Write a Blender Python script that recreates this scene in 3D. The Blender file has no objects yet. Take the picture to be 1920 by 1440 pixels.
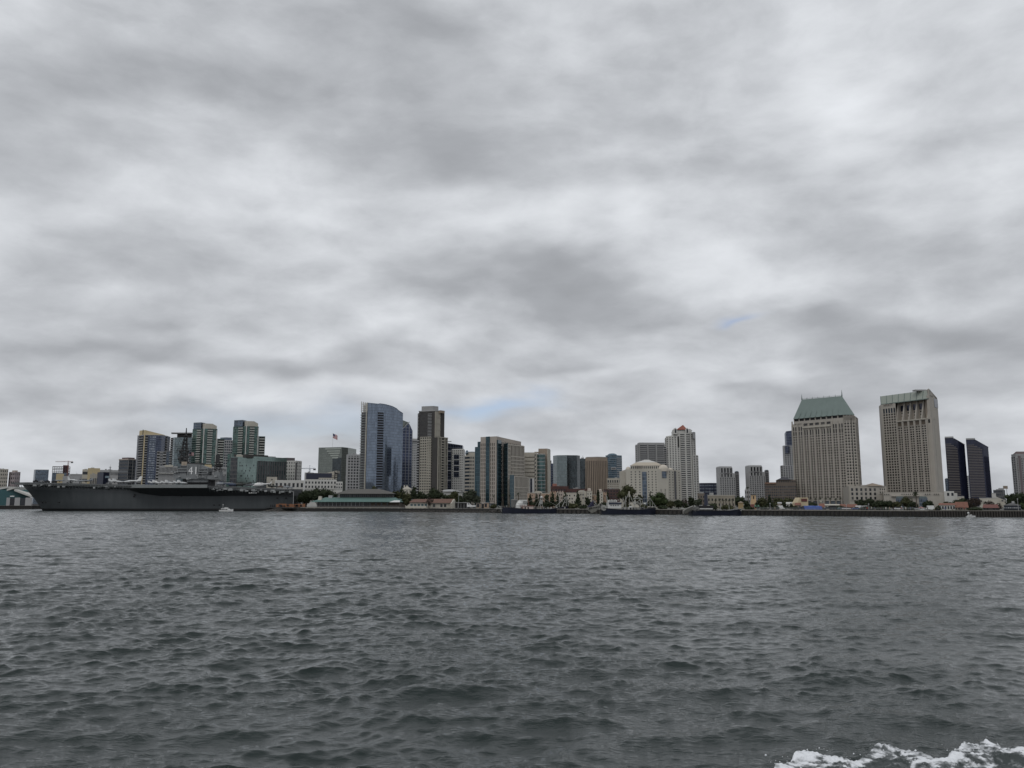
import bpy, math, random
import numpy as np
from mathutils import Vector, Matrix
random.seed(11)
rng = np.random.default_rng(11)
S = bpy.context.scene
COL = S.collection
PI = math.pi
# ------------------------------------------------------------------ camera geometry (photo pixels 1920x1440)
F, HOR, H = 1550.0, 946.0, 5.0
PIT = math.atan((HOR - 720) / F)
CP, SP = math.cos(PIT), math.sin(PIT)
GZ = 2.3                                             # ground level above the water


def fwd(py):
    v = (720 - py) / F
    return CP - v * SP, SP + v * CP


def Z(py, Y):
    a, b = fwd(py)
    return H + b / a * Y


def X(px, py, Y):
    return (px - 960) / F * Y / fwd(py)[0]


def P2(px, py, Y):
    return Vector((X(px, py, Y), Y))


def P3(px, py, Y):
    return Vector((X(px, py, Y), Y, Z(py, Y)))


# ------------------------------------------------------------------ mesh builder
WL = {}


def link(o):
    COL.objects.link(o)
    return o


def tagset(o, label=None, cat=None, group=None, kind=None):
    if label: o['label'] = label
    if cat: o['category'] = cat
    if group: o['group'] = group
    if kind: o['kind'] = kind
    return o


def thing(name, label, cat, loc, group=None):
    o = link(bpy.data.objects.new(name, None))
    o.location = loc
    o.empty_display_size = 1
    WL[o.name] = Vector(loc)
    return tagset(o, label, cat, group)


class MB:
    def __init__(s):
        s.v, s.f, s.uv = [], [], []

    def face(s, pts, uvs=None):
        i = len(s.v)
        s.v.extend(tuple(p) for p in pts)
        s.f.append(tuple(range(i, i + len(pts))))
        if uvs is None:
            p0 = pts[0]
            uvs = []
            for p in pts:
                uvs.append((math.hypot(p[0] - p0[0], p[1] - p0[1]), p[2]))
        s.uv.extend(uvs)

    def prism(s, poly, z0, z1, top=True, bot=False):
        n = len(poly)
        zt = list(z1) if hasattr(z1, '__len__') else [z1] * n
        zb = list(z0) if hasattr(z0, '__len__') else [z0] * n
        u = 0
        for i in range(n):
            a, b = poly[i], poly[(i + 1) % n]
            j = (i + 1) % n
            L = math.hypot(b[0] - a[0], b[1] - a[1])
            s.face([(a[0], a[1], zb[i]), (b[0], b[1], zb[j]), (b[0], b[1], zt[j]), (a[0], a[1], zt[i])],
                   [(u, zb[i]), (u + L, zb[j]), (u + L, zt[j]), (u, zt[i])])
            u += L
        if top:
            s.face([(p[0], p[1], zt[i]) for i, p in enumerate(poly)], [(p[0], p[1]) for p in poly])
        if bot:
            s.face([(p[0], p[1], zb[i]) for i, p in reversed(list(enumerate(poly)))], [(p[0], p[1]) for p in reversed(poly)])

    def box(s, x0, x1, y0, y1, z0, z1):
        s.prism([(x0, y0), (x1, y0), (x1, y1), (x0, y1)], z0, z1, True, True)

    def fbox(s, A, B, d0, d1, z0, z1):
        dx, dy = B[0] - A[0], B[1] - A[1]
        L = math.hypot(dx, dy) or 1
        nx, ny = dy / L, -dx / L
        s.prism([(A[0] + nx * d1, A[1] + ny * d1), (B[0] + nx * d1, B[1] + ny * d1),
                 (B[0] + nx * d0, B[1] + ny * d0), (A[0] + nx * d0, A[1] + ny * d0)], z0, z1, True, True)

    def loft(s, rings, cap=True, closed=True):
        for a, b in zip(rings[:-1], rings[1:]):
            n = len(a)
            for i in range(n if closed else n - 1):
                j = (i + 1) % n
                s.face([a[i], a[j], b[j], b[i]])
        if cap:
            s.face(list(reversed(rings[0])))
            s.face(list(rings[-1]))

    def tube(s, p, q, r0, r1=None, n=6):
        r1 = r0 if r1 is None else r1
        p, q = Vector(p), Vector(q)
        d = (q - p).normalized()
        a = d.orthogonal().normalized()
        b = d.cross(a)
        R = []
        for c, r in ((p, r0), (q, r1)):
            R.append([c + (a * math.cos(t) + b * math.sin(t)) * r for t in [2 * PI * k / n for k in range(n)]])
        s.loft(R)

    def path(s, pts, r, n=5):
        for a, b in zip(pts[:-1], pts[1:]):
            s.tube(a, b, r, r, n)

    def dome(s, c, rx, ry, rz, n=16, m=6, full=False):
        lo = -PI / 2 if full else 0
        R = []
        for k in range(m + 1):
            t = lo + (PI / 2 - lo) * k / m * 0.999
            R.append([Vector((c[0] + rx * math.cos(t) * math.cos(2 * PI * i / n), c[1] + ry * math.cos(t) * math.sin(2 * PI * i / n),
                              c[2] + rz * math.sin(t))) for i in range(n)])
        s.loft(R)

    def hip(s, poly, z, h, k=0.5):
        """hipped roof over a quadrilateral: ridge along its long side; k = hip run as a share of the half width"""
        a, b, c, d = [Vector((p[0], p[1], z)) for p in poly]
        if (a - b).length < (b - c).length:
            a, b, c, d = b, c, d, a
        m0, m1 = (a + d) / 2, (b + c) / 2
        w = (a - d).length / 2
        ax = (m1 - m0).normalized()
        t = min(w * k * 2, (m1 - m0).length * .49)
        r0, r1 = m0 + ax * t + Vector((0, 0, h)), m1 - ax * t + Vector((0, 0, h))
        for q in ([a, b, r1, r0], [b, c, r1], [c, d, r0, r1], [d, a, r0]):
            s.face(q)
        s.face([d, c, b, a])

    def pyr(s, poly, z, apex):
        n = len(poly)
        for i in range(n):
            a, b = poly[i], poly[(i + 1) % n]
            s.face([(a[0], a[1], z), (b[0], b[1], z), tuple(apex)])
        s.face([(p[0], p[1], z) for p in reversed(poly)])

    def mesh(s, name, mat, smooth=False, off=(0, 0, 0)):
        me = bpy.data.meshes.new(name)
        ox, oy, oz = off
        me.from_pydata([(x - ox, y - oy, z - oz) for x, y, z in s.v], [], s.f)
        if s.uv:
            ul = me.uv_layers.new(name='UVMap')
            ul.data.foreach_set('uv', np.array(s.uv, dtype=np.float32).ravel())
        if smooth:
            import bmesh
            bm = bmesh.new(); bm.from_mesh(me); bmesh.ops.remove_doubles(bm, verts=bm.verts, dist=1e-3); bm.to_mesh(me); bm.free()
        if mat is not None:
            for m in (mat if isinstance(mat, (list, tuple)) else [mat]):
                me.materials.append(m)
        if smooth:
            me.polygons.foreach_set('use_smooth', [True] * len(me.polygons))
        return me

    def build(s, name, mat, parent=None, smooth=False, label=None, kind=None):
        if not s.f:
            return None
        off = WL[parent.name] if parent is not None else (0, 0, 0)
        o = link(bpy.data.objects.new(name, s.mesh(name, mat, smooth, off)))
        if parent is not None:
            o.parent = parent
        WL[o.name] = Vector(off)
        if label: o['label'] = label
        if kind: o['kind'] = kind
        return o


def solo(name, mb, mat, label, cat, group=None, kind=None, smooth=False):
    o = mb.build(name, mat, None, smooth)
    return tagset(o, label, cat, group, kind)


# ------------------------------------------------------------------ materials
class NT:
    def __init__(s, tree):
        s.t = tree
        s.n = tree.nodes
        s.n.clear()

    def new(s, typ, **kw):
        n = s.n.new(typ)
        for k, v in kw.items():
            if k.startswith('i_'):
                n.inputs[k[2:].replace('_', ' ')].default_value = v
            else:
                setattr(n, k, v)
        return n

    def l(s, a, b):
        s.t.links.new(a, b)

    def math(s, op, a, b=None, c=None, clamp=False):
        n = s.n.new('ShaderNodeMath')
        n.operation = op
        n.use_clamp = clamp
        for i, x in enumerate((a, b, c)):
            if x is None: continue
            if isinstance(x, (int, float)): n.inputs[i].default_value = x
            else: s.l(x, n.inputs[i])
        return n.outputs[0]

    def vmath(s, op, a, b=None):
        n = s.n.new('ShaderNodeVectorMath')
        n.operation = op
        for i, x in enumerate((a, b)):
            if x is None: continue
            if isinstance(x, (tuple, list)): n.inputs[i].default_value = x
            else: s.l(x, n.inputs[i])
        return n.outputs[0]

    def mix(s, fac, a, b, blend='MIX'):
        n = s.n.new('ShaderNodeMix')
        n.data_type = 'RGBA'
        n.blend_type = blend
        for sock, x in ((n.inputs[0], fac), (n.inputs[6], a), (n.inputs[7], b)):
            if isinstance(x, (int, float)): sock.default_value = x
            elif isinstance(x, (tuple, list)): sock.default_value = (*x[:3], 1)
            else: s.l(x, sock)
        return n.outputs[2]

    def noise(s, vec, scale, detail=4, rough=.55, dist=0):
        n = s.n.new('ShaderNodeTexNoise')
        n.inputs['Scale'].default_value = scale
        n.inputs['Detail'].default_value = detail
        n.inputs['Roughness'].default_value = rough
        n.inputs['Distortion'].default_value = dist
        if vec is not None: s.l(vec, n.inputs['Vector'])
        return n.outputs['Fac']

    def ramp(s, fac, stops):
        n = s.n.new('ShaderNodeValToRGB')
        cr = n.color_ramp
        while len(cr.elements) > 1: cr.elements.remove(cr.elements[-1])
        cr.elements[0].position = stops[0][0]
        for p, c in stops[1:]:
            cr.elements.new(p)
        for e, (p, c) in zip(cr.elements, stops):
            e.color = (c, c, c, 1) if isinstance(c, (int, float)) else (*c, 1)
        s.l(fac, n.inputs[0])
        return n.outputs[0]

    def maprange(s, v, a, b, c=0., d=1., smooth=True):
        n = s.n.new('ShaderNodeMapRange')
        n.interpolation_type = 'SMOOTHSTEP' if smooth else 'LINEAR'
        s.l(v, n.inputs[0])
        for i, x in enumerate((a, b, c, d)): n.inputs[i + 1].default_value = x
        return n.outputs[0]


def newmat(name):
    m = bpy.data.materials.new(name)
    m.use_nodes = True
    return m, NT(m.node_tree)


def principled(nt, color, rough=.8, metal=0., spec=None):
    p = nt.new('ShaderNodeBsdfPrincipled')
    if isinstance(color, (tuple, list)): p.inputs['Base Color'].default_value = (*color, 1)
    else: nt.l(color, p.inputs['Base Color'])
    p.inputs['Roughness'].default_value = rough
    p.inputs['Metallic'].default_value = metal
    if spec is not None: p.inputs['Specular IOR Level'].default_value = spec
    o = nt.new('ShaderNodeOutputMaterial')
    nt.l(p.outputs[0], o.inputs[0])
    return p


MC = {}


def wallmat(name, c, var=.18, rough=.85, streak=True, scale=.12):
    """weathered plaster / concrete / painted metal: cloudy tone changes and faint vertical streaks"""
    if name in MC: return MC[name]
    m, nt = newmat(name)
    tc = nt.new('ShaderNodeTexCoord').outputs['Object']
    a = nt.noise(tc, scale, 5, .6)
    mp = nt.new('ShaderNodeMapping')
    mp.inputs['Scale'].default_value = (1, 1, .06)
    nt.l(tc, mp.inputs[0])
    b = nt.noise(mp.outputs[0], .8, 4, .6)
    k = nt.math('ADD', nt.math('MULTIPLY', a, .6), nt.math('MULTIPLY', b, .4 if streak else 0))
    lo = tuple(x * (1 - var) for x in c)
    hi = tuple(min(1, x * (1 + var)) for x in c)
    col = nt.ramp(k, [(.3, lo), (.7, hi)])
    principled(nt, col, rough)
    MC[name] = m
    return m


def glassmat(name, base, line, pw=1.5, fh=3.6, lw=.1, lh=.14, rough=.12, metal=.55, var=.3, dark=None, darkp=.0):
    """curtain wall in UV metres: mullion lines, one tone per pane"""
    m, nt = newmat(name)
    uv = nt.new('ShaderNodeTexCoord').outputs['UV']
    sp = nt.new('ShaderNodeSeparateXYZ')
    nt.l(uv, sp.inputs[0])
    u = nt.math('DIVIDE', sp.outputs[0], pw)
    v = nt.math('DIVIDE', sp.outputs[1], fh)
    fu, fv = nt.math('FRACT', u), nt.math('FRACT', v)
    mask = nt.math('MAXIMUM', nt.math('LESS_THAN', fu, lw), nt.math('LESS_THAN', fv, lh))
    cb = nt.new('ShaderNodeCombineXYZ')
    nt.l(nt.math('FLOOR', u), cb.inputs[0])
    nt.l(nt.math('FLOOR', v), cb.inputs[1])
    wn = nt.new('ShaderNodeTexWhiteNoise')
    nt.l(cb.outputs[0], wn.inputs[0])
    lo = tuple(x * (1 - var) for x in base)
    hi = tuple(x * (1 + var) for x in base)
    pane = nt.mix(wn.outputs['Value'], lo, hi)
    col = nt.mix(mask, pane, line)
    p = principled(nt, col, rough, metal)
    nt.l(nt.math('MULTIPLY', nt.math('SUBTRACT', 1., mask), metal), p.inputs['Metallic'])
    # panes are never perfectly flat: a slight tilt per pane breaks the mirror
    bp = nt.new('ShaderNodeBump')
    bp.inputs['Strength'].default_value = .12
    bp.inputs['Distance'].default_value = .3
    nt.l(nt.noise(uv, .35, 2), bp.inputs['Height'])
    nt.l(bp.outputs[0], p.inputs['Normal'])
    return m


def winmat(name, c, c2, p2=.2, rough=.12):
    m, nt = newmat(name)
    r = nt.math('FRACT', nt.math('ADD', nt.new('ShaderNodeObjectInfo').outputs['Random'],
                                 nt.new('ShaderNodeNewGeometry').outputs['Random Per Island']))
    col = nt.ramp(r, [(0, c), (1 - p2, tuple(x * 1.6 for x in c)), (1, c2)])
    principled(nt, col, rough, 0., .5)
    return m


def flat(name, c, rough=.6, metal=0., var=.12, scale=1.5):
    return wallmat(name, c, var, rough, False, scale) if not metal else _metal(name, c, rough, metal)


def _metal(name, c, rough, metal):
    if name in MC: return MC[name]
    m, nt = newmat(name)
    principled(nt, c, rough, metal)
    MC[name] = m
    return m


def leafmat(name, c1, c2):
    m, nt = newmat(name)
    r = nt.new('ShaderNodeNewGeometry').outputs['Random Per Island']
    tc = nt.new('ShaderNodeTexCoord').outputs['Object']
    k = nt.math('ADD', nt.math('MULTIPLY', r, .55), nt.math('MULTIPLY', nt.noise(tc, .25, 3), .45))
    p = principled(nt, nt.mix(k, c1, c2), .75, 0., .2)
    return m


# ------------------------------------------------------------------ building helpers
GLW = winmat('window_glass', (.012, .014, .018), (.09, .09, .085), .18)
GLB = winmat('bluish_window_glass', (.02, .028, .04), (.12, .13, .14), .22)
DARK = flat('dark_opening', (.012, .012, .013), .7)
ROOFM = wallmat('flat_roof_grey', (.2, .2, .2))


def nrm(A, B):
    d = Vector((B[0] - A[0], B[1] - A[1]))
    L = d.length
    d /= L
    return d, Vector((d.y, -d.x)), L


def foot(pl, pc, pr, py, Y, dl, dr):
    L, C, R = P2(pl, py, Y + dl), P2(pc, py, Y), P2(pr, py, Y + dr)
    return [L, C, R, L + R - C]


def rfoot(pl, pr, py, Y, D):
    """rectangle turned to face the bay viewer's side of town"""
    A, B = P2(pl, py, Y), P2(pr, py, Y)
    c = ((A + B) / 2).normalized()
    t = Vector((c.y, -c.x))
    M = (A + B) / 2

    def hit(Q):
        q = Q.normalized()
        det = q.x * (-t.y) + t.x * q.y
        return q * ((M.x * (-t.y) + t.x * M.y) / det)
    a, b = hit(A), hit(B)
    return [a, b, b + c * D, a + c * D]


def cyl(poly, k):
    """poly scaled about its middle"""
    m = sum((Vector(p) for p in poly), Vector((0, 0))) / len(poly)
    return [m + (Vector(p) - m) * k for p in poly]


PARTMESH = {}


def boxmesh(w, d, h, mat, name):
    """box, origin at the middle of its back bottom edge line; front towards -Y"""
    key = (round(w, 2), round(d, 2), round(h, 2), mat.name, name)
    if key not in PARTMESH:
        mb = MB()
        mb.box(-w / 2, w / 2, -d, 0, -h / 2, h / 2)
        PARTMESH[key] = mb.mesh(name, mat)
    return PARTMESH[key]


class Bld:
    LIM = 100

    def __init__(s, name, label, cat, loc, wm, group=None):
        s.root = thing(name, label, cat, loc, group)
        s.wl = WL[s.root.name]
        s.wm = wm
        s.w = MB()
        s.cnt, s.more = {}, {}

    def put(s, name, A, B, t, z, w, d, h, mat, back=.1):
        """one repeated part (window, balcony ...) at distance t along face A-B, centre height z"""
        dr, n, L = nrm(A, B)
        pos = Vector((A[0], A[1])) + dr * t - n * back
        k = s.cnt.get(name, 0)
        s.cnt[name] = k + 1
        if k < s.LIM:
            o = bpy.data.objects.new(name, boxmesh(w, d + back, h, mat, name))
            COL.objects.link(o)
            o.parent = s.root
            o.location = (pos.x - s.wl.x, pos.y - s.wl.y, z - s.wl.z)
            o.rotation_euler = (0, 0, math.atan2(dr.y, dr.x))
        else:
            mb = s.more.setdefault((name, mat.name), MB())
            A2 = pos - dr * w / 2
            B2 = pos + dr * w / 2
            mb.fbox(A2, B2, 0, d + back, z - h / 2, z + h / 2)

    def grid(s, A, B, z0, z1, nc, nr, wf=.6, hf=.6, dep=.4, mat=None, m=(0, 0), piers=True, spans=True, skip=None, name='window', wall=None):
        mat = mat or GLW
        w = wall or s.w
        dr, n, L = nrm(A, B)
        A = Vector((A[0], A[1]))
        cw = (L - m[0] - m[1]) / nc
        fh = (z1 - z0) / nr
        pw = cw * (1 - wf)
        if piers:
            for i in range(nc + 1):
                a = m[0] + i * cw - pw / 2
                b = a + pw
                if i == 0: a = 0
                if i == nc: b = L
                w.fbox(A + dr * a, A + dr * b, -.1, dep, z0, z1)
        if spans:
            sh = fh * (1 - hf)
            for j in range(nr + 1):
                za, zb = z0 + j * fh - sh / 2, z0 + j * fh + sh / 2
                w.fbox(A + dr * .01, A + dr * (L - .01), -.1, dep - .04, max(za, z0 + .01), min(zb, z1 - .01))
        for j in range(nr - 1, -1, -1):
            for i in range(nc):
                if skip and skip(i, j):
                    w.fbox(A + dr * (m[0] + i * cw), A + dr * (m[0] + (i + 1) * cw), -.1, dep - .08, z0 + j * fh, z0 + (j + 1) * fh)
                    continue
                s.put(name, A, B, m[0] + (i + .5) * cw, z0 + (j + .5) * fh, cw * wf - .02, .06, fh * hf - .02, mat)

    def ribbons(s, A, B, z0, z1, nr, hf=.5, dep=.35, mat=None, m=(0, 0), name='window'):
        s.grid(A, B, z0, z1, 1, nr, 1 - 1e-3, hf, dep, mat, m, piers=False, name=name)

    def fin(s):
        s.w.build('wall', s.wm, s.root)
        for (name, mn), mb in s.more.items():
            mb.build(name, bpy.data.materials[mn], s.root, kind='stuff')
        return s.root


def lerp(A, B, t):
    return Vector(A) + (Vector(B) - Vector(A)) * t


def text(parent, body, loc, size, mat, ang=0, name='sign_letters', ext=.05):
    c = bpy.data.curves.new(name, 'FONT')
    c.body = body
    c.size = size
    c.extrude = ext
    c.align_x = 'CENTER'
    c.align_y = 'CENTER'
    c.materials.append(mat)
    o = link(bpy.data.objects.new(name, c))
    off = WL[parent.name] if parent else Vector((0, 0, 0))
    me = bpy.data.meshes.new_from_object(o.evaluated_get(bpy.context.evaluated_depsgraph_get()))
    bpy.data.objects.remove(o)
    o = link(bpy.data.objects.new(name, me))
    o.parent = parent
    o.location = Vector(loc) - off
    o.rotation_euler = (PI / 2, 0, ang)
    return o
# ------------------------------------------------------------------ camera, sky, sun
cam = link(bpy.data.objects.new('camera', bpy.data.cameras.new('camera')))
cam.location = (0, 0, H)
cam.rotation_euler = (PI / 2 + PIT, 0, 0)
cam.data.sensor_width = 36
cam.data.lens = 36 * F / 1920
cam.data.clip_start = .5
cam.data.clip_end = 60000
S.camera = cam
S.view_settings.view_transform = 'Standard'
S.view_settings.look = 'None'
S.view_settings.exposure = 0.0
S.view_settings.gamma = 1

SUN_EL, SUN_AZ = math.radians(52), math.radians(205)     # high, behind the viewer's left shoulder, veiled by cloud
W = bpy.data.worlds.new('World')
S.world = W
W.use_nodes = True
nt = NT(W.node_tree)
sky = nt.new('ShaderNodeTexSky')
sky.sky_type = 'NISHITA'
sky.sun_disc = False
sky.sun_elevation = SUN_EL
sky.sun_rotation = SUN_AZ
d = nt.new('ShaderNodeTexCoord').outputs['Generated']
sp = nt.new('ShaderNodeSeparateXYZ')
nt.l(d, sp.inputs[0])
dx, dy, dz = sp.outputs
dzp = nt.math('ADD', nt.math('MAXIMUM', dz, 0.0), .24)
qx, qy = nt.math('DIVIDE', dx, dzp), nt.math('DIVIDE', dy, dzp)
q = nt.new('ShaderNodeCombineXYZ')
nt.l(qx, q.inputs[0]); nt.l(qy, q.inputs[1])
Q = q.outputs[0]


def scaled(v, k):
    n = nt.new('ShaderNodeVectorMath'); n.operation = 'SCALE'; nt.l(v, n.inputs[0]); n.inputs['Scale'].default_value = k
    return n.outputs[0]


def warpn(v, scale, amt, detail=3):
    n = nt.new('ShaderNodeTexNoise'); n.inputs['Scale'].default_value = scale; n.inputs['Detail'].default_value = detail; nt.l(v, n.inputs['Vector'])
    return nt.vmath('ADD', v, scaled(nt.vmath('SUBTRACT', n.outputs['Color'], (.5, .5, .5)), amt))


Qw = warpn(Q, 1.6, .18)
n_big = nt.noise(Qw, 1.3, 3, .5)
n_mid = nt.noise(Qw, 3.6, 4, .52)
# cloud flanks and tufts, seen from the side: noise on the direction itself, a little wider than tall
mpd = nt.new('ShaderNodeMapping'); mpd.inputs['Scale'].default_value = (1., 1., 2.3); nt.l(d, mpd.inputs[0])
D2 = warpn(mpd.outputs[0], 3., .10)
tuft = nt.noise(D2, 6.5, 7, .6)
n_fin = nt.noise(warpn(D2, 14., .05), 17., 6, .62)


def billow(scale, seed):
    v = nt.new('ShaderNodeTexVoronoi'); v.feature = 'SMOOTH_F1'; v.inputs['Scale'].default_value = scale; v.inputs['Smoothness'].default_value = .5
    nt.l(warpn(nt.vmath('ADD', D2, (seed, seed * .7, 0)), scale * 1.5, .5 / scale, 4), v.inputs['Vector'])
    return v.outputs['Distance']


puff = nt.math('ADD', nt.math('MULTIPLY', billow(5.5, 0.), .5), nt.math('MULTIPLY', billow(14., 3.1), .5))
dens = nt.math('ADD', nt.math('ADD', nt.math('MULTIPLY', n_big, .34), nt.math('MULTIPLY', n_mid, .15)), nt.math('ADD', nt.math('MULTIPLY', tuft, .25), nt.math('MULTIPLY', n_fin, .14)))
dens = nt.math('ADD', dens, nt.math('MULTIPLY', nt.math('SUBTRACT', .46, puff), .24))
# individual cloud banks and gaps, fixed compass directions (tangent coordinates of the sky ahead)
fy = nt.math('MAXIMUM', dy, .08)
wu = nt.new('ShaderNodeTexNoise')
wu.inputs['Scale'].default_value = 2.2
wu.inputs['Detail'].default_value = 3
nt.l(Qw, wu.inputs['Vector'])
wsp = nt.new('ShaderNodeSeparateXYZ')
nt.l(wu.outputs['Color'], wsp.inputs[0])
uu = nt.math('ADD', nt.math('DIVIDE', dx, fy), nt.math('MULTIPLY', nt.math('SUBTRACT', wsp.outputs[0], .5), .22))
ww0 = nt.math('DIVIDE', dz, fy)
ww = nt.math('ADD', ww0, nt.math('MULTIPLY', nt.math('MULTIPLY', nt.math('SUBTRACT', wsp.outputs[1], .5), .75), ww0))
front = nt.math('GREATER_THAN', dy, .0)


def blob(px, py, rx, ry, amp):
    a, b = fwd(py)
    u0, w0 = (px - 960) / F / a, b / a
    ex = nt.math('POWER', nt.math('DIVIDE', nt.math('SUBTRACT', uu, u0), rx / F), 2)
    ey = nt.math('POWER', nt.math('DIVIDE', nt.math('SUBTRACT', ww, w0), ry / F), 2)
    g = nt.math('EXPONENT', nt.math('MULTIPLY', nt.math('ADD', ex, ey), -1.))
    return nt.math('MULTIPLY', nt.math('MULTIPLY', g, amp), front)


BANKS = [  # px, py, rx, ry, thicker (+) or thinner (-)
    (330, 120, 420, 100, .14), (760, 180, 230, 60, .11), (100, 150, 260, 90, .05),
    (1080, 560, 260, 42, .17), (560, 676, 280, 28, .14), (160, 645, 240, 30, .12), (1700, 615, 280, 42, .17),
    (1330, 215, 170, 60, .08), (1330, 330, 190, 45, .06), (1050, 695, 180, 16, .10), (230, 775, 300, 17, .05), (1480, 740, 260, 17, .06), (1150, 775, 200, 14, .04), (60, 540, 150, 40, .04), (1880, 130, 90, 160, .05),
    (1060, 70, 120, 80, -.10), (1540, 110, 190, 110, -.13), (480, 330, 340, 60, -.07), (1090, 430, 190, 45, -.10), (1440, 510, 130, 35, -.09),
    (730, 600, 160, 28, -.10), (1220, 700, 90, 24, -.09), (1880, 330, 130, 80, -.08), (300, 520, 200, 40, -.05), (420, 735, 350, 22, -.06), (1500, 690, 120, 20, -.05),
]
for bk in BANKS:
    dens = nt.math('ADD', dens, blob(*bk))
lum = nt.ramp(dens, [(.22, .83), (.32, .725), (.40, .62), (.48, .515), (.58, .415), (.74, .33)])
low = nt.maprange(dz, -.04, .10)
lumf = nt.mix(low, (.52, .52, .52), lum)
lumf = nt.mix(nt.maprange(dz, -.03, .05), nt.mix(.5, (.5, .5, .5), lumf), lum)
tint = nt.mix(nt.ramp(dens, [(.3, 1.), (.6, 0.)]), (.945, .984, 1.05), (.956, .988, 1.035))
ccol = nt.mix(1., lumf, tint, 'MULTIPLY')
# a few gaps of blue
gap = nt.math('ADD', blob(925, 762, 95, 22, 1.05), nt.math('ADD', blob(1378, 590, 42, 10, .6), blob(560, 805, 190, 36, .6)))
gap = nt.math('ADD', gap, blob(880, 880, 120, 30, .3))
gap = nt.math('MULTIPLY', nt.math('MULTIPLY', gap, nt.maprange(n_mid, .78, .5)), .85, clamp=True)
b_sky = nt.new('ShaderNodeBackground')
nt.l(nt.mix(1., sky.outputs[0], (1.12, 1.04, 1.14), 'MULTIPLY'), b_sky.inputs[0])
b_sky.inputs[1].default_value = .10
b_cl = nt.new('ShaderNodeBackground')
nt.l(ccol, b_cl.inputs[0])
b_cl.inputs[1].default_value = 1.0
mx = nt.new('ShaderNodeMixShader')
nt.l(gap, mx.inputs[0]); nt.l(b_cl.outputs[0], mx.inputs[1]); nt.l(b_sky.outputs[0], mx.inputs[2])
wo = nt.new('ShaderNodeOutputWorld')
nt.l(mx.outputs[0], wo.inputs[0])

sun = link(bpy.data.objects.new('sun', bpy.data.lights.new('sun', 'SUN')))
sun.data.energy = 0.7
sun.data.angle = math.radians(25)
sun.data.color = (1, .975, .94)
# sky's sun_rotation turns clockwise from +Y
sd = Vector((math.sin(SUN_AZ) * math.cos(SUN_EL), math.cos(SUN_AZ) * math.cos(SUN_EL), math.sin(SUN_EL)))
sun.rotation_euler = sd.to_track_quat('Z', 'Y').to_euler()

# ------------------------------------------------------------------ water


def RR(d):
    return np.where(d < 24, .004, np.where(d < 640, .0024, .006))


def waves(xy, dist, seed=5, colsp=None):
    g = np.random.default_rng(seed)
    N = 210
    lam = np.exp(g.uniform(np.log(.15), np.log(6.5), N))
    main = math.radians(-78)
    th = main + g.normal(0, math.radians(36), N)
    k = 2 * PI / lam
    ak = .0235 * np.where(lam > 1., (1. / lam) ** .52, 1.)
    amp = ak / k
    ph = g.uniform(0, 2 * PI, N)
    n = len(xy)
    dX = np.zeros(n, np.float32); dY = np.zeros(n, np.float32); dZ = np.zeros(n, np.float32)
    x = xy[:, 0]; y = xy[:, 1]
    dd = dist * RR(dist)
    if colsp is not None: dd = np.maximum(dd, dist * colsp * .6)
    # patches of stronger and weaker chop
    gust = 1 + .30 * np.sin(x * .045 + 1.3 + 1.5 * np.sin(y * .021)) * np.sin(y * .037 + .4 + 1.1 * np.sin(x * .03))
    gust = gust * (1 + .2 * np.sin(x * .31 + .7 + 2.1 * np.sin(y * .17 + .05 * x)) * np.sin(y * .43 + 1.9 + 1.7 * np.sin(x * .21)))
    for i in range(N):
        sel = dd < lam[i] / 1.6
        m = int(sel.sum())
        if m == 0: continue
        att = np.clip((lam[i] / dd[sel] - 1.6) / 1.4, 0, 1) * gust[sel]
        p = k[i] * (math.cos(th[i]) * x[sel] + math.sin(th[i]) * y[sel]) + ph[i]
        a = (amp[i] * att).astype(np.float32)
        sn = np.sin(p)
        dZ[sel] += a * np.cos(p)
        dX[sel] -= a * sn * math.cos(th[i]) * .95
        dY[sel] -= a * sn * math.sin(th[i]) * .95
    return dX, dY, dZ


def grid_faces(nr, nc, base=0):
    i = np.arange(nr - 1)[:, None] * nc + np.arange(nc - 1)[None, :] + base
    return np.stack([i, i + 1, i + nc + 1, i + nc], -1).reshape(-1, 4)


def np_mesh(name, co, fc, mat, smooth=True):
    me = bpy.data.meshes.new(name)
    me.vertices.add(len(co)); me.loops.add(len(fc) * 4); me.polygons.add(len(fc))
    me.vertices.foreach_set('co', co.astype(np.float32).ravel())
    me.loops.foreach_set('vertex_index', fc.astype(np.int32).ravel())
    me.polygons.foreach_set('loop_start', np.arange(0, len(fc) * 4, 4, dtype=np.int32))
    me.polygons.foreach_set('use_smooth', np.full(len(fc), smooth))
    me.update(calc_edges=True)
    me.materials.append(mat)
    return me


wm_, nt = newmat('bay_water')
geo = nt.new('ShaderNodeNewGeometry')
pos = geo.outputs['Position']
dist = nt.vmath('LENGTH', pos)
lg = nt.n[-1].outputs['Value']
mp = nt.new('ShaderNodeMapping')
mp.inputs['Rotation'].default_value = (0, 0, math.radians(-10))
mp.inputs['Scale'].default_value = (.42, 1, 1)
nt.l(pos, mp.inputs[0])
fine = nt.noise(mp.outputs[0], 8., 5, .6)
mid = nt.noise(mp.outputs[0], 1.1, 5, .6)
far1 = nt.maprange(lg, 18, 130)
hgt = nt.math('ADD', nt.math('MULTIPLY', nt.math('MULTIPLY', fine, .046), nt.maprange(nt.noise(pos, .06, 4, .6), .35, .65, .35, 1.5)), nt.math('MULTIPLY', nt.math('MULTIPLY', mid, far1), .25))
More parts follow.
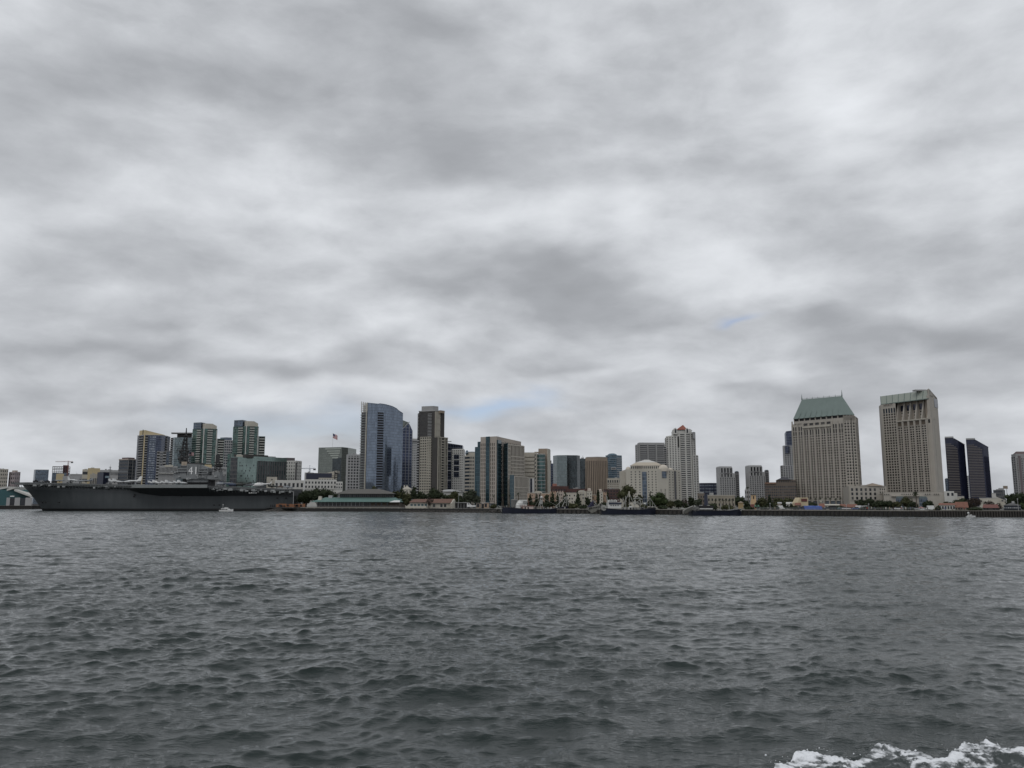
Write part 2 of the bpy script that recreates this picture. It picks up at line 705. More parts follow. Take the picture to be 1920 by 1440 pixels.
# wavelets too small for the mesh: slopes drawn straight from a noise field, fading in where the mesh grows coarse
rn = nt.new('ShaderNodeTexNoise'); rn.inputs['Scale'].default_value = .9; rn.inputs['Detail'].default_value = 5; rn.inputs['Roughness'].default_value = .62
nt.l(mp.outputs[0], rn.inputs['Vector'])
sl = nt.vmath('MULTIPLY', nt.vmath('SUBTRACT', rn.outputs['Color'], (.5, .5, .5)), (1.1, 1.6, 0.))
slk = nt.new('ShaderNodeVectorMath'); slk.operation = 'SCALE'; nt.l(sl, slk.inputs[0]); nt.l(nt.maprange(lg, 60, 380, .0, 1.), slk.inputs['Scale'])
bp = nt.new('ShaderNodeBump')
bp.inputs['Strength'].default_value = 1.0
bp.inputs['Distance'].default_value = 1.0
nt.l(hgt, bp.inputs['Height'])
silt = nt.noise(pos, .02, 3)
wcol = nt.mix(silt, (.009, .018, .0165), (.014, .023, .021))
p = principled(nt, wcol, .08, 0., .5)
p.inputs['IOR'].default_value = 1.333
nt.l(nt.vmath('NORMALIZE', nt.vmath('ADD', bp.outputs[0], slk.outputs[0])), p.inputs['Normal'])
nt.l(nt.maprange(lg, 60, 600, .045, .12), p.inputs['Roughness'])

rad = [2.5]
while rad[-1] < 1500: rad.append(rad[-1] * (1 + float(RR(rad[-1]))))
rad = np.array(rad)
side = 36.5 + 66.5 * (np.arange(1, 111) / 110) ** 1.6
ang = np.radians(np.concatenate([-side[::-1], np.linspace(-36.5, 36.5, 860), side]))
asp = np.gradient(ang)
R_, A_ = np.meshgrid(rad, ang, indexing='ij')
xy = np.stack([np.sin(A_).ravel() * R_.ravel(), np.cos(A_).ravel() * R_.ravel()], -1)
dX, dY, dZ = waves(xy, R_.ravel(), colsp=np.broadcast_to(asp[None, :], R_.shape).ravel())
co = np.stack([xy[:, 0] + dX, xy[:, 1] + dY, dZ], -1)
fc = grid_faces(len(rad), len(ang))[:, ::-1]
# the rest of the bay, round the sides and behind
ang2 = np.radians(np.linspace(103, 257, 40))
rad2 = np.concatenate([[0.01], rad[::40], rad[-1:], [3000, 9000]])
R2, A2 = np.meshgrid(rad2, ang2, indexing='ij')
co2 = np.stack([np.sin(A2).ravel() * R2.ravel(), np.cos(A2).ravel() * R2.ravel(), np.zeros(R2.size)], -1)
f2 = grid_faces(len(rad2), len(ang2), len(co))[:, ::-1]
co3 = np.array([[math.sin(a) * r, math.cos(a) * r, -.15] for r in (0.01, 2.7) for a in np.radians(np.linspace(-103, 103, 30))])
f3 = grid_faces(2, 30, len(co) + len(co2))[:, ::-1]
me = np_mesh('water', np.concatenate([co, co2, co3]), np.concatenate([fc, f2, f3]), wm_)
o = link(bpy.data.objects.new('water', me))
tagset(o, 'choppy dark grey-green bay water under an overcast sky', 'water', None, 'structure')

# ------------------------------------------------------------------ wake foam, bottom right: a churned ridge of white water
fm, nt = newmat('wake_foam')
pos = nt.new('ShaderNodeTexCoord').outputs['Object']
wn = nt.new('ShaderNodeTexNoise'); wn.inputs['Scale'].default_value = 2.6; wn.inputs['Detail'].default_value = 3; nt.l(pos, wn.inputs['Vector'])
wsc = nt.new('ShaderNodeVectorMath'); wsc.operation = 'SCALE'; nt.l(nt.vmath('SUBTRACT', wn.outputs['Color'], (.5, .5, .5)), wsc.inputs[0]); wsc.inputs['Scale'].default_value = .42
pw_ = nt.vmath('ADD', pos, wsc.outputs[0])
vo = nt.new('ShaderNodeTexVoronoi'); vo.feature = 'SMOOTH_F1'; vo.inputs['Scale'].default_value = 5.2; vo.inputs['Smoothness'].default_value = .6; nt.l(pw_, vo.inputs['Vector'])
a = nt.noise(pw_, 2.6, 6, .62)
b = nt.noise(pw_, 17., 4, .6)
k = nt.math('ADD', nt.math('ADD', nt.math('MULTIPLY', vo.outputs['Distance'], .62), nt.math('MULTIPLY', a, .75)), nt.math('MULTIPLY', b, .18))
at = nt.new('ShaderNodeAttribute'); at.attribute_name = 'foam'
k = nt.math('ADD', k, nt.math('MULTIPLY', at.outputs['Fac'], -.55))
fmask = nt.ramp(k, [(.24, 1.), (.34, .9), (.44, .55), (.52, .15), (.66, 0.)])
pf = nt.new('ShaderNodeBsdfPrincipled')
nt.l(nt.mix(fmask, (.035, .045, .045), (.82, .84, .87)), pf.inputs['Base Color'])
pf.inputs['Roughness'].default_value = .6
bp = nt.new('ShaderNodeBump'); bp.inputs['Strength'].default_value = .45; bp.inputs['Distance'].default_value = .06
nt.l(nt.math('ADD', nt.math('MULTIPLY', b, .5), nt.math('MULTIPLY', fmask, .4)), bp.inputs['Height']); nt.l(bp.outputs[0], pf.inputs['Normal'])
oo = nt.new('ShaderNodeOutputMaterial'); nt.l(pf.outputs[0], oo.inputs[0])


def vnoise(x, y, s, seed):
    g = np.random.default_rng(seed)
    out = np.zeros_like(x)
    for i in range(14):
        t = g.uniform(0, 2 * PI); l = s * g.uniform(.6, 1.7)
        out += np.cos((np.cos(t) * x + np.sin(t) * y) * 2 * PI / l + g.uniform(0, 6.28))
    return out / 3.74


def foam_patch():
    nx, ny = 560, 210
    xs = np.linspace(4.4, 15.5, nx); ys = np.linspace(12.6, 18.6, ny)
    Xg, Yg = np.meshgrid(xs, ys)
    x, y = Xg.ravel(), Yg.ravel()
    # outer rim of the churned water, from the photograph's outline: px -> rim distance
    rim_px = [1400, 1440, 1465, 1500, 1530, 1560, 1600, 1640, 1680, 1720, 1750, 1772, 1812, 1850, 1900, 1960, 2050, 2200]
    rim_py = [1475, 1444, 1428, 1403, 1402, 1409, 1416, 1394, 1396, 1404, 1415, 1412, 1387, 1383, 1394, 1398, 1402, 1410]
    u = x / y * F
    vpx = u * (CP + .45 * SP) + 960
    rp = np.interp(vpx, rim_px, rim_py)
    v = (720 - rp) / F
    ycrest = (H - .24) * (CP - v * SP) / -(SP + v * CP)
    t = ycrest - y                                  # >0: nearer than the crest line
    up = np.clip((t + .30) / .35, 0, 1); up = up * up * (3 - 2 * up)
    ridge = .19 * up * (.7 + .3 * np.exp(-(t / .7) ** 2))
    lump = vnoise(x, y, 1.3, 3) * .03 + vnoise(x, y, .42, 4) * .016 + np.abs(vnoise(x, y, .16, 6)) * .02 + np.abs(vnoise(x, y, .09, 8)) * .008
    dX, dY, dZ = waves(np.stack([x, y], -1), np.hypot(x, y))
    z = dZ * (1 - .6 * up) + ridge + lump * up - (1 - up) * .30
    f = up * up * (.55 + .42 * np.exp(-((t - .16) / .45) ** 2)) - .2 * np.abs(vnoise(x, y, .5, 12)) - .25 * (vnoise(x, y, 2.2, 9) > .3) * up
    return x + dX, y + dY, z, f, nx, ny


fx, fy_, fz, ff, nx, ny = foam_patch()
me = np_mesh('wake_foam', np.stack([fx, fy_, fz], -1), grid_faces(ny, nx), fm)
at_ = me.attributes.new('foam', 'FLOAT', 'POINT')
at_.data.foreach_set('value', ff.astype(np.float32))
o = link(bpy.data.objects.new('wake_foam', me))
tagset(o, 'churned white wake foam in the bottom right corner', 'foam', None, 'stuff')

spv, spf = [], []
g = np.random.default_rng(3)
vis = np.where((ff > .35) & (fy_ > 13.5))[0]
for i in g.choice(vis, 900):
    r = abs(g.normal(0, .007)) + .003
    c = np.array([fx[i] + g.normal(0, .10), fy_[i] + g.normal(.05, .12), fz[i] + abs(g.normal(0, .045)) + .01])
    k0 = len(spv)
    spv += [c + r * np.array(q) for q in ((1, 0, 0), (-1, 0, 0), (0, 1, 0), (0, -1, 0), (0, 0, 1), (0, 0, -1))]
    spf += [(k0 + a, k0 + b, k0 + c_) for a, b, c_ in ((0, 2, 4), (2, 1, 4), (1, 3, 4), (3, 0, 4), (2, 0, 5), (1, 2, 5), (3, 1, 5), (0, 3, 5))]
me = bpy.data.meshes.new('wake_spray'); me.from_pydata([tuple(map(float, v)) for v in spv], [], spf)
me.materials.append(flat('spray_white', (.85, .87, .9), .4, var=.03))
tagset(link(bpy.data.objects.new('wake_spray', me)), 'fine white droplets thrown up above the wake foam', 'spray', None, 'stuff')

# ------------------------------------------------------------------ land: one sheet behind the quay line, reaching the horizon
SHORE = [(-700, 955.0), (-250, 954.6), (60, 954.6), (130, 953.6), (470, 953.6), (500, 957.8), (560, 958.6), (700, 959.0), (800, 960), (930, 961.6), (1000, 962.2), (1250, 964.7), (1440, 966.7),
         (1680, 968.8), (1920, 969.8), (2300, 970.5), (3000, 971)]


def wl_Y(py, z=0.):
    a, b = fwd(py)
    return (z - H) * a / b


def shore_Y(px):
    xs = [s[0] for s in SHORE]; ys = [wl_Y(s[1]) for s in SHORE]
    return float(np.interp(px, xs, ys))


SH2 = [Vector((X(px, py, wl_Y(py)), wl_Y(py))) for px, py in SHORE]
gm, nt = newmat('town_ground')
tc = nt.new('ShaderNodeTexCoord').outputs['Object']
col = nt.ramp(nt.noise(tc, .03, 5), [(.35, (.05, .05, .048)), (.5, (.11, .105, .095)), (.62, (.05, .06, .035))])
principled(nt, col, .9)
mb = MB()
for a, b in zip(SH2[:-1], SH2[1:]):
    A, Bb = Vector((a.x, a.y + 1.2)), Vector((b.x, b.y + 1.2))
    k = 30000
    fa, fb = A.normalized() * k, Bb.normalized() * k
    mb.face([(A.x, A.y, GZ), (Bb.x, Bb.y, GZ), (fb.x, fb.y, GZ), (fa.x, fa.y, GZ)])
o = mb.build('ground', gm)
tagset(o, 'flat waterfront land behind the quay', 'ground', None, 'structure')
# ------------------------------------------------------------------ materials for the town
M = {}
M['beige'] = wallmat('warm_beige_stone', (.385, .358, .318), .10)
M['sand'] = wallmat('sand_plaster', (.41, .385, .335), .10)
M['cream'] = wallmat('cream_plaster', (.47, .445, .385), .08)
M['white'] = wallmat('off_white_plaster', (.52, .515, .49), .08)
M['grey'] = wallmat('grey_concrete', (.30, .30, .30), .12)
M['lgrey'] = wallmat('light_grey_concrete', (.36, .362, .365), .1)
M['dgrey'] = wallmat('dark_grey_panel', (.10, .10, .105), .2)
M['brown'] = wallmat('dark_brown_panel', (.055, .052, .05), .2)
M['tan'] = wallmat('tan_stone', (.27, .22, .175), .12)
M['brick'] = wallmat('red_brown_brick', (.085, .042, .038), .25)
M['yellow'] = wallmat('pale_yellow_panel', (.50, .415, .26), .07)
M['pink'] = wallmat('pinkish_plaster', (.42, .365, .32), .1)
M['peach'] = wallmat('peach_plaster', (.40, .295, .22), .12)
M['copper'] = wallmat('green_copper_sheet', (.15, .19, .177), .08)
M['slate'] = wallmat('slate_roof', (.10, .10, .10), .25)
M['tile'] = wallmat('terracotta_tile', (.30, .115, .075), .25)
M['navy'] = flat('navy_panel', (.02, .025, .05), .35)
M['black'] = flat('black_paint', (.012, .012, .014), .5)
M['steel'] = flat('grey_steel', (.25, .26, .27), .5)
M['wpaint'] = flat('white_paint', (.75, .75, .74), .5, var=.06)
M['rust'] = flat('red_brown_steel', (.22, .09, .07), .6)
G = {}
G['blue'] = glassmat('blue_curtain_glass', (.175, .21, .265), (.10, .12, .15), 1.6, 3.6, .07, .10, .10, .8, .16)
G['navy'] = glassmat('navy_curtain_glass', (.045, .055, .085), (.16, .18, .22), 3.0, 3.6, .05, .08, .10, .7, .25)
G['teal'] = glassmat('teal_curtain_glass', (.032, .062, .078), (.045, .08, .092), 1.6, 4.0, .08, .12, .12, .6, .28)
G['green'] = glassmat('green_curtain_glass', (.215, .28, .265), (.15, .20, .195), 2.0, 3.8, .06, .10, .14, .6, .10)
G['gdark'] = glassmat('dark_green_balcony_glass', (.055, .10, .09), (.18, .23, .215), 3.4, 3.1, .06, .05, .12, .5, .5)
G['smoke'] = glassmat('smoked_grey_green_glass', (.16, .175, .16), (.12, .13, .12), 1.6, 3.6, .06, .10, .08, .75, .10)
G['black'] = glassmat('black_curtain_glass', (.05, .06, .065), (.035, .04, .045), 1.6, 3.8, .07, .12, .08, .7, .3)
G['greyg'] = glassmat('grey_green_curtain_glass', (.17, .20, .205), (.10, .12, .12), 1.6, 3.8, .07, .14, .10, .7, .12)
G['slateb'] = glassmat('slate_blue_glass', (.07, .095, .13), (.16, .18, .20), 1.6, 3.4, .14, .16, .12, .5, .55)
G['twin'] = glassmat('dark_indigo_glass', (.022, .026, .05), (.016, .018, .035), 1.6, 3.2, .06, .1, .10, .35, .25)
G['bluet'] = glassmat('blue_teal_glass', (.055, .095, .13), (.20, .23, .25), 2.2, 3.3, .08, .20, .12, .5, .5)


def base(px, Y):
    return (X(px, 940, Y), Y, GZ)


def midp(poly):
    m = sum((Vector(p) for p in poly), Vector((0, 0))) / len(poly)
    return (m.x, m.y, GZ)


def simple(name, label, poly, top, wm, spec_l=None, spec_r=None, roof=None, cat='building', group=None, glass=None, yz=None):
    """block with a window grid on its left and right bay-side faces; spec = (cols, rows, wf, hf, glass)"""
    b = Bld(name, label, cat, midp(poly), wm, group)
    zt = Z(top, yz or poly[1][1])
    b.w.prism(poly, GZ, zt)
    for (A, B), sp in (((poly[0], poly[1]), spec_l), ((poly[1], poly[2]), spec_r)):
        if sp:
            b.grid(A, B, GZ + (sp[5] if len(sp) > 5 else 1), zt - .8, sp[0], sp[1], sp[2], sp[3], .35, sp[4] if len(sp) > 4 else None)
    b.zt = zt
    b.poly = poly
    if (poly[1] - poly[0]).length + (poly[2] - poly[1]).length > 14:
        r = random.Random(label)
        for k in range(r.randrange(1, 4)):
            q = lerp(lerp(poly[0], poly[1], r.uniform(.1, .6)), lerp(poly[3], poly[2], r.uniform(.1, .6)), r.uniform(.2, .7))
            w_, h_ = r.uniform(1.5, 4), r.uniform(.8, 2.2)
            roofbox(b, [q, q + Vector((w_, 0)), q + Vector((w_, 2)), q + Vector((0, 2))], zt, h_, M['grey'])
        m = MB(); m.tube((q.x, q.y, zt), (q.x, q.y, zt + r.uniform(3, 6)), .12, .06, 4); m.build('roof_aerial', M['steel'], b.root)
    return b


def glasspart(b, poly, z0, z1, mat, name='glass_wall', smooth=False):
    mb = MB()
    mb.prism(poly, z0, z1)
    o = mb.build(name, mat, b.root, smooth)
    return o


def roofbox(b, poly, z0, h, mat, name='roof_plant'):
    mb = MB()
    mb.prism(poly, z0, z0 + h)
    return mb.build(name, mat, b.root)


def facebox(b, A, B, t0, t1, d0, d1, z0, z1, mat, name):
    """slab on face A-B between fractions t0..t1"""
    mb = MB()
    mb.fbox(lerp(A, B, t0), lerp(A, B, t1), d0, d1, z0, z1)
    return mb.build(name, mat, b.root)


def balcs(b, A, B, t0, t1, z0, z1, n, d, hf, mat, name='balcony', glaz=DARK):
    dr, nn, L = nrm(A, B)
    fh = (z1 - z0) / n
    if glaz: facebox(b, A, B, t0, t1, -.1, .08, z0, z1, glaz, 'balcony_recess')
    for j in range(n - 1, -1, -1):
        b.put(name, A, B, L * (t0 + t1) / 2, z0 + (j + hf / 2) * fh, L * (t1 - t0), d, fh * hf, mat)


# ================================================================== far left
b = simple('apartment_tower', 'beige apartment block at the far left edge, pale balcony grid', rfoot(-6, 15, 890, 2200, 30), 879.5, M['sand'], (6, 10, .5, .5)); b.fin()
b = simple('apartment_tower', 'low mauve-grey block second from the left edge', foot(17, 28, 38, 890, 2200, 18, 14), 884.5, wallmat('mauve_grey', (.30, .26, .27)), (3, 8, .5, .5), (3, 8, .4, .5))
roofbox(b, cyl(b.poly, .5), b.zt, 4, M['pink']); b.fin()
b = Bld('office_block', 'boxy blue-grey glass block alone on the horizon above the ship bow', 'building', base(77, 1900), M['dgrey'])
p = foot(63, 66, 91, 890, 1900, 12, 6); zt = Z(881, 1900)
b.w.prism(cyl(p, .98), GZ, zt - .5); glasspart(b, p, GZ + 4, zt, G['slateb'])
roofbox(b, cyl(p, 1.01), zt, .8, M['grey'], 'roof_edge'); b.fin()
# building under construction and its crane
b = Bld('unfinished_tower', 'half-built tower with open floors beneath the red crane', 'building', base(114, 2000), M['dgrey'])
A, B_ = P2(97.5, 890, 2000), P2(130.5, 890, 2000)
p = rfoot(97.5, 130.5, 890, 2000, 30); zt = Z(886, 2000)
b.w.prism(cyl(p, .98), GZ, zt); glasspart(b, p, GZ + 3, zt - 1, G['slateb'])
z5 = Z(874.5, 2000)
fl = MB()
for k in range(4):
    fl.prism(p, zt + (z5 - zt) * (k + 1) / 4 - .5, zt + (z5 - zt) * (k + 1) / 4, True, True)
fl.build('floor_slab', M['dgrey'], b.root)
for i in range(9):
    q = lerp(p[0], p[1], i / 8); q2 = lerp(p[3], p[2], i / 8)
    for r in (q, q2): pl = MB(); pl.tube((r.x, r.y, zt), (r.x, r.y, z5), .4); pl.build('column', M['dgrey'], b.root)
roofbox(b, rfoot(117, 128, 890, 2006, 14), zt, Z(872, 2000) - zt, wallmat('maroon_form', (.12, .05, .06)), 'core_wall'); b.fin()


def crane(px, ytop, ybase, Y, pl_, pr_, yj, label, mat):
    c = thing('tower_crane', label, 'crane', (X(px, ytop, Y), Y, GZ))
    x, zt = X(px, ytop, Y), Z(yj, Y)
    m = MB(); s = 1.0
    for sx in (-s, s):
        for sy in (-s, s): m.tube((x + sx, Y + sy, GZ), (x + sx, Y + sy, zt), .25, n=4)
    zz = GZ; k = 1
    while zz < zt - 3:
        m.tube((x - s * k, Y - s, zz), (x + s * k, Y - s, zz + 3), .15, n=4); zz += 3; k = -k
    m.build('mast', mat, c)
    j = MB()
    xl, xr = X(pl_, yj, Y), X(pr_, yj, Y)
    for dz, dy in ((0, -.7), (0, .7), (1.4, 0)): j.tube((xl, Y + dy, zt + dz), (xr, Y + dy, zt + dz), .28, n=4)
    n = 26
    for i in range(n):
        a, c2 = xl + (xr - xl) * i / n, xl + (xr - xl) * (i + 1) / n
        j.tube((a, Y, zt + 1.4 * (i % 2)), (c2, Y, zt + 1.4 * ((i + 1) % 2)), .15, n=4)
    j.build('jib', mat, c)
    k = MB(); zp = Z(ytop, Y)
    k.tube((x, Y, zt), (x, Y, zp), .4, n=4)
    k.tube((x, Y, zp), (xl + (xr - xl) * .3, Y, zt + 1.4), .1, n=4); k.tube((x, Y, zp), (xr - (xr - xl) * .05, Y, zt + 1.4), .1, n=4)
    k.build('apex', mat, c)
    w = MB(); far = xr if abs(xr - x) < abs(xl - x) else xl
    sgn = 1 if far > x else -1
    w.box(min(far, far - sgn * 5), max(far, far - sgn * 5), Y - 1, Y + 1, zt - 3, zt)
    w.build('counterweight', M['dgrey'], c)


crane(128.5, 864, 880, 1996, 104, 137, 866, 'red lattice tower crane over the half-built tower', M['rust'])
crane(581, 872.5, 886, 1700, 565, 592, 879, 'blue-grey tower crane between the beige block and the flag-topped tower', wallmat('crane_blue', (.12, .15, .2)))

# low roofs between
for (a, c, t, Y, wm, lab, sp) in [
    (105.5, 120, 888.5, 1550, M['yellow'], 'small pale yellow box in front of the half-built tower', None),
    (118, 150, 893, 1500, M['lgrey'], 'low light grey shed with a flat roof right of the yellow box', (8, 1, .6, .4)),
    (131, 163, 889, 1750, M['grey'], 'long low grey block right of the half-built tower', (9, 2, .6, .4)),
    (154, 166, 880, 1645, M['cream'], 'narrow cream block with ribbon windows beside the yellow building', (1, 5, .9, .4)),
    (164, 187, 878, 1600, M['yellow'], 'pale yellow windowless building left of the dark blue box', None),
    (169, 184, 889, 1400, M['sand'], 'low sand building with a band of dark windows at the foot of the yellow building', (5, 2, .6, .5)),
    (187, 224, 881.5, 1700, M['lgrey'], 'wide grey office block behind the dark blue box', (16, 5, .5, .45)),
]:
    b = simple('low_building', lab, rfoot(a, c, 890, Y, 22), t, wm, None, None, cat='building')
    if sp: b.grid(b.poly[0], b.poly[1], GZ + 1, b.zt - .5, *sp, .3)
    b.fin()
b = Bld('storage_building', 'dark blue windowless box beside the pale mast pole', 'building', base(194, 1350), M['navy'])
p = foot(182.5, 194, 206, 890, 1350, 10, 10); b.w.prism(p, GZ, Z(885.5, 1350)); roofbox(b, cyl(p, .95), Z(885.5, 1350), .4, M['dgrey'], 'roof'); 
facebox(b, p[1], p[2], .3, .95, .02, .06, Z(896, 1350), Z(892, 1350), wallmat('pale_blue_panel', (.35, .45, .5)), 'wall_panel'); b.fin()
pole = MB(); x = X(206.5, 880, 1340)
pole.tube((x, 1340, GZ), (x, 1340, Z(875, 1340)), .9, .7); pole.tube((x, 1340, Z(875, 1340)), (x, 1340, Z(871, 1340)), .15)
pole.tube((x - 2.2, 1340, Z(876, 1340)), (x + 2.2, 1340, Z(876, 1340)), .3)
solo('radio_mast', pole, M['steel'], 'grey pole with a cross arm right of the dark blue box', 'mast')

# dark tower with the white roof rim
b = Bld('apartment_tower', 'dark apartment tower with a pale roof rim left of the yellow-crowned tower', 'building', base(240, 1350), M['dgrey'])
p = foot(223, 240, 257, 870, 1350, 8, 14); zt = Z(862, 1350)
b.w.prism(p, GZ, zt)
b.grid(p[0], p[1], GZ, zt, 1, 14, .98, .6, .5, GLB, piers=False)
b.grid(p[1], p[2], GZ, zt, 4, 14, .84, .55, .4, GLB)
for t in (.02, .5, .98): facebox(b, p[1], p[2], t - .02, t + .02, 0, .8, GZ, zt, M['grey'], 'pier')
roofbox(b, cyl(p, 1.05), zt, 1.6, M['pink'], 'roof_rim'); roofbox(b, cyl(p, .7), zt + 1.6, Z(857.5, 1350) - zt - 1.6, wallmat('plum_panel', (.12, .085, .09)), 'penthouse'); b.fin()

# ------------------------------------------------------------------ yellow-crowned tower
Y0 = 1300
b = Bld('residential_tower', 'dark glass tower with pale yellow roof crown and yellow corner strip', 'building', base(283, Y0), M['dgrey'])
p = foot(258, 271.5, 303, 816, Y0, 16, 4)
R2 = P2(313.5, 816, Y0 + 22); p = [p[0], p[1], p[2], R2, R2 + Vector((-4, 22)), p[0] + Vector((8, 26))]
zt = Z(816, Y0)
b.w.prism(cyl(p, .96), GZ, zt)
glasspart(b, p, GZ, zt, G['navy'])
nf = 27
balcs(b, p[0], p[1], .30, .85, GZ + 6, zt - 1, nf, 1.0, .3, M['grey'])
balcs(b, p[1], p[2], .03, .20, GZ + 6, zt - 1, nf, 1.2, .3, M['grey'])
balcs(b, p[2], p[3], .72, 1.04, GZ + 6, zt - 1, nf, 1.4, .25, M['grey'])
b.grid(lerp(p[1], p[2], .30), lerp(p[1], p[2], .68), zt - 75, zt - 1, 4, 20, .8, .55, .12, winmat('pale_reflecting_window', (.13, .155, .19), (.34, .37, .41), .5), piers=False, spans=False)
facebox(b, p[1], p[2], -.035, .035, 0, .9, GZ, zt + 1, M['yellow'], 'corner_strip')
facebox(b, p[0], p[1], .12, .2, 0, .5, GZ, zt, M['grey'], 'pier')
crown = MB()
c1 = [P2(261.5, 808, Y0 + 10), P2(272, 808, Y0 + 3), P2(308, 808, Y0 + 12), P2(311, 808, Y0 + 22), P2(300, 808, Y0 + 32), P2(262, 808, Y0 + 28)]
crown.prism(c1, zt, [Z(806.5, Y0), Z(806, Y0), Z(814, Y0), Z(814.5, Y0), Z(813, Y0), Z(806.5, Y0)])
crown.build('roof_crown', M['yellow'], b.root)
facebox(b, c1[0], c1[1], .6, .72, 0, .3, zt, Z(805, Y0), M['brown'], 'crown_slot')
roofbox(b, cyl(p, 1.02), zt, .8, M['lgrey'], 'roof_edge')
b.fin()
b = Bld('apartment_block', 'lower grey balcony block at the right foot of the yellow-crowned tower', 'building', base(306, 1255), M['grey'])
p = rfoot(293, 311, 870, 1255, 20); zt = Z(846.5, 1255)
b.w.prism(p, GZ, zt)
glasspart(b, rfoot(310.5, 316, 870, 1262, 14), GZ, Z(848, 1255), G['slateb'], 'glass_wing')
balcs(b, p[0], p[1], .03, .30, GZ + 4, zt - 1, 18, 1.0, .38, M['lgrey']); balcs(b, p[0], p[1], .66, .97, GZ + 4, zt - 1, 18, 1.0, .38, M['lgrey'])
b.grid(lerp(p[0], p[1], .36), lerp(p[0], p[1], .62), GZ + 4, zt - 1, 2, 18, .8, .6, .3, GLB); b.fin()
b = simple('office_block', 'small blue-grey block wedged between the grey balcony block and the floating-roof tower', rfoot(312, 323, 870, 1560, 20), 846, M['dgrey']); glasspart(b, rfoot(312.2, 322.8, 870, 1559, 1), GZ, b.zt, G['bluet']); b.fin()

# ------------------------------------------------------------------ tower with floating roof
Y0 = 1480
b = Bld('residential_tower', 'blue glass tower with a thin overhanging floating roof behind the carrier mast', 'building', base(340, Y0), M['dgrey'])
p = foot(320.5, 328, 362, 820, Y0, 14, 6); zt = Z(820, Y0)
b.w.prism(cyl(p, .97), GZ, zt); glasspart(b, p, GZ, zt, glassmat('pale_blue_green_glass', (.14, .18, .195), (.24, .27, .28), 2.2, 3.3, .08, .18, .12, .5, .4))
balcs(b, p[0], p[1], 0, .6, GZ, zt, 30, 1.6, .25, M['lgrey'])
roofbox(b, foot(332, 334, 360, 818, Y0 + 3, 6, 4), zt, Z(811.8, Y0) - zt, M['brown'], 'penthouse')
rf = MB(); rp = [P2(321, 811, Y0 - 4), P2(362, 811, Y0 - 2), P2(362, 811, Y0 + 18), P2(322, 811, Y0 + 14)]
rf.prism(rp, Z(812.6, Y0), Z(811, Y0), True, True); rf.build('floating_roof', M['lgrey'], b.root); b.fin()


# ------------------------------------------------------------------ the two green balcony towers
def greentower(pl, pm, pr, ps, ytop, Y0, label, yside):
    b = Bld('condominium_tower', label, 'building', base(pm, Y0), M['dgrey'], 'twin green balcony towers')
    p = foot(pl, pm, pr, ytop + 10, Y0, 10, 8); zt = Z(ytop + 12, Y0)
    b.w.prism(cyl(p, .97), GZ, zt); glasspart(b, p, GZ, zt, G['gdark'])
    n = 33
    fh = (zt - GZ) / n
    A, C, R = p[0], p[1], p[2]
    for j in range(n):
        pass
    lg = wallmat('pale_slab', (.43, .44, .41), .08)
    rec = flat('green_shade_glass', (.03, .045, .042), .3)
    balcs(b, A, C, .0, .42, GZ, zt, n, .5, .18, M['copper'], 'floor_band', None)
    balcs(b, A, C, .44, .78, GZ, zt, n, 1.5, .40, lg, 'balcony', rec)
    balcs(b, C, R, .28, .66, GZ, zt, n, 1.6, .40, lg, 'balcony', rec)
    balcs(b, C, R, .70, .92, GZ, zt, n, .4, .18, M['copper'], 'floor_band', None)
    facebox(b, C, R, -.03, .05, 0, 1.2, GZ, zt + 1.5, M['white'], 'white_pier')
    facebox(b, C, R, .93, .985, 0, 1.2, GZ, zt - 2, M['white'], 'white_pier')
    q = [lerp(A, C, .05), lerp(A, C, .72), lerp(A, C, .72) + Vector((2, 14)), lerp(A, C, .05) + Vector((2, 14))]
    o = MB(); o.prism(q, zt, Z(ytop, Y0)); o.build('roof_box', G['slateb'], b.root)
    dm = [lerp(A, C, .8) + Vector((0, 4)), lerp(C, R, .1) + Vector((0, 3)), lerp(C, R, .55) + Vector((0, 4)), lerp(C, R, .85) + Vector((0, 6)), lerp(C, R, .8) + Vector((-2, 14)), lerp(A, C, .8) + Vector((2, 14))]
    zt2 = Z(ytop + 2, Y0)
    o = MB(); o.prism(dm, zt, [zt2, zt2, zt2, zt2 - 3.5, zt2 - 3.5, zt2]); o.build('roof_dome', M['cream'], b.root)
    # lower right wing
    w = rfoot(pr - 3, ps, yside + 8, Y0 + 12, 16); zw = Z(yside, Y0 + 12)
    glasspart(b, w, GZ, zw, G['gdark'], 'side_wing')
    balcs(b, w[0], w[1], .25, .95, GZ, zw - 1, 27, 1.3, .36, lg, 'side_balcony')
    facebox(b, w[0], w[1], .05, .2, 0, 1.0, GZ, zw, M['white'], 'white_pier')
    b.fin()


greentower(361.5, 382.5, 408, 420.5, 791.5, 1340, 'green glass tower with pale curved balconies just right of the carrier mast', 822.5)
greentower(437.5, 462, 485.5, 497, 787, 1400, 'green glass balcony tower standing above the wide green glass block', 818)
b = simple('office_tower', 'grey gridded tower squeezed between the two green balcony towers', foot(414, 421, 436, 830, 1560, 14, 6), 825, M['lgrey'], (2, 24, .6, .6, GLB), (4, 24, .7, .6, GLB))
roofbox(b, foot(413, 424, 435, 822, 1566, 6, 6), b.zt, Z(819.5, 1560) - b.zt, G['slateb'], 'penthouse'); b.fin()

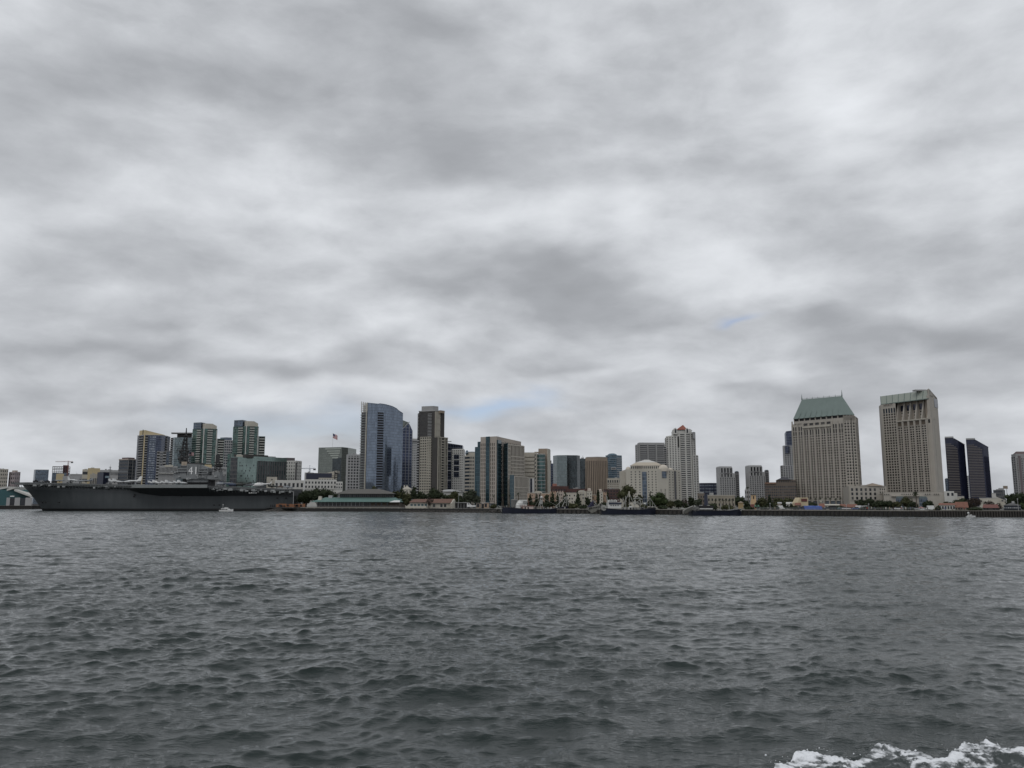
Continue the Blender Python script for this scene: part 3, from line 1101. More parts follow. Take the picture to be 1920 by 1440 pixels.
# grey wave-roofed building, yellow panel, pale building behind the ship
b = Bld('terminal_building', 'grey building with curved roof edges behind the carrier bridge', 'building', base(313, 1120), M['grey'])
p = rfoot(297, 330, 890, 1120, 30); zt = Z(888, 1120); b.w.prism(p, GZ, zt)
p2 = rfoot(297.5, 332, 890, 1135, 20); up = MB(); up.prism(p2, zt, Z(873, 1120)); up.build('upper_storey', M['lgrey'], b.root)
b.grid(p2[0], p2[1], zt + .5, Z(874, 1120), 14, 1, .5, .7, .5, GLW)
rf = MB(); rf.prism([v + Vector((0, -2)) for v in cyl(p, 1.03)], zt, zt + .7, True, True); rf.build('roof_edge', M['white'], b.root)
rf = MB(); c0 = lerp(p[0], p[1], .5); rf.dome((c0.x, c0.y + 4, zt + .2), 5, 5, 1.6, 12, 4); rf.build('roof_dish', M['dgrey'], b.root)
facebox(b, p2[0], p2[1], .3, .75, 0, 1.2, Z(874.5, 1120), Z(871, 1120), M['cream'], 'roof_sign_band'); b.fin()
b = Bld('billboard', 'plain yellow panel above the carrier funnel', 'sign', base(391, 1050), M['yellow'])
A, B_ = P2(384, 875, 1050), P2(397, 875, 1050)
b.w.fbox(A, B_, 0, 1, Z(881, 1050), Z(871.3, 1050)); b.root['category'] = 'sign'
st = MB()
for t in (.1, .9):
    q = lerp(A, B_, t); st.tube((q.x, q.y + .5, GZ), (q.x, q.y + .5, Z(881, 1050)), .5)
st.build('support', M['steel'], b.root); b.fin()
b = simple('low_building', 'pale grey block with small square windows left of the wide green glass block', rfoot(394, 427, 890, 1290, 20), 875.5, M['lgrey'])
b.grid(b.poly[0], b.poly[1], GZ + 2, b.zt - 1, 12, 7, .45, .5, .35, GLW); b.fin()

# ------------------------------------------------------------------ wide green glass block
Y0 = 1230
b = Bld('office_block', 'wide pale green glass block behind the carrier helicopters', 'building', base(480, Y0), M['dgrey'])
p = foot(426.5, 481, 538, 860, Y0, 6, 40); zt = Z(856, Y0)
b.w.prism(cyl(p, .98), GZ, zt - .3); glasspart(b, p, GZ, zt, G['green'])
A, C, R = p[:3]
facebox(b, A, C, 0, .1, -.1, .5, GZ, Z(850.5, Y0), G['gdark'], 'left_bay')
facebox(b, A, C, .1, .16, -.1, .2, Z(856, Y0), Z(849.8, Y0), M['copper'], 'parapet')
b.grid(lerp(A, C, .12), lerp(A, C, .35), GZ + 16, zt - 1, 5, 9, .5, .7, .5, GLB)
b.grid(lerp(C, R, .04), lerp(C, R, .97), GZ + 8, Z(865, Y0 + 15), 12, 9, .6, .9, .9, winmat('green_pane', (.04, .06, .06), (.14, .17, .17), .4), name='window', wall=b.w)
b.put('window', A, C, 20, zt - 9, 1.2, .06, 2.2, GLW)
for k in range(26):
    r = random.Random(k)
    b.put('window', A, C, r.uniform(.38, .97) * (C - A).length, GZ + 22 + r.randrange(11) * 3.8, 1.2, .06, 2.4, GLW)
facebox(b, A, C, .1, 1, 0, .4, GZ + 15, GZ + 15.8, M['dgrey'], 'ledge'); facebox(b, A, C, .1, 1, 0, .4, GZ + 20, GZ + 20.8, M['dgrey'], 'ledge')
facebox(b, A, C, .22, .30, 0, .3, zt, Z(851.2, Y0), M['brown'], 'parapet'); facebox(b, A, C, .30, .72, -9, .2, zt, Z(853, Y0), M['sand'], 'penthouse')
facebox(b, C, R, -.3, .42, -12, -4, zt - 2, Z(852.5, Y0), M['brown'], 'plant_screen'); facebox(b, C, R, .35, .7, -14, -6, zt - 3, Z(855, Y0 + 15), M['lgrey'], 'penthouse'); b.fin()

# beige window-grid block with the brown penthouse
Y0 = 1290
b = Bld('office_block', 'white concrete block of small windows right of the wide green glass block', 'building', base(550, Y0), M['white'])
p = foot(536.5, 554, 565.5, 870, Y0, 6, 14); zt = Z(863.5, Y0); b.w.prism(p, GZ, zt)
b.grid(p[0], p[1], GZ + 4, zt - 1, 4, 13, .38, .5, .4, GLW); b.grid(p[1], p[2], GZ + 4, zt - 1, 3, 13, .38, .5, .4, GLW, m=(3, 0))
facebox(b, p[1], p[2], .0, .22, -.1, .5, GZ, zt - 3, M['dgrey'], 'dark_strip')
roofbox(b, foot(524, 538, 553, 860, Y0 + 6, 6, 6), zt - 3, Z(857.8, Y0) - zt + 3, wallmat('plum_grey', (.11, .095, .10)), 'penthouse'); b.fin()

# low white waterfront office behind the flight deck
Y0 = 985
b = Bld('naval_office', 'long low white building with big square windows behind the stern', 'building', base(578, Y0), M['white'])
for k, (a, c, t, n, dY, rows) in enumerate([(515, 570, 900.3, 7, 0, 1), (571, 631, 899, 10, -6, 2), (630, 642.5, 903, 3, -10, 2)]):
    p = rfoot(a, c, 905, Y0 + dY, 24); zt = Z(t, Y0 + dY); b.w.prism(p, GZ, zt)
    b.grid(p[0], p[1], Z(917, Y0), zt - 1.2, n, rows, .52, .52, .5, GLW)
p = rfoot(500, 519.5, 900, Y0 + 4, 20); zt = Z(894, Y0); up = MB(); up.prism(p, GZ, zt); up.build('left_block', M['sand'], b.root); b.put('window', p[0], p[1], 6, zt - 3.2, 1.8, .06, 1.3, GLW)
b.fin()
# navy glass wedge building
Y0 = 1060
b = Bld('office_block', 'low dark-banded glass building with a gabled pale end, below the flag-topped tower', 'building', base(605, Y0), M['cream'])
p = rfoot(574, 631, 890, Y0, 30); zt = Z(886.8, Y0); b.w.prism(p, GZ, zt)
facebox(b, p[0], p[1], 0, .85, 0, .5, Z(898.5, Y0), zt - .3, M['navy'], 'window_band')
g = MB(); q0, q1 = lerp(p[0], p[1], .66), p[1]
g.prism([q0, q1, q1 + Vector((0, 20)), q0 + Vector((0, 20))], zt, [zt, Z(882, Y0), Z(882, Y0), zt]); g.build('gable', M['cream'], b.root)
q = rfoot(627, 633, 890, Y0 + 1, 24); w = MB(); w.prism(q, GZ, [Z(883, Y0), Z(889, Y0), Z(889, Y0), Z(883, Y0)]); w.build('glazed_end', M['black'], b.root)
balcs(b, lerp(p[0], p[1], .86), q[1], 0, .95, Z(901, Y0), Z(888, Y0), 4, 1.2, .4, M['cream'], 'terrace', None)
q = rfoot(597.5, 626, 898, Y0 - 14, 10); up = MB(); up.prism(q, GZ, Z(896, Y0 - 14)); up.build('annex', M['cream'], b.root)
b.grid(q[0], q[1], Z(902, Y0 - 14), Z(896.6, Y0 - 14), 6, 1, .6, .5, .4, GLW); b.fin()
b = simple('low_building', 'small pale block at the foot of the blue-grey crane', rfoot(571, 588, 890, 1690, 20), 886, M['lgrey']); b.fin()

# ------------------------------------------------------------------ flag-topped smoked glass tower
Y0 = 1240
b = Bld('hotel_tower', 'smoked grey-green glass tower with a flag on its roof', 'building', base(625, Y0), M['dgrey'])
L, C, R = P2(597.5, 840, Y0 + 12), P2(641, 840, Y0), P2(652.8, 840, Y0 + 14)
p = [L, C, R, R + Vector((6, 34)), L + Vector((4, 34))]; zt = Z(838.2, Y0)
b.w.prism(cyl(p, .97), GZ, zt - .4); glasspart(b, p, GZ, zt, G['smoke'])
# stepped notch on the front: pale rungs narrowing downwards
for k in range(5):
    t0, t1 = .30 + .075 * k, 1 - .01 - .035 * k
    facebox(b, L, C, t0, t1, -.1, 1.2 - .2 * k, Z(842.5 + 4.2 * k, Y0), Z(840 + 4.2 * k, Y0), wallmat('pale_glass_ledge', (.36, .39, .36)), 'ledge')
facebox(b, L, C, .62, .99, -.1, .35, GZ, Z(858, Y0), G['black'], 'recessed_bay')
b.fin()


def flag(label, px, yt, yb, Y, w_px, h_px, zbase=None, droop=.55):
    f = thing('flag', label, 'flag', (X(px, yb, Y), Y, zbase if zbase is not None else Z(yb, Y)))
    x = X(px, yt, Y)
    z0, z1 = Z(yb, Y), Z(yt, Y)
    m = MB(); m.tube((x, Y, z0), (x, Y, z1), .25, .18); m.dome((x, Y, z1), .35, .35, .35, 6, 3, True); m.build('flagpole', M['wpaint'], f)
    s = Y / F
    wd, hg = w_px * s, h_px * s
    n = 24; nst = 13
    red, whi, blu = flat('flag_red', (.42, .03, .04), .7), flat('flag_white', (.7, .68, .68), .7), flat('flag_blue', (.03, .04, .13), .7)
    me = bpy.data.meshes.new('cloth'); V = []; Fc = []; mi = []
    def pt(u, v):
        return (x + .2 + wd * u, Y + math.sin(u * 7) * wd * .08, z1 - .5 - hg * v - droop * hg * u ** 1.3 - .05 * hg * math.sin(u * 6))
    for j in range(nst + 1):
        for i in range(n + 1): V.append(pt(i / n, j / nst))
    for j in range(nst):
        for i in range(n):
            a = j * (n + 1) + i
            Fc.append((a, a + 1, a + n + 2, a + n + 1)); mi.append(2 if (j < 7 and i < n * .4) else (0 if j % 2 == 0 else 1))
    off = WL[f.name]
    me.from_pydata([(v[0] - off.x, v[1] - off.y, v[2] - off.z) for v in V], [], Fc)
    for q in (red, whi, blu): me.materials.append(q)
    me.polygons.foreach_set('material_index', mi)
    o = link(bpy.data.objects.new('cloth', me)); o.parent = f
    return f


flag('striped flag flying on a pole on top of the smoked glass tower', 624.3, 812, 838.6, Y0 + 10, 8.5, 8.5)

# white grid office
b = simple('office_block', 'white concrete office of deep square windows left of the curved blue tower', foot(649, 652, 678.5, 870, 1190, 10, 4), 851.8, M['lgrey'])
b.grid(b.poly[1], b.poly[2], Z(917, 1190), Z(857, 1190), 5, 11, .62, .6, .8, GLW)
b.grid(b.poly[1], b.poly[2], Z(857, 1190), b.zt - 1.5, 5, 1, .45, .4, .8, GLW); b.fin()
# ================================================================== the curved blue tower
Y0 = 1040
b = Bld('glass_tower', 'tall curved blue glass tower with a column of dark balconies', 'building', base(715, Y0), M['lgrey'])
arc = []
N = 18
xa, xb = X(689, 760, Y0), X(755.5, 775, Y0 + 26)
for i in range(N + 1):
    t = i / N
    arc.append(Vector((xa + (xb - xa) * t, Y0 + 1 - 6 * math.sin(PI * min(1, t * 1.15)) + 26 * t ** 2.2)))
prof = [(689, 756), (705, 757.6), (711, 758.2), (711.8, 757.2), (722, 758.6), (735, 762), (746, 767.5), (746.6, 769.5), (755.5, 775.5)]


def ztop(v):
    px = 960 + v.x / v.y * fwd(765)[0] * F
    return Z(float(np.interp(px, [q[0] for q in prof], [q[1] for q in prof])), v.y)


back = [arc[-1] + Vector((-6, 16)), arc[0] + Vector((2, 40))]
poly = arc + back
o = MB(); o.prism(poly, GZ, [ztop(v) for v in arc] + [ztop(arc[-1]) - 1, ztop(arc[0]) - 1])
gl = o.build('glass_wall', G['blue'], b.root)
rim = MB()
for a, c in zip(arc[:-1], arc[1:]):
    za, zc = ztop(a), ztop(c)
    rim.prism([a + Vector((0, -.25)), c + Vector((0, -.25)), c + Vector((0, .4)), a + Vector((0, .4))], [za, zc, zc, za], [za + .7, zc + .7, zc + .7, za + .7], True, True)
rim.build('roof_rim', G['slateb'], b.root)
# balcony column
i0 = int(N * .335)
A, C = lerp(arc[0], arc[-1], .34), None
A = arc[6] + Vector((0, -.9)); C = arc[9] + Vector((0, -.7))
balcs(b, A, C, -.02, .98, Z(926, Y0), Z(773.5, Y0), 32, .9, .40, wallmat('blue_grey_balcony', (.17, .20, .26), .1), 'balcony', DARK)
# the striped slim slab on its left: open balconies and a gridded crown
A, C = P2(678, 760, Y0 + 10), P2(688.6, 760, Y0 + 1)
side = [A, C, C + Vector((2, 40)), A + Vector((2, 40))]
zt = Z(771.5, Y0)
b.w.prism(side, GZ, zt)
facebox(b, A, C, .05, .97, 0, .05, GZ, zt, M['dgrey'], 'glazing')
balcs(b, A, C, .02, .60, GZ, zt - 1, 36, 1.3, .36, wallmat('pale_glass_balustrade', (.22, .235, .235), .1), 'side_balcony', None)
balcs(b, A, C, .62, .92, GZ, zt - 1, 36, .5, .22, wallmat('pale_glass_balustrade', (.22, .235, .235)), 'floor_band', None)
fr = MB()
for t in (0, .33, .66, 1):
    q = lerp(A, C, t); zt2 = Z(752.6, Y0 + 8) + (Z(756, Y0) - Z(752.6, Y0)) * t
    fr.prism([q + Vector((-.5, -.5)), q + Vector((.5, -.5)), q + Vector((.5, .5)), q + Vector((-.5, .5))], zt, zt2)
for k in range(5):
    t = k / 4
    fr.fbox(A, C, -.4, .4, zt + t * (Z(756, Y0) - zt) - .5, zt + t * (Z(756, Y0) - zt) + .4)
fr.fbox(A, C, -3, -2.5, zt, Z(757, Y0))
fr.build('crown_frame', M['white'], b.root)
facebox(b, A, C, .93, 1.02, 0, 1.0, GZ, Z(756, Y0), M['cream'], 'edge_strip')
b.fin()

# angular glass tower behind it
Y0 = 1130
b = Bld('office_tower', 'navy glass tower with a diagonal peaked top, behind the curved blue tower', 'building', base(764, Y0), M['dgrey'])
L, C, R = P2(745, 790, Y0 + 4), P2(754.5, 790, Y0), P2(773.5, 806, Y0 + 8)
Mm = lerp(C, R, .70)
poly = [L, C, Mm, R, R + Vector((-4, 30)), L + Vector((0, 30))]
o = MB(); o.prism(poly, GZ, [Z(782, Y0), Z(788, Y0), Z(794.5, Y0), Z(806.5, Y0), Z(806.5, Y0), Z(783, Y0)]); o.build('glass_wall', glassmat('navy_white_mullion_glass', (.035, .045, .085), (.26, .29, .33), 4.6, 3.9, .10, .13, .10, .6, .3), b.root)
for t in (0, .36, .70, 1): facebox(b, C, R, max(0, t - .012), min(1, t + .012), 0, .5, GZ, Z(806 if t > .9 else 797, Y0), M['lgrey'], 'mullion_pier')
o = MB()
a0, a1 = P3(755, 804, Y0 - .8), P3(768, 791, Y0 - .8); o.tube(a0, a1, .5, .5, 4)
o.build('diagonal_edge', M['lgrey'], b.root)
o = MB(); o.prism([C + Vector((0, -.5)), lerp(C, R, .68) + Vector((0, -.5)), lerp(C, R, .68) + Vector((0, .3)), C + Vector((0, .3))], [Z(802, Y0), Z(792, Y0), Z(792, Y0), Z(802, Y0)], [Z(787.4, Y0), Z(792.3, Y0), Z(792.3, Y0), Z(787.4, Y0)], True, True)
o.build('pale_gable', G['smoke'], b.root)
b.fin()

b = simple('office_tower', 'slim light grey ribbed tower between the peaked navy tower and the dark brown tower', rfoot(772.5, 787, 840, 1290, 20), 823.5, M['lgrey'])
b.grid(b.poly[0], b.poly[1], GZ, Z(829, 1290), 4, 26, .62, .5, .3, winmat('grey_spandrel_window', (.10, .105, .11), (.2, .2, .2), .3)); roofbox(b, cyl(b.poly, 1.02), b.zt, 1, M['white'], 'roof_edge')
facebox(b, b.poly[0], b.poly[1], .05, .95, 0, .4, Z(829.5, 1290), Z(826.5, 1290), M['dgrey'], 'louvre_band'); b.fin()

# ================================================================== dark brown tower with cream lower part
Y0 = 980
b = Bld('residential_tower', 'tallest dark brown tower with cream balcony grids on its lower half', 'building', base(812, Y0), M['brown'])
U = foot(785.5, 815.5, 833.5, 780, Y0, 8, 14)
zu = Z(770.5, Y0)
zl = Z(820.5, Y0)
LO = foot(782.3, 820, 838.5, 830, Y0 - 4, 8, 14)
b.w.prism(U, zl, zu); b.w.prism(LO, GZ, zl)
A, C, R = U[:3]
cb = wallmat('dusty_cream', (.37, .35, .30), .08)
roofbox(b, cyl(U, 1.03), zu, .9, M['lgrey'], 'roof_edge')
q = foot(790.5, 812, 822, 765, Y0 + 4, 5, 6); roofbox(b, q, zu + .9, Z(760.3, Y0) - zu - .9, M['grey'], 'roof_plant')
q = foot(822, 826, 833.5, 775, Y0 + 3, 2, 6); roofbox(b, q, zu - 2, Z(768.7, Y0) - zu + 2, M['tan'], 'lift_tower')
nU = 17
balcs(b, A, C, .58, .82, zl, zu - 2, nU, 1.0, .34, M['lgrey'])
balcs(b, A, C, -.07, .02, zl, zu - 2, nU, 1.0, .34, M['lgrey'])
dw = winmat('charcoal_window', (.03, .03, .032), (.06, .06, .06), .2)
b.grid(lerp(A, C, .06), lerp(A, C, .54), zl, zu - 2, 6, nU, .7, .62, .06, dw, piers=False, spans=False, name='dark_window')
for t in (.03, .16): facebox(b, C, R, t, t + .05, 0, .7, zl, zu - .5, cb, 'cream_fin')
for t in (.36, .50): facebox(b, C, R, t, t + .03, 0, .6, zl, zu - .5, cb, 'cream_fin')
facebox(b, C, R, .0, .54, 0, .35, zl, zu - .6, M['sand'], 'cream_bay')
for k in range(1, nU, 4): facebox(b, C, R, 0, .58, .3, .8, zl + (zu - zl) * k / nU, zl + (zu - zl) * k / nU + .5, cb, 'floor_band')
# lower half
A, C, R = LO[:3]
nL = 25
z0 = GZ + 3
fh = (zl - z0) / nL
b.w.fbox(lerp(A, C, .16), lerp(A, C, .63), 0, .1, GZ, zl - 2)
lw_ = MB()
p0, p1 = lerp(A, C, .15), lerp(A, C, .70)
b.grid(p0, p1, z0, zl + 1, 5, nL, .66, .50, .8, GLW, wall=lw_)
lw_.build('cream_frame', cb, b.root)
balcs(b, A, C, 0, .10, z0, zl - 1, nL, 1.0, .36, M['lgrey']); balcs(b, A, C, .53, .72, z0, zl - 2, nL, 1.5, .36, cb, 'balcony', None)
lw_ = MB()
p0, p1 = lerp(C, R, .02), lerp(C, R, 1.0)
for t, w in ((.03, .06), (.2, .04), (.34, .05)): lw_.fbox(lerp(C, R, t), lerp(C, R, t + w), 0, .9, GZ, zl + .3)
for k in range(0, nL, 3): lw_.fbox(lerp(C, R, .03), R, 0, 1.05, z0 + k * fh, z0 + k * fh + .5)
for t in (.66, .78, .96): lw_.fbox(lerp(C, R, t), lerp(C, R, t + .045), 0, .9, GZ, zl)
lw_.fbox(lerp(C, R, .0), lerp(C, R, 1.02), -.2, 1.2, zl - .3, zl + .7)
lw_.build('cream_piers', cb, b.root)
balcs(b, C, R, .40, .66, z0, zl - 1, nL, 1.3, .36, cb)
b.fin()

# ================================================================== navy and white office
Y0 = 1030
b = Bld('office_block', 'white office of small windows with tall navy glass panels, right of the dark brown tower', 'building', base(854, Y0), M['white'])
p = foot(836, 868.5, 871, 845, Y0, 3, 14)
zt = Z(841.5, Y0); b.w.prism(p, GZ, zt)
A, C, R = p[:3]
q = [lerp(A, C, 0) + Vector((0, 4)), lerp(A, C, .96) + Vector((0, 4)), lerp(A, C, .96) + Vector((0, 28)), A + Vector((0, 28))]
up = MB(); up.prism(q, zt - 30, [Z(829.5, Y0), Z(834.5, Y0), Z(834.5, Y0), Z(829.5, Y0)]); up.build('glass_crown', G['navy'], b.root)
facebox(b, A, C, -.01, .34, 0, .9, GZ + 8, Z(833, Y0), G['navy'], 'navy_glass_strip')
for k in range(7): facebox(b, A, C, -.01, .33, .9, 1.1, GZ + 8 + k * 12, GZ + 9 + k * 12, M['lgrey'], 'floor_band')
wz0, wz1, nr = Z(922, Y0), zt - 1, 18
b.grid(lerp(A, C, .35), C, wz0, wz1, 6, nr, .5, .5, .5, GLW, skip=lambda i, j: 1 <= i <= 3 and 6 <= j <= 15)
facebox(b, A, C, .47, .78, .3, .7, wz0 + 6.1 * (wz1 - wz0) / nr, wz0 + 15.9 * (wz1 - wz0) / nr, G['navy'], 'navy_glass_panel')
for k in range(1, 4): facebox(b, A, C, .46, .79, .7, .95, wz0 + (6 + 2.5 * k) * (wz1 - wz0) / nr, wz0 + (6.3 + 2.5 * k) * (wz1 - wz0) / nr, M['white'], 'floor_band')
b.grid(C, R, wz0, wz1, 2, nr, .5, .5, .5, GLW); b.fin()

# beige banded office behind
Y0 = 1130
b = Bld('office_block', 'beige banded office with a rounded blue roof vault, left of the teal-striped block', 'building', base(880, Y0), M['sand'])
p = foot(868.5, 881, 897, 860, Y0, 10, 6); zt = Z(853.5, Y0); b.w.prism(p, GZ, zt)
b.ribbons(p[0], p[1], GZ, zt - 1, 14, .55, .5, GLB); b.grid(p[1], p[2], GZ, zt - 1, 4, 14, .62, .55, .5, GLW)
q = foot(873, 882, 896, 850, Y0 + 8, 4, 4); roofbox(b, q, zt, Z(847.5, Y0) - zt, M['sand'], 'roof_plant')
rf = MB(); c = P2(875.3, 848, Y0 + 8); rf.dome((c.x, c.y + 4, zt + 2), 2.6, 5, Z(843, Y0) - zt - 2, 10, 5); rf.build('roof_vault', G['bluet'], b.root)
roofbox(b, foot(877, 884, 893, 848, Y0 + 8.5, 3, 3), Z(847.6, Y0), Z(846, Y0) - Z(847.5, Y0), G['bluet'], 'glass_penthouse'); b.fin()

# ================================================================== big beige block with teal strips
Y0 = 800
b = Bld('office_block', 'large beige office block with vertical teal glass strips and a gridded right wing', 'building', base(935, Y0), wallmat('rosy_beige', (.385, .345, .305), .08))
L, C, R = P2(901, 830, Y0 + 10), P2(931, 830, Y0), P2(977, 830, Y0 + 70)
zt = Z(818, Y0)
Lb, Rb = L + Vector((10, 60)), R + Vector((-10, 30))
b.w.prism([L, C, R, Rb, Lb], GZ, zt)
z0, nr = GZ + 6, 15
zg = zt - 6
dw = winmat('bronze_window', (.018, .016, .015), (.10, .075, .06), .3)
wA = MB()
ga, gb = lerp(L, C, 0), lerp(L, C, .35)
b.grid(lerp(L, C, 0), lerp(L, C, .355), z0, zg, 3, nr, .48, .74, .5, dw)
b.grid(lerp(L, C, .60), lerp(L, C, .93), z0, zg, 3, nr, .48, .74, .5, dw)
facebox(b, L, C, .36, .59, -.1, .8, GZ, zt + .1, G['teal'], 'teal_glass_strip')
facebox(b, L, C, .93, 1, 0, .5, GZ, zg, wallmat('rosy_beige', (.44, .375, .315)), 'corner_pier')
# stepped teal on the left
l1, l0 = P2(895.4, 835, Y0 + 16), P2(890.5, 840, Y0 + 20)
o = MB(); o.prism([l1, L + Vector((.5, 3)), L + Vector((4, 40)), l1 + Vector((4, 40))], GZ, Z(826, Y0)); o.build('teal_glass_step', G['teal'], b.root)
o = MB(); o.prism([l0, l1 + Vector((.1, 2)), l1 + Vector((4, 40)), l0 + Vector((4, 40))], GZ, Z(835.5, Y0)); o.build('teal_glass_step', G['teal'], b.root)
# right face steps
facebox(b, C, R, .015, .14, -.1, 1.2, GZ, Z(824.5, Y0), G['teal'], 'teal_glass_strip')
b.grid(lerp(C, R, .15), lerp(C, R, .30), z0, Z(826, Y0), 2, nr, .55, .74, .5, dw)
b.grid(lerp(C, R, .30), lerp(C, R, .98), Z(836, Y0 + 30), Z(828.5, Y0 + 30), 8, 1, .6, .7, .5, dw)
# right wing (gridded), stands proud of the right face
Wl, Wm, Wr = P2(945.5, 840, Y0 + 16), P2(952, 840, Y0 + 10), P2(982.5, 840, Y0 + 34)
zw = Z(832.5, Y0 + 10)
wing = [Wm, Wr, Wr + Vector((0, 16)), Wm + Vector((-6, 30))]
o = MB(); o.prism(wing, GZ, zw); lat = M['sand']
gw = winmat('pale_reflecting_bronze_window', (.085, .08, .075), (.2, .19, .175), .5)
fr = MB()
b.grid(lerp(Wm, Wr, .01), lerp(Wm, Wr, .14), GZ + 3, zw - .4, 2, 14, .6, .8, .5, dw, wall=fr)
b.grid(lerp(Wm, Wr, .16), lerp(Wm, Wr, 1), Z(903, Y0 + 20), zw - 12, 10, 7, .72, .8, .6, gw, wall=fr)
b.grid(lerp(Wm, Wr, .16), lerp(Wm, Wr, 1), zw - 12, zw - .4, 10, 1, .72, .88, .6, gw, wall=fr)
o.build('right_wing', lat, b.root); fr.build('wing_frame', wallmat('pale_frame', (.45, .42, .375), .06), b.root)
facebox(b, Wl, Wm, 0, 1, -.1, .6, GZ, Z(829.5, Y0), G['teal'], 'teal_glass_strip')
b.put('window', Wm, Wr, 9, Z(890, Y0), 5, .06, 3, dw)
# lower front wing
Fl, Fm, Fr = P2(956.5, 900, Y0 - 6), P2(964, 900, Y0 - 12), P2(990, 900, Y0 + 12)
zf = Z(892.3, Y0 - 12)
o = MB(); o.prism([Fm, Fr, Fr + Vector((2, 20)), Fm + Vector((0, 22))], GZ, zf); o.build('front_wing', lat, b.root)
fr = MB()
b.grid(Fm, Fr, GZ + 3, zf - 11, 11, 5, .60, .82, .6, gw, wall=fr); b.grid(Fm, Fr, zf - 11, zf - .3, 11, 1, .6, .9, .6, gw, wall=fr); fr.build('wing_frame', wallmat('pale_frame', (.52, .475, .41)), b.root)
facebox(b, Fl, Fm, 0, 1, -.1, .6, GZ, Z(890.5, Y0 - 10), G['teal'], 'teal_glass_strip')
o = MB(); q = P2(934, 818, Y0 + 20); o.tube((q.x, q.y, zt), (q.x, q.y, zt + 2.5), .12); o.build('roof_aerial', M['steel'], b.root)
b.fin()

# ================================================================== banded beige block with a rounded glass bay
Y0 = 890
b = Bld('office_block', 'beige banded block with a rounded teal glass bay and a taller plain grey-brown slab', 'building', base(1005, Y0), M['sand'])
p = rfoot(981, 1007, 860, Y0, 24); zt = Z(848.3, Y0); b.w.prism(p, GZ, zt)
sh = MB()
for k in range(7):
    za = Z(851.5 + k * 7.1, Y0)
    facebox(b, p[0], p[1], 0, .80, 0, 1.4, za - 3.0, za, M['sand'], 'concave_band')
    b.put('window', p[0], p[1], 22 * .55, za - 2.6, 1.6, .06, 2.2, GLW)
b.grid(lerp(p[0], p[1], .82), lerp(p[0], p[1], .93), GZ + 8, zt - 1, 1, 12, .6, .5, .5, GLW)
q = foot(1009.5, 1026, 1031.5, 850, Y0 + 12, 2, 12); tw = MB(); tw.prism(q, GZ, Z(841, Y0 + 12)); tw.build('tall_slab', M['tan'], b.root)
facebox(b, q[1], q[2], 0, 1, 0, .4, GZ, Z(842, Y0 + 12), M['cream'], 'pale_end_wall')
q2 = rfoot(1002, 1011, 850, Y0 + 10, 8); roofbox(b, q2, zt, Z(846, Y0) - zt, M['tan'], 'roof_plant')
c = P2(1013.5, 860, Y0 + 3); bay = []
for k in range(11):
    a = PI + PI * k / 10
    bay.append(Vector((c.x + 5.0 * math.cos(a), c.y + 4.5 * math.sin(a))))
bay += [Vector((c.x + 5, c.y + 8)), Vector((c.x - 5, c.y + 8))]
o = MB(); o.prism(bay, GZ, Z(852.5, Y0)); o.build('glass_bay', glassmat('teal_bay_glass', (.07, .12, .12), (.10, .16, .16), 1.4, 4.1, .08, .06, .1, .6, .3), b.root)
for k in range(11):
    o = MB(); o.prism(cyl(bay, 1.05), Z(852 + 7.0 * k, Y0) - .25, Z(852 + 7.0 * k, Y0) + .35, True, True); o.build('floor_band', M['lgrey'], b.root)
roofbox(b, cyl(bay, 1.1), Z(852.5, Y0) + .3, .6, M['white'], 'roof_edge')
b.fin()
b = Bld('office_block', 'low white block with one dark vertical stripe at the foot of the beige banded block', 'building', base(996, 860), M['wpaint'])
p = rfoot(990.8, 1001.5, 910, 858, 14); b.w.prism(p, GZ, Z(897, 858)); facebox(b, p[0], p[1], .32, .66, 0, .2, GZ, Z(897.3, 858), M['navy'], 'dark_stripe'); b.fin()

# dark backdrop blocks
b = Bld('office_tower', 'narrow dark blue tower half hidden between the beige slab and the octagonal glass tower', 'building', base(1035, 1300), M['navy'])
p = rfoot(1029, 1040, 880, 1300, 20); b.w.prism(p, GZ, Z(869, 1300)); glasspart(b, cyl(p, 1.01), GZ, Z(869.2, 1300), G['navy']); roofbox(b, rfoot(1031, 1034, 870, 1302, 6), Z(869.2, 1300), 5, M['dgrey']); b.fin()
Y0 = 1140
b = Bld('office_tower', 'octagonal grey-green glass tower, pale left face and dark right face', 'building', base(1062, Y0), M['dgrey'])
v = [P2(1037, 865, Y0 + 16), P2(1044, 865, Y0 + 4), P2(1063, 865, Y0), P2(1082, 865, Y0 + 3), P2(1087.5, 865, Y0 + 12)]
poly = v + [v[4] + Vector((-2, 25)), v[0] + Vector((4, 25))]; zt = Z(853.3, Y0)
b.w.prism(cyl(poly, .96), GZ, zt - .4)
o = MB(); o.prism([v[0], v[1], v[2], v[2] + Vector((0, 30)), v[0] + Vector((3, 20))], GZ, zt); o.build('pale_glass_wall', G['greyg'], b.root)
o = MB(); o.prism([v[2] + Vector((.02, 0)), v[3], v[4], v[4] + Vector((-2, 20)), v[2] + Vector((.02, 30))], GZ, zt - .05); o.build('dark_glass_wall', G['black'], b.root)
b.fin()
b = simple('office_tower', 'narrow dark glass block between the octagonal tower and the brown ribbed tower', rfoot(1086, 1099, 880, 1230, 20), 860, M['dgrey']); glasspart(b, cyl(b.poly, 1.01), GZ, b.zt + .1, G['black'])
o = MB(); q = P2(1093, 860, 1235); o.tube((q.x, q.y, b.zt), (q.x, q.y, b.zt + 5), .2); o.build('roof_aerial', M['steel'], b.root); b.fin()

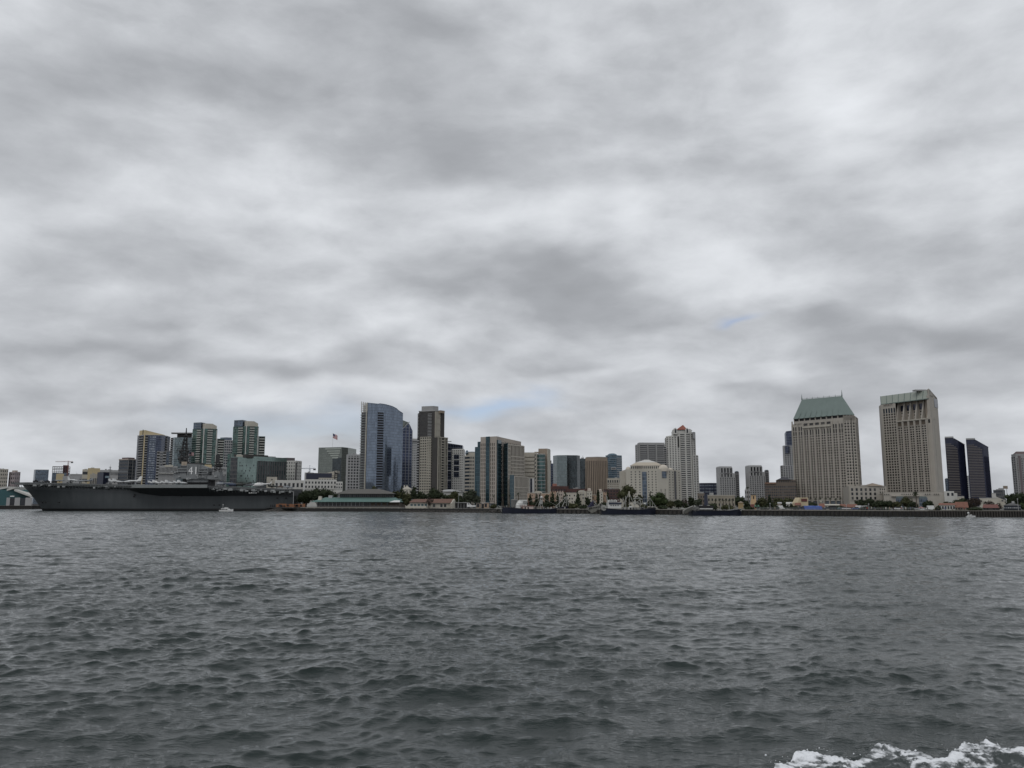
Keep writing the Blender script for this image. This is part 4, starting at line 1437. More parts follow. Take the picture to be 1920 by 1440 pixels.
# brown ribbed tower
Y0 = 1040
b = Bld('office_tower', 'brown tower of close vertical ribs and dark slots', 'building', base(1118, Y0), M['tan'])
L, C, R = P2(1097.5, 865, Y0 + 6), P2(1121, 865, Y0), P2(1139, 865, Y0 + 6)
poly = [L, C, R, R + Vector((-4, 26)), L + Vector((4, 26))]; zt = Z(857.3, Y0); b.w.prism(poly, GZ, zt)
for A, B_, n in ((L, C, 7), (C, R, 6)):
    b.grid(A, B_, GZ + 3, Z(863.5, Y0), n, 1, .38, .999, .9, flat('dark_bronze_slot', (.035, .027, .022), .4), spans=False, name='window_slot')
roofbox(b, cyl(poly, .9), zt, .8, M['grey'], 'roof_edge'); b.fin()

# blue-teal tower, two low blocks
Y0 = 1480
b = Bld('residential_tower', 'blue-teal tower with a rounded roof cap behind the brown ribbed tower', 'building', base(1150, Y0), M['dgrey'])
p = foot(1135.5, 1155, 1166, 860, Y0, 6, 10); zt = Z(853.5, Y0); b.w.prism(cyl(p, .97), GZ, zt - .3); glasspart(b, p, GZ, zt, G['bluet'])
balcs(b, p[1], p[2], .1, .95, GZ, zt - 2, 26, 1.3, .3, M['lgrey'], 'balcony', None)
o = MB(); c = lerp(p[0], p[1], .7); o.dome((c.x, c.y + 8, zt), 9, 8, Z(849.2, Y0) - zt, 14, 5); o.build('roof_cap', G['bluet'], b.root)
facebox(b, p[0], p[1], .52, 1, 0, .8, Z(880.5, Y0), Z(876, Y0), M['lgrey'], 'white_frame'); facebox(b, p[0], p[1], .56, .97, .5, .95, Z(879.5, Y0), Z(877, Y0), M['dgrey'], 'frame_opening'); b.fin()
Y0 = 960
b = simple('office_block', 'beige block with an arched window row left of the domed white hotel', rfoot(1138.5, 1164, 905, Y0, 24), 896.5, M['sand'])
b.grid(b.poly[0], b.poly[1], Z(905.5, Y0), Z(899.5, Y0), 6, 1, .55, .8, .5, GLW); b.grid(b.poly[0], b.poly[1], Z(921, Y0), Z(906.5, Y0), 7, 4, .45, .5, .4, winmat('brown_window', (.03, .022, .02), (.1, .07, .06), .2)); b.fin()
b = simple('low_building', 'dark red-brown brick block behind the big waterfront tree', rfoot(1132, 1166, 925, 905, 20), 917, wallmat('dark_plum_brick', (.075, .045, .042), .2), None); b.grid(b.poly[0], b.poly[1], Z(935, 905), Z(918, 905), 6, 3, .6, .4, .3, GLW); b.fin()
for k, (a, c, t, Y, lab) in enumerate([(1030, 1066, 911.5, 985, 'red-brown brick block with stepped top beside the beige slab'), (1062, 1101, 916.5, 980, 'long maroon brick block under the octagonal glass tower')]):
    b = simple('brick_building', lab, rfoot(a, c, 920, Y, 20), t, M['brick']); b.grid(b.poly[0], b.poly[1], GZ + 2, b.zt - 2, 7, 4, .6, .35, .3, GLW)
    if k == 0: roofbox(b, rfoot(1036, 1044, 915, Y + 3, 8), b.zt, 3, wallmat('salmon_brick', (.32, .15, .12)))
    b.fin()

# ================================================================== white domed hotel
Y0 = 780
b = Bld('hotel', 'cream white hotel with a low pyramid roof, corner domes and a blue glass centre strip', 'building', base(1218, Y0), wallmat('hotel_cream', (.47, .445, .39), .06))
L, C, R = P2(1174, 890, Y0 + 8), P2(1233, 890, Y0), P2(1252, 890, Y0 + 4)
E = P2(1275.5, 890, Y0 + 26)
zt = Z(879.5, Y0)
poly = [L, C, R, E, E + Vector((-6, 40)), L + Vector((0, 50))]
b.w.prism(poly, GZ, zt)
nr = 11; z0, z1 = Z(936, Y0), Z(882, Y0)
hw = winmat('hotel_window', (.05, .05, .05), (.12, .12, .11), .3)
b.grid(lerp(L, C, .10), lerp(L, C, .50), z0, z1, 3, nr, .34, .46, .35, hw)
b.grid(lerp(L, C, .66), lerp(L, C, 1.0), z0, z1, 3, nr, .34, .46, .35, hw)
facebox(b, L, C, .51, .655, -.1, .6, GZ, Z(884.5, Y0), G['slateb'], 'glass_strip')
b.grid(C, R, z0, z1 - 17, 2, 8, .34, .46, .35, hw, m=(1, 1))
facebox(b, C, R, .42, .86, -.1, .5, Z(896, Y0), Z(882, Y0), G['slateb'], 'glass_strip')
b.grid(R, E, z0, z1, 4, nr, .34, .46, .35, hw)
facebox(b, R, E, .46, .62, 0, .5, z0, z1, M['dgrey'], 'dark_strip')
q = rfoot(1163, 1176, 890, Y0 + 14, 20); w = MB(); w.prism(q, GZ, Z(883.5, Y0 + 14)); w.build('left_wing', M['sand'], b.root)
# roof: window band, sloped beige roof, pyramid
rb = [P2(1182, 875, Y0 + 8), P2(1240, 875, Y0 + 4), P2(1246, 875, Y0 + 34), P2(1184, 875, Y0 + 38)]
zb = Z(873, Y0 + 6)
o = MB(); o.prism(rb, zt, zb); o.build('attic', M['sand'], b.root)
b.grid(rb[0], rb[1], zt + .3, zb - .3, 16, 1, .55, .75, .3, GLW, name='attic_window', wall=b.w)
ce = sum(rb, Vector((0, 0))) / 4
r1 = cyl(rb, 1.03); r2 = cyl(rb, .66)
o = MB(); zs = Z(867.8, Y0 + 20)
o.loft([[Vector((v.x, v.y, zb)) for v in r1], [Vector((v.x, v.y, zs)) for v in r2]]); o.build('lower_roof', wallmat('beige_roof', (.44, .39, .32), .06), b.root)
o = MB(); ap = Z(862.2, Y0 + 20)
o.loft([[Vector((v.x, v.y, zs + .02)) for v in r2], [Vector((v.x, v.y, ap)) for v in cyl(r2, .22)]]); o.build('pyramid_roof', M['white'], b.root)
for nm, (px, py, Yd, rp, hp) in {'corner_dome': (1243, 880, Y0 + 6, 10, 9), 'small_dome': (1178, 881, Y0 + 10, 5, 6), 'rear_dome': (1257, 882, Y0 + 14, 5, 5)}.items():
    c = P2(px, py, Yd); s = Yd / F
    o = MB(); o.tube((c.x, c.y, zt - 2), (c.x, c.y, Z(py, Yd)), rp * s, rp * s, 18); o.dome((c.x, c.y, Z(py, Yd)), rp * s, rp * s, hp * s, 18, 6); o.build(nm, wallmat('dome_plaster', (.55, .50, .43), .05), b.root, False)
sm = flat('sign_brown', (.07, .05, .04), .6)
q = P2(1198, 875, Y0 + 2)
text(b.root, 'EMBASSY', (q.x, q.y, Z(874.3, Y0)), 1.9, sm, math.atan2((C - L).y, (C - L).x)); text(b.root, 'SUITES', (q.x, q.y, Z(877.6, Y0)), 1.9, sm, math.atan2((C - L).y, (C - L).x))
b.fin()

# grey concrete slab behind, red-roofed condominium
Y0 = 1190
b = Bld('office_block', 'grey concrete slab with dark balcony rows behind the domed hotel', 'building', base(1222, Y0), M['grey'])
p = foot(1191.5, 1199, 1252, 840, Y0, 16, 4); zt = Z(832.5, Y0); b.w.prism(p, GZ, zt)
A, C, R = p[:3]
for k in range(3):
    b.ribbons(lerp(C, R, .02 + k * .30), lerp(C, R, .26 + k * .30), Z(915, Y0), zt - 1, 21, .52, .9, GLW)
for k in range(4): facebox(b, C, R, max(0, k * .30 - .03), k * .30 + .012, 0, 1.3, GZ, zt, M['grey'], 'pier')
q = [lerp(C, R, 0) + Vector((0, 2)), lerp(C, R, .9) + Vector((0, 2)), lerp(C, R, .9) + Vector((0, 20)), C + Vector((0, 20))]
roofbox(b, q, zt, Z(829.5, Y0) - zt, M['grey'], 'roof_plant')
b.grid(A, C, Z(915, Y0), zt - 1, 2, 21, .4, .5, .5, GLW); b.fin()

Y0 = 880
b = Bld('condominium_tower', 'white condominium tower with a red pyramid roof and bowed balconies', 'building', base(1278, Y0), M['white'])
L, C, R = P2(1249, 820, Y0 + 14), P2(1274.5, 820, Y0 + 2), P2(1303, 820, Y0 + 4)
zt = Z(816, Y0); zc = Z(812, Y0)
b.w.prism([L, C, C + Vector((4, 40)), L + Vector((6, 40))], GZ, [zt, Z(814, Y0), Z(814, Y0), zt])
nr = 38; z0 = GZ + 3
b.grid(L, C, z0, zt - 1, 5, nr, .52, .52, .6, GLW)
facebox(b, L, C, .86, .97, 0, .75, Z(838, Y0), zt - 1, DARK, 'dark_slot')
balcs(b, L, C, -.08, .05, Z(835, Y0), zt - 2, 5, 1.5, .3, M['white'])
balcs(b, L, C, -.16, .08, Z(905, Y0), Z(836, Y0), 17, 2.0, .34, M['lgrey'])
bow = []
for k in range(13):
    t = k / 12
    v = lerp(C, R, t); bow.append(Vector((v.x, v.y - 4.5 * math.sin(PI * t))))
bk = [R + Vector((2, 34)), C + Vector((4, 34))]
core = [Vector((v.x, v.y + 1.6)) for v in bow] + bk
o = MB(); o.prism(core, GZ, zc); o.build('bay_core', GLW, b.root)
fh = (zc - z0) / nr
for j in range(nr):
    zz = z0 + (j + 1) * fh
    o = MB(); o.prism(bow + bk, zz - fh * .42, zz, True, True); o.build('bowed_balcony', M['white'], b.root)
for t in (0, .34, .67, .86, 1):
    k = int(round(t * 12)); v = bow[k]
    o = MB(); o.tube((v.x, v.y + .9, GZ), (v.x, v.y + .9, zc), .8, .8, 6); o.build('pier', M['white'], b.root)
w0, w1 = P2(1299, 860, Y0 - 1), P2(1308.8, 860, Y0 + 5)
w = MB(); w.prism([w0, w1, w1 + Vector((2, 24)), w0 + Vector((0, 24))], GZ, Z(853, Y0)); w.build('right_wing', M['white'], b.root)
b.grid(w0, w1, z0, Z(854, Y0), 2, 29, .62, .5, .5, GLW, wall=b.w)
o = MB(); q0, q1 = P2(1299.5, 812, Y0 - 2), P2(1303.8, 812, Y0 + 2); o.prism([q0, q1, q1 + Vector((0, 10)), q0 + Vector((0, 10))], zc - 6, Z(810, Y0)); o.build('stair_head', M['lgrey'], b.root)
# crown
c0, c1 = P2(1265, 808, Y0 + 6), P2(1297, 808, Y0 + 6)
cr = [c0, c1, c1 + Vector((0, 18)), c0 + Vector((0, 18))]
z1 = Z(806, Y0)
o = MB(); o.prism(cr, zc - 1, z1); o.build('crown', M['white'], b.root)
o = MB()
o.pyr(cyl([P2(1268, 805, Y0 + 5), P2(1289, 805, Y0 + 5), P2(1289, 805, Y0 + 22), P2(1268, 805, Y0 + 22)], 1.0), Z(804.8, Y0), (X(1280.5, 797, Y0 + 13), Y0 + 13, Z(796, Y0 + 10))); o.build('red_roof', wallmat('red_roof_tile', (.24, .085, .06), .15), b.root)
for px in (1266.5, 1288.5):
    q0, q1 = P2(px - 3.2, 806, Y0 + 3), P2(px + 3.4, 806, Y0 + 3); mq = lerp(q0, q1, .5)
    o = MB(); o.prism([q0, mq, q1, q1 + Vector((0, 9)), mq + Vector((0, 9)), q0 + Vector((0, 9))], zc - 1, [Z(805, Y0), Z(801.5, Y0), Z(805, Y0)] * 2); g = o.build('gable', M['white'], b.root)
    facebox(b, q0, q1, .28, .72, 0, .12, zc + .4, Z(804, Y0), GLW, 'gable_window')
o = MB(); q0, q1 = P2(1290, 806, Y0 + 8), P2(1298.5, 806, Y0 + 8); o.hip([q0, q1, q1 + Vector((0, 12)), q0 + Vector((0, 12))], z1, 2.2); o.build('side_roof', M['grey'], b.root)
b.fin()

# ================================================================== blue curved car-park-like block
Y0 = 1090
b = Bld('office_block', 'low rounded navy block with bands of pale windows right of the red-roofed tower', 'building', base(1328, Y0), M['navy'])
pts = []
for k in range(11):
    t = k / 10; v = lerp(P2(1309, 910, Y0 + 8), P2(1346.5, 910, Y0 + 2), t); pts.append(Vector((v.x, v.y - 5 * math.sin(PI * t))))
bk = [pts[-1] + Vector((0, 24)), pts[0] + Vector((0, 24))]
zt = Z(905.5, Y0)
inn = [v + Vector((0, 1)) for v in pts] + bk
o = MB(); o.prism(inn, GZ, zt - 1); o.build('ribbon_glazing', glassmat('pale_ribbon_glass', (.28, .31, .36), (.03, .04, .07), 2.0, 90., .3, .0, .2, .3, .5), b.root)
for k in range(6):
    zz = zt - k * 4.1
    b.w.prism(pts + bk, zz - 2.1, zz, True, True)
b.fin()


# ================================================================== two grey towers
def greytower(pl, pm, pr, ps, ytop, ysh, Y0, label):
    b = Bld('residential_tower', label, 'building', base((pl + pr) / 2, Y0), M['lgrey'], 'pair of stepped grey towers')
    w = pr - pl
    p = foot(pl, pl + w * .12, pr, ysh, Y0, 5, 5); zs, zt = Z(ysh, Y0), Z(ytop, Y0)
    b.w.prism(p, GZ, zs)
    A, R = p[1], p[2]
    u0, u1 = lerp(A, R, .06), lerp(A, R, .82)
    up = [u0, u1, u1 + Vector((0, 20)), u0 + Vector((0, 20))]
    o = MB(); o.prism(up, GZ, zt - 1.2); o.loft([[Vector((v.x, v.y, zt - 1.2)) for v in up], [Vector((v.x, v.y, zt)) for v in cyl(up, .93)]]); o.build('upper_block', M['lgrey'], b.root)
    fr = MB()
    b.grid(A, R, GZ + 2, Z(ysh + 8, Y0), 7, 15, .52, .55, .7, GLW)
    b.grid(u0, u1, Z(ysh + 8, Y0), Z(ysh + 1, Y0), 4, 1, .5, .8, .8, GLW)
    b.grid(u0, u1, Z(ysh, Y0), Z(ytop + 3, Y0), 4, 1, .55, .85, .8, GLW)
    facebox(b, u0, u1, .3, .7, .75, 1.0, zs - 1.5, zs, M['dgrey'], 'dark_panel')
    q = rfoot(pr - 1, ps, ysh + 3, Y0 + 8, 14); wz = Z(ysh - 2.5, Y0 + 8)
    o = MB(); o.prism(q, GZ, wz); o.build('side_wing', M['dgrey'], b.root)
    balcs(b, q[0], q[1], .3, 1.12, GZ + 2, wz - 1, 17, 1.4, .26, M['grey'], 'balcony', None)
    facebox(b, q[0], q[1], .2, .85, -3, 0.3, wz, wz + .7, G['bluet'], 'wing_roof')
    b.fin()


greytower(1344.5, 0, 1378.5, 1385.5, 874, 887, 1000, 'stepped grey tower nearer the rounded navy block')
greytower(1400, 0, 1434.5, 1441.5, 872, 884.5, 1003, 'stepped grey tower nearer the brown hip-roofed block')

# brown hip-roofed block, blue-topped tower
Y0 = 920
b = Bld('hotel', 'dark brown stepped block with a small dark hip roof left of the green-roofed hotel', 'building', base(1462, Y0), wallmat('umber_wall', (.14, .115, .095), .15))
p = rfoot(1434, 1493, 910, Y0, 30); zt = Z(905, Y0); b.w.prism(p, GZ, zt)
b.grid(p[0], p[1], GZ + 2, zt - 3, 15, 7, .6, .6, .6, GLB)
facebox(b, p[0], p[1], 0, .36, -.2, 1, zt - 1.2, zt + .4, wallmat('brick_cornice', (.24, .15, .11)), 'cornice')
q = rfoot(1455, 1493, 905, Y0 + 6, 22); o = MB(); o.prism(q, zt - .5, Z(899.5, Y0)); o.build('attic', M['tan'], b.root)
b.grid(q[0], q[1], zt, Z(900.2, Y0), 9, 1, .5, .7, .4, GLW, wall=b.w)
q = rfoot(1456.5, 1484, 905, Y0 + 5, 20); o = MB(); o.hip(q, Z(899.3, Y0), Z(892.8, Y0) - Z(899.3, Y0), .55); o.build('hip_roof', flat('dark_slate_roof', (.045, .045, .055), .6), b.root)
b.fin()
Y0 = 1080
b = Bld('residential_tower', 'stepped white-gridded tower with a blue glass top behind the green-roofed hotel', 'building', base(1480, Y0), M['lgrey'])
for k, (a, t, dY) in enumerate([(1464.5, 872.5, 0), (1467, 835, 3), (1471.5, 826, 6)]):
    p = foot(a, a + 3, 1500, t, Y0 + dY, 8, 4); o = MB(); zt = Z(t, Y0)
    if k < 2:
        b.w.prism(p, GZ, zt)
        zb = GZ + 20 if k == 0 else Z(872, Y0)
        b.grid(p[1], p[2], zb, zt - .8, 7, 14 if k == 0 else 9, .62, .6, .5, GLB)
    else:
        o = MB(); z2 = Z(808, Y0); o.prism(p, Z(836, Y0), [z2 - 2.5, z2, z2 + 3, z2]); o.build('glass_top', G['navy'], b.root)
facebox(b, P2(1472, 840, Y0 + 2), P2(1480, 840, Y0 + 2), 0, 1, 0, .5, Z(850, Y0), Z(836, Y0), G['navy'], 'navy_panel')
balcs(b, P2(1463.5, 880, Y0 + 4), P2(1470, 880, Y0), 0, 1, Z(897, Y0), Z(873, Y0), 8, 1.2, .35, M['lgrey'])
b.fin()
# ================================================================== green-roofed hotel tower
Y0 = 890
b = Bld('hotel_tower', 'broad beige hotel tower with a steep green copper roof and ridge spikes', 'building', base(1540, Y0), M['beige'])
L, C, R = P2(1485, 800, Y0 + 50), P2(1582.5, 800, Y0), P2(1603.5, 800, Y0 - 3)
zt = Z(787.5, Y0)                                    # body top
E = R + Vector((14, 26)); bk = [E, L + Vector((30, 52)), L + Vector((4, 14))]
b.w.prism([L, C, R] + bk, GZ, zt)
nr = 25
zg0, zg1 = Z(934, Y0), Z(811.5, Y0)
hw = winmat('hotel_pane', (.02, .018, .017), (.11, .10, .09), .25)
nb = 9
dr, n_, Lw = nrm(L, C)
bw = Lw / nb
for k in range(nb):
    a, c = lerp(L, C, (k + .10) / nb), lerp(L, C, (k + .90) / nb)
    b.grid(a, c, zg0, zg1, 2, nr, .70, .64, .35, hw)
    if k in (0, 1, 7, 8):
        b.grid(a, c, zg1, Z(793, Y0), 2, 2, .62, .88, .35, hw)
    else:
        b.grid(a, c, zg1, Z(800.5, Y0), 2, 1, .62, .94, .3, hw)
for k in range(nb + 1):
    facebox(b, L, C, max(0, (k - .10) / nb), min(1, (k + .10) / nb), 0, .95, GZ, zt if k in (0, 1, 2, 7, 8, 9) else zg1 + 9, M['beige'], 'pier')
facebox(b, L, C, .215, .765, 0, 1.6, Z(800.5, Y0 + 20), Z(797, Y0 + 20), M['sand'], 'cornice')
for k in range(2, 7):
    a, c = lerp(L, C, (k + .12) / nb), lerp(L, C, (k + .88) / nb)
    b.grid(a, c, Z(796.5, Y0 + 20), Z(790.8, Y0 + 20), 1, 1, .9, .8, .5, hw)
b.grid(C, R, zg0 + 14, zg1 + 18, 4, nr - 2, .64, .62, .45, hw)
b.grid(C, R, zg1 + 18, Z(788.5, Y0), 4, 1, .6, .8, .45, hw)
facebox(b, C, R, .46, .56, 0, .8, GZ, zt, M['beige'], 'pier'); facebox(b, C, R, .64, .70, .2, .5, zg0 + 6, zg1 + 16, DARK, 'dark_slot')
b.grid(R, E, zg0 + 14, zg1 + 18, 3, nr - 2, .64, .62, .45, hw)
# attic of dark openings under the eave
el, ec, er = P2(1488.5, 790, Y0 + 47), P2(1581.5, 778, Y0 + 1), P2(1599, 778, Y0 + 2)
ez = Z(787.4, Y0 + 46)
ez2 = Z(776, Y0)
at_b = [el, ec, er, er + Vector((8, 26)), el + Vector((32, 44))]
zz = (ez + ez2) / 2
o = MB(); o.prism(cyl(at_b, .985), zt, zz); o.build('attic', DARK, b.root)
at = MB()
for k in range(nb + 1): at.fbox(lerp(el, ec, max(0, (k - .10) / nb)), lerp(el, ec, min(1, (k + .10) / nb)), -1.2, .15, zt, zz - .05)
for k in range(4): at.fbox(lerp(ec, er, max(0, k / 3 - .06)), lerp(ec, er, min(1, k / 3 + .06)), -1.2, .15, zt, zz - .05)
zl_ = zt + (zz - zt) * .5
at.fbox(el, ec, -1.0, .12, zt, zl_); at.fbox(ec, er, -1.0, .12, zt, zl_)
at.build('attic_pier', M['beige'], b.root)
# steep copper roof
r0, r1 = P2(1503.5, 750.8, Y0 + 62), P2(1578.5, 741, Y0 + 30)
zr = (Z(750.8, Y0 + 62) + Z(741, Y0 + 30)) / 2
base_r = [el + Vector((-1, -1)), ec + Vector((0, -1.5)), er + Vector((1.5, -1)), er + Vector((10, 30)), el + Vector((34, 48))]
o = MB()
B3 = [Vector((v.x, v.y, zz)) for v in base_r]
ra, rb_ = Vector((r0.x, r0.y, zr)), Vector((r1.x, r1.y, zr))
ra2, rb2 = ra + Vector((1, 3, 0)), rb_ + Vector((1, 3, 0))
o.face([B3[0], B3[1], rb_, ra]); o.face([B3[1], B3[2], rb_]); o.face([B3[2], B3[3], rb2, rb_]); o.face([B3[3], B3[4], ra2, rb2]); o.face([B3[4], B3[0], ra, ra2]); o.face([ra, rb_, rb2, ra2]); o.face(list(reversed(B3)))
ro = o.build('copper_roof', M['copper'], b.root)
seam = MB()
for k in range(1, 9):
    t = k / 9; q = lerp(B3[0], B3[1], t); tp = q + (lerp(ra, rb_, t) - q) * .36
    seam.prism([(q.x - .35, q.y - .6), (q.x + .35, q.y - .6), (q.x + .35, q.y + .5), (q.x - .35, q.y + .5)], zz, [zz + .8, zz + .8, zz + 1, zz + 1])
    seam.tube(q + Vector((0, -.2, 0)), tp + Vector((0, -.2, 0)), .5, .1, 4)
seam.build('roof_rib', M['copper'], ro)
for k, t in enumerate([0, .13, .27, .41, .55, .69, .84, 1]):
    q = lerp(ra, rb_, t); h = (6.2, 2.2, 2.4, 2.2, 2.4, 2.4, 2.6, 7.2)[k]
    o = MB(); o.tube(q - Vector((0, 0, .5)), q + Vector((0, 0, h)), .75 if k in (0, 7) else .35, .08, 5); o.build('ridge_spike', M['copper'], b.root)
o = MB()
for t in np.linspace(.02, .98, 30):
    q = lerp(ra, rb_, float(t)); o.tube(q, q + Vector((0, 0, .9)), .12, .12, 4)
o.tube(ra + Vector((0, 0, .9)), rb_ + Vector((0, 0, .9)), .12, .12, 4); o.build('ridge_cresting', M['copper'], b.root)
for px, Yd in ((1485, Y0 + 50), (1603.2, Y0 - 2.5)):
    q = P2(px, 790, Yd); o = MB(); o.box(q.x - .6, q.x + .6, q.y - .6, q.y + .6, zt - 3, zt + 3.2); o.build('corner_post', M['beige'], b.root)
# ground floor arcade
for k in range(2, 9): facebox(b, L, C, (k + .14) / nb, (k + .86) / nb, 0, .3, GZ, GZ + 6.5, G['slateb'], 'arcade_glazing')
b.fin()

# podium between the two hotels
Y0 = 850
b = Bld('hotel_podium', 'low beige podium with square windows between the two tall beige hotels', 'building', base(1625, Y0), M['beige'])
L, C = P2(1591.5, 915, Y0), P2(1662, 915, Y0 + 8)
p = [L, C, C + Vector((10, 36)), L + Vector((8, 36))]; zt = Z(911.5, Y0); b.w.prism(p, GZ, zt)
b.grid(lerp(L, C, .02), lerp(L, C, .74), Z(938, Y0), Z(914, Y0), 6, 3, .5, .66, .5, GLW)
b.grid(lerp(L, C, .80), lerp(L, C, .97), Z(926, Y0), Z(914.5, Y0), 3, 2, .55, .6, .5, GLW)
for k in range(9): facebox(b, L, C, .30 + k * .03, .308 + k * .03, -.5, .4, zt, zt + 1.3, M['beige'], 'parapet_post')
q0, q1 = P2(1628, 911, Y0 + 3), P2(1660, 911, Y0 + 6); o = MB(); o.hip([q0, q1, q1 + Vector((0, 20)), q0 + Vector((0, 20))], zt + .2, Z(905.5, Y0) - zt, .7); o.build('hip_roof', M['tan'], b.root)
b.fin()

# ================================================================== sloped-crown hotel tower
Y0 = 870
b = Bld('hotel_tower', 'tallest beige hotel tower with slanted buttress fins and a pale glass mansard', 'building', base(1705, Y0), M['beige'])
A0, L, C = P2(1648, 765, Y0 + 66), P2(1651.8, 765, Y0 + 52), P2(1744, 765, Y0)
R = P2(1758.5, 765, Y0 + 22)
R2 = P2(1759.5, 765, Y0 + 26)
zt = Z(757.5, Y0 + 45)
AB = A0 * 1.02
poly = [A0, L, C, R, R + Vector((-8, 40)), AB]
zb = GZ
nr = 28
zg0 = Z(922.5, Y0 + 25)
S0 = .31                                             # the left third has single columns
zl1 = Z(765.5, Y0 + 45)
zr1 = Z(787, Y0 + 20)
b.w.prism(poly, zb, zr1 - .3)
hw2 = winmat('hotel_pane_b', (.018, .016, .015), (.12, .105, .09), .3)
b.grid(lerp(L, C, .035), lerp(L, C, S0), zg0, zl1 - 6, 5, 30, .66, .64, .3, hw2)
b.grid(lerp(L, C, .035), lerp(L, C, S0), zl1 - 6, zl1, 5, 1, .62, .9, .3, GLB)
nb = 5
for k in range(nb):
    a, c = lerp(L, C, S0 + .01 + (k + .10) * .595 / nb), lerp(L, C, S0 + .01 + (k + .90) * .595 / nb)
    b.grid(a, c, zg0, zr1 - 7, 2, nr, .74, .66, .3, hw2)
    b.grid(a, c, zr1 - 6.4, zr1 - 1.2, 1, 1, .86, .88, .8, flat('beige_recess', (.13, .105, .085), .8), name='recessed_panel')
for k in range(nb + 1):
    t = S0 + .01 + k * .595 / nb
    facebox(b, L, C, t - .011, t + .011, 0, 1.2, zb, zr1 - .2, M['beige'], 'pier')
facebox(b, L, C, S0, .925, 0, 1.5, zr1 - 1.1, zr1 + .2, M['sand'], 'cornice')
# upper body: left part flush, right part set back behind the fins
back = 6.5
dr, nn, Lw = nrm(L, C)
ua, ub = lerp(L, C, S0), lerp(L, C, .945)
z2 = zr1 - .3
left = MB(); left.prism([A0, L, ua, ua + Vector((8, 14)), AB], z2, zt); left.build('upper_left_wall', M['beige'], b.root)
back_poly = [ua - nn * back, ub - nn * back, C - nn * 0 + Vector((0, 10)), R, R + Vector((-8, 34)), AB]
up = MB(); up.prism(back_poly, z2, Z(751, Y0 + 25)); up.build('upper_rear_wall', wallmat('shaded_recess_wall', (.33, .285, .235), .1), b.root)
cornr = MB(); cornr.prism([ub, C, R, R + Vector((-6, 18)), ub - nn * 12], z2, Z(741, Y0)); cornr.build('upper_corner_wall', M['beige'], b.root)
ledge = MB(); ledge.prism([ua, ub, ub - nn * back, ua - nn * back], z2, zr1); ledge.build('inset_ledge', M['sand'], b.root)
zwin0, zwin1 = Z(769.5, Y0 + 25), Z(757.5, Y0 + 20)
for k in range(nb):
    a, c = lerp(ua, ub, (k + .22) / nb) - nn * back, lerp(ua, ub, (k + .92) / nb) - nn * back
    b.grid(a, c, zr1 + .5, zwin0 - .5, 2, 3, .7, .6, .2, hw2, wall=b.w)
    facebox(b, a, c, 0, 1, -.1, .25, zwin0, zwin1, G['twin'], 'tall_window')
for k in range(nb + 1):
    t = k / nb
    q = lerp(ua, ub, t) if k < nb else lerp(ua, ub, .985)
    hw_ = .75
    fmb = MB()
    ztop_ = Z(748.5, Y0 + 50 - 50 * (S0 + .63 * t))
    f0, f1 = q, q - nn * (back + .2)
    pts_l = []
    for s in (-hw_, hw_):
        o0 = dr * s
        pts_l.append([Vector((*(q + o0 + nn * .2), zr1)), Vector((*(f1 + o0), zr1)), Vector((*(f1 + o0), ztop_)), Vector((*(f1 + o0 + nn * .9), ztop_))])
    fmb.loft(pts_l); fmb.build('buttress_fin', M['beige'], b.root)
# glass mansard
m0, m1 = L + Vector((.5, .5)), lerp(L, C, .985)
mz0a, mz0b = Z(757, Y0 + 50), Z(747.3, Y0 + 2)
mz0 = (mz0a + mz0b) / 2
mz1 = (Z(742.5, Y0 + 56) + Z(732.5, Y0 + 6)) / 2
lo = [m0, m1, m1 * 1.022, m0 * 1.022]
hi = [m0 * 1.004, m1 - nn * 3.5, m1 * 1.02, m0 * 1.02]
o = MB(); o.loft([[Vector((v.x, v.y, mz0)) for v in lo], [Vector((v.x, v.y, mz1)) for v in hi]]); ms = o.build('glass_mansard', wallmat('pale_green_glazing', (.30, .33, .29), .06, .25), b.root)
o = MB(); o.prism(lo, zt, mz0); o.build('mansard_base', M['beige'], b.root)
for k in range(9):
    o = MB(); q, q2 = lerp(lo[0], lo[1], k / 8), lerp(hi[0], hi[1], k / 8); o.tube((q.x, q.y, mz0), (q2.x, q2.y, mz1), .35, .35, 4); o.build('glazing_bar', M['copper'], ms)
o = MB(); o.fbox(lo[0], lo[1], -.2, .6, mz0 - .8, mz0); o.build('gutter', M['copper'], b.root)
# right flank: chamfered gable, dark glazed notch, window slot
o = MB(); o.prism([m1, C, R, R + Vector((-4, 16)), m1 + Vector((4, 20))], Z(741.2, Y0), [mz1 + .4, mz1 + 1.2, mz0 - 1, mz0 - 1, mz1]); o.build('gable_wall', M['beige'], b.root)
q = lerp(C, R, 1.0); o = MB(); o.fbox(lerp(C, R, .55), lerp(C, R, 1.02), -.5, .25, Z(765, Y0 + 20), Z(748.5, Y0 + 20)); o.build('dark_glass_corner', G['twin'], b.root)
facebox(b, C, R, .30, .36, -.1, .15, Z(917, Y0), Z(796, Y0), DARK, 'window_slot'); facebox(b, C, R, .0, .30, 0, .5, zb, zr1, M['beige'], 'corner_pier')
facebox(b, L, C, .945, .98, -.1, .12, Z(792.5, Y0), Z(785.5, Y0), DARK, 'square_window')
q = lerp(m1, m0, .12); o = MB(); o.box(q.x - 6, q.x + 6, q.y + 3, q.y + 9, mz1, mz1 + 1.4); o.build('roof_rig', M['grey'], b.root)
q = lerp(L, C, .162) + nn * .4
text(b.root, 'HYATT', (q.x, q.y, Z(759.8, Y0 + 44)), 3.6, flat('sign_maroon', (.05, .02, .02), .5), math.atan2(dr.y, dr.x))
b.fin()

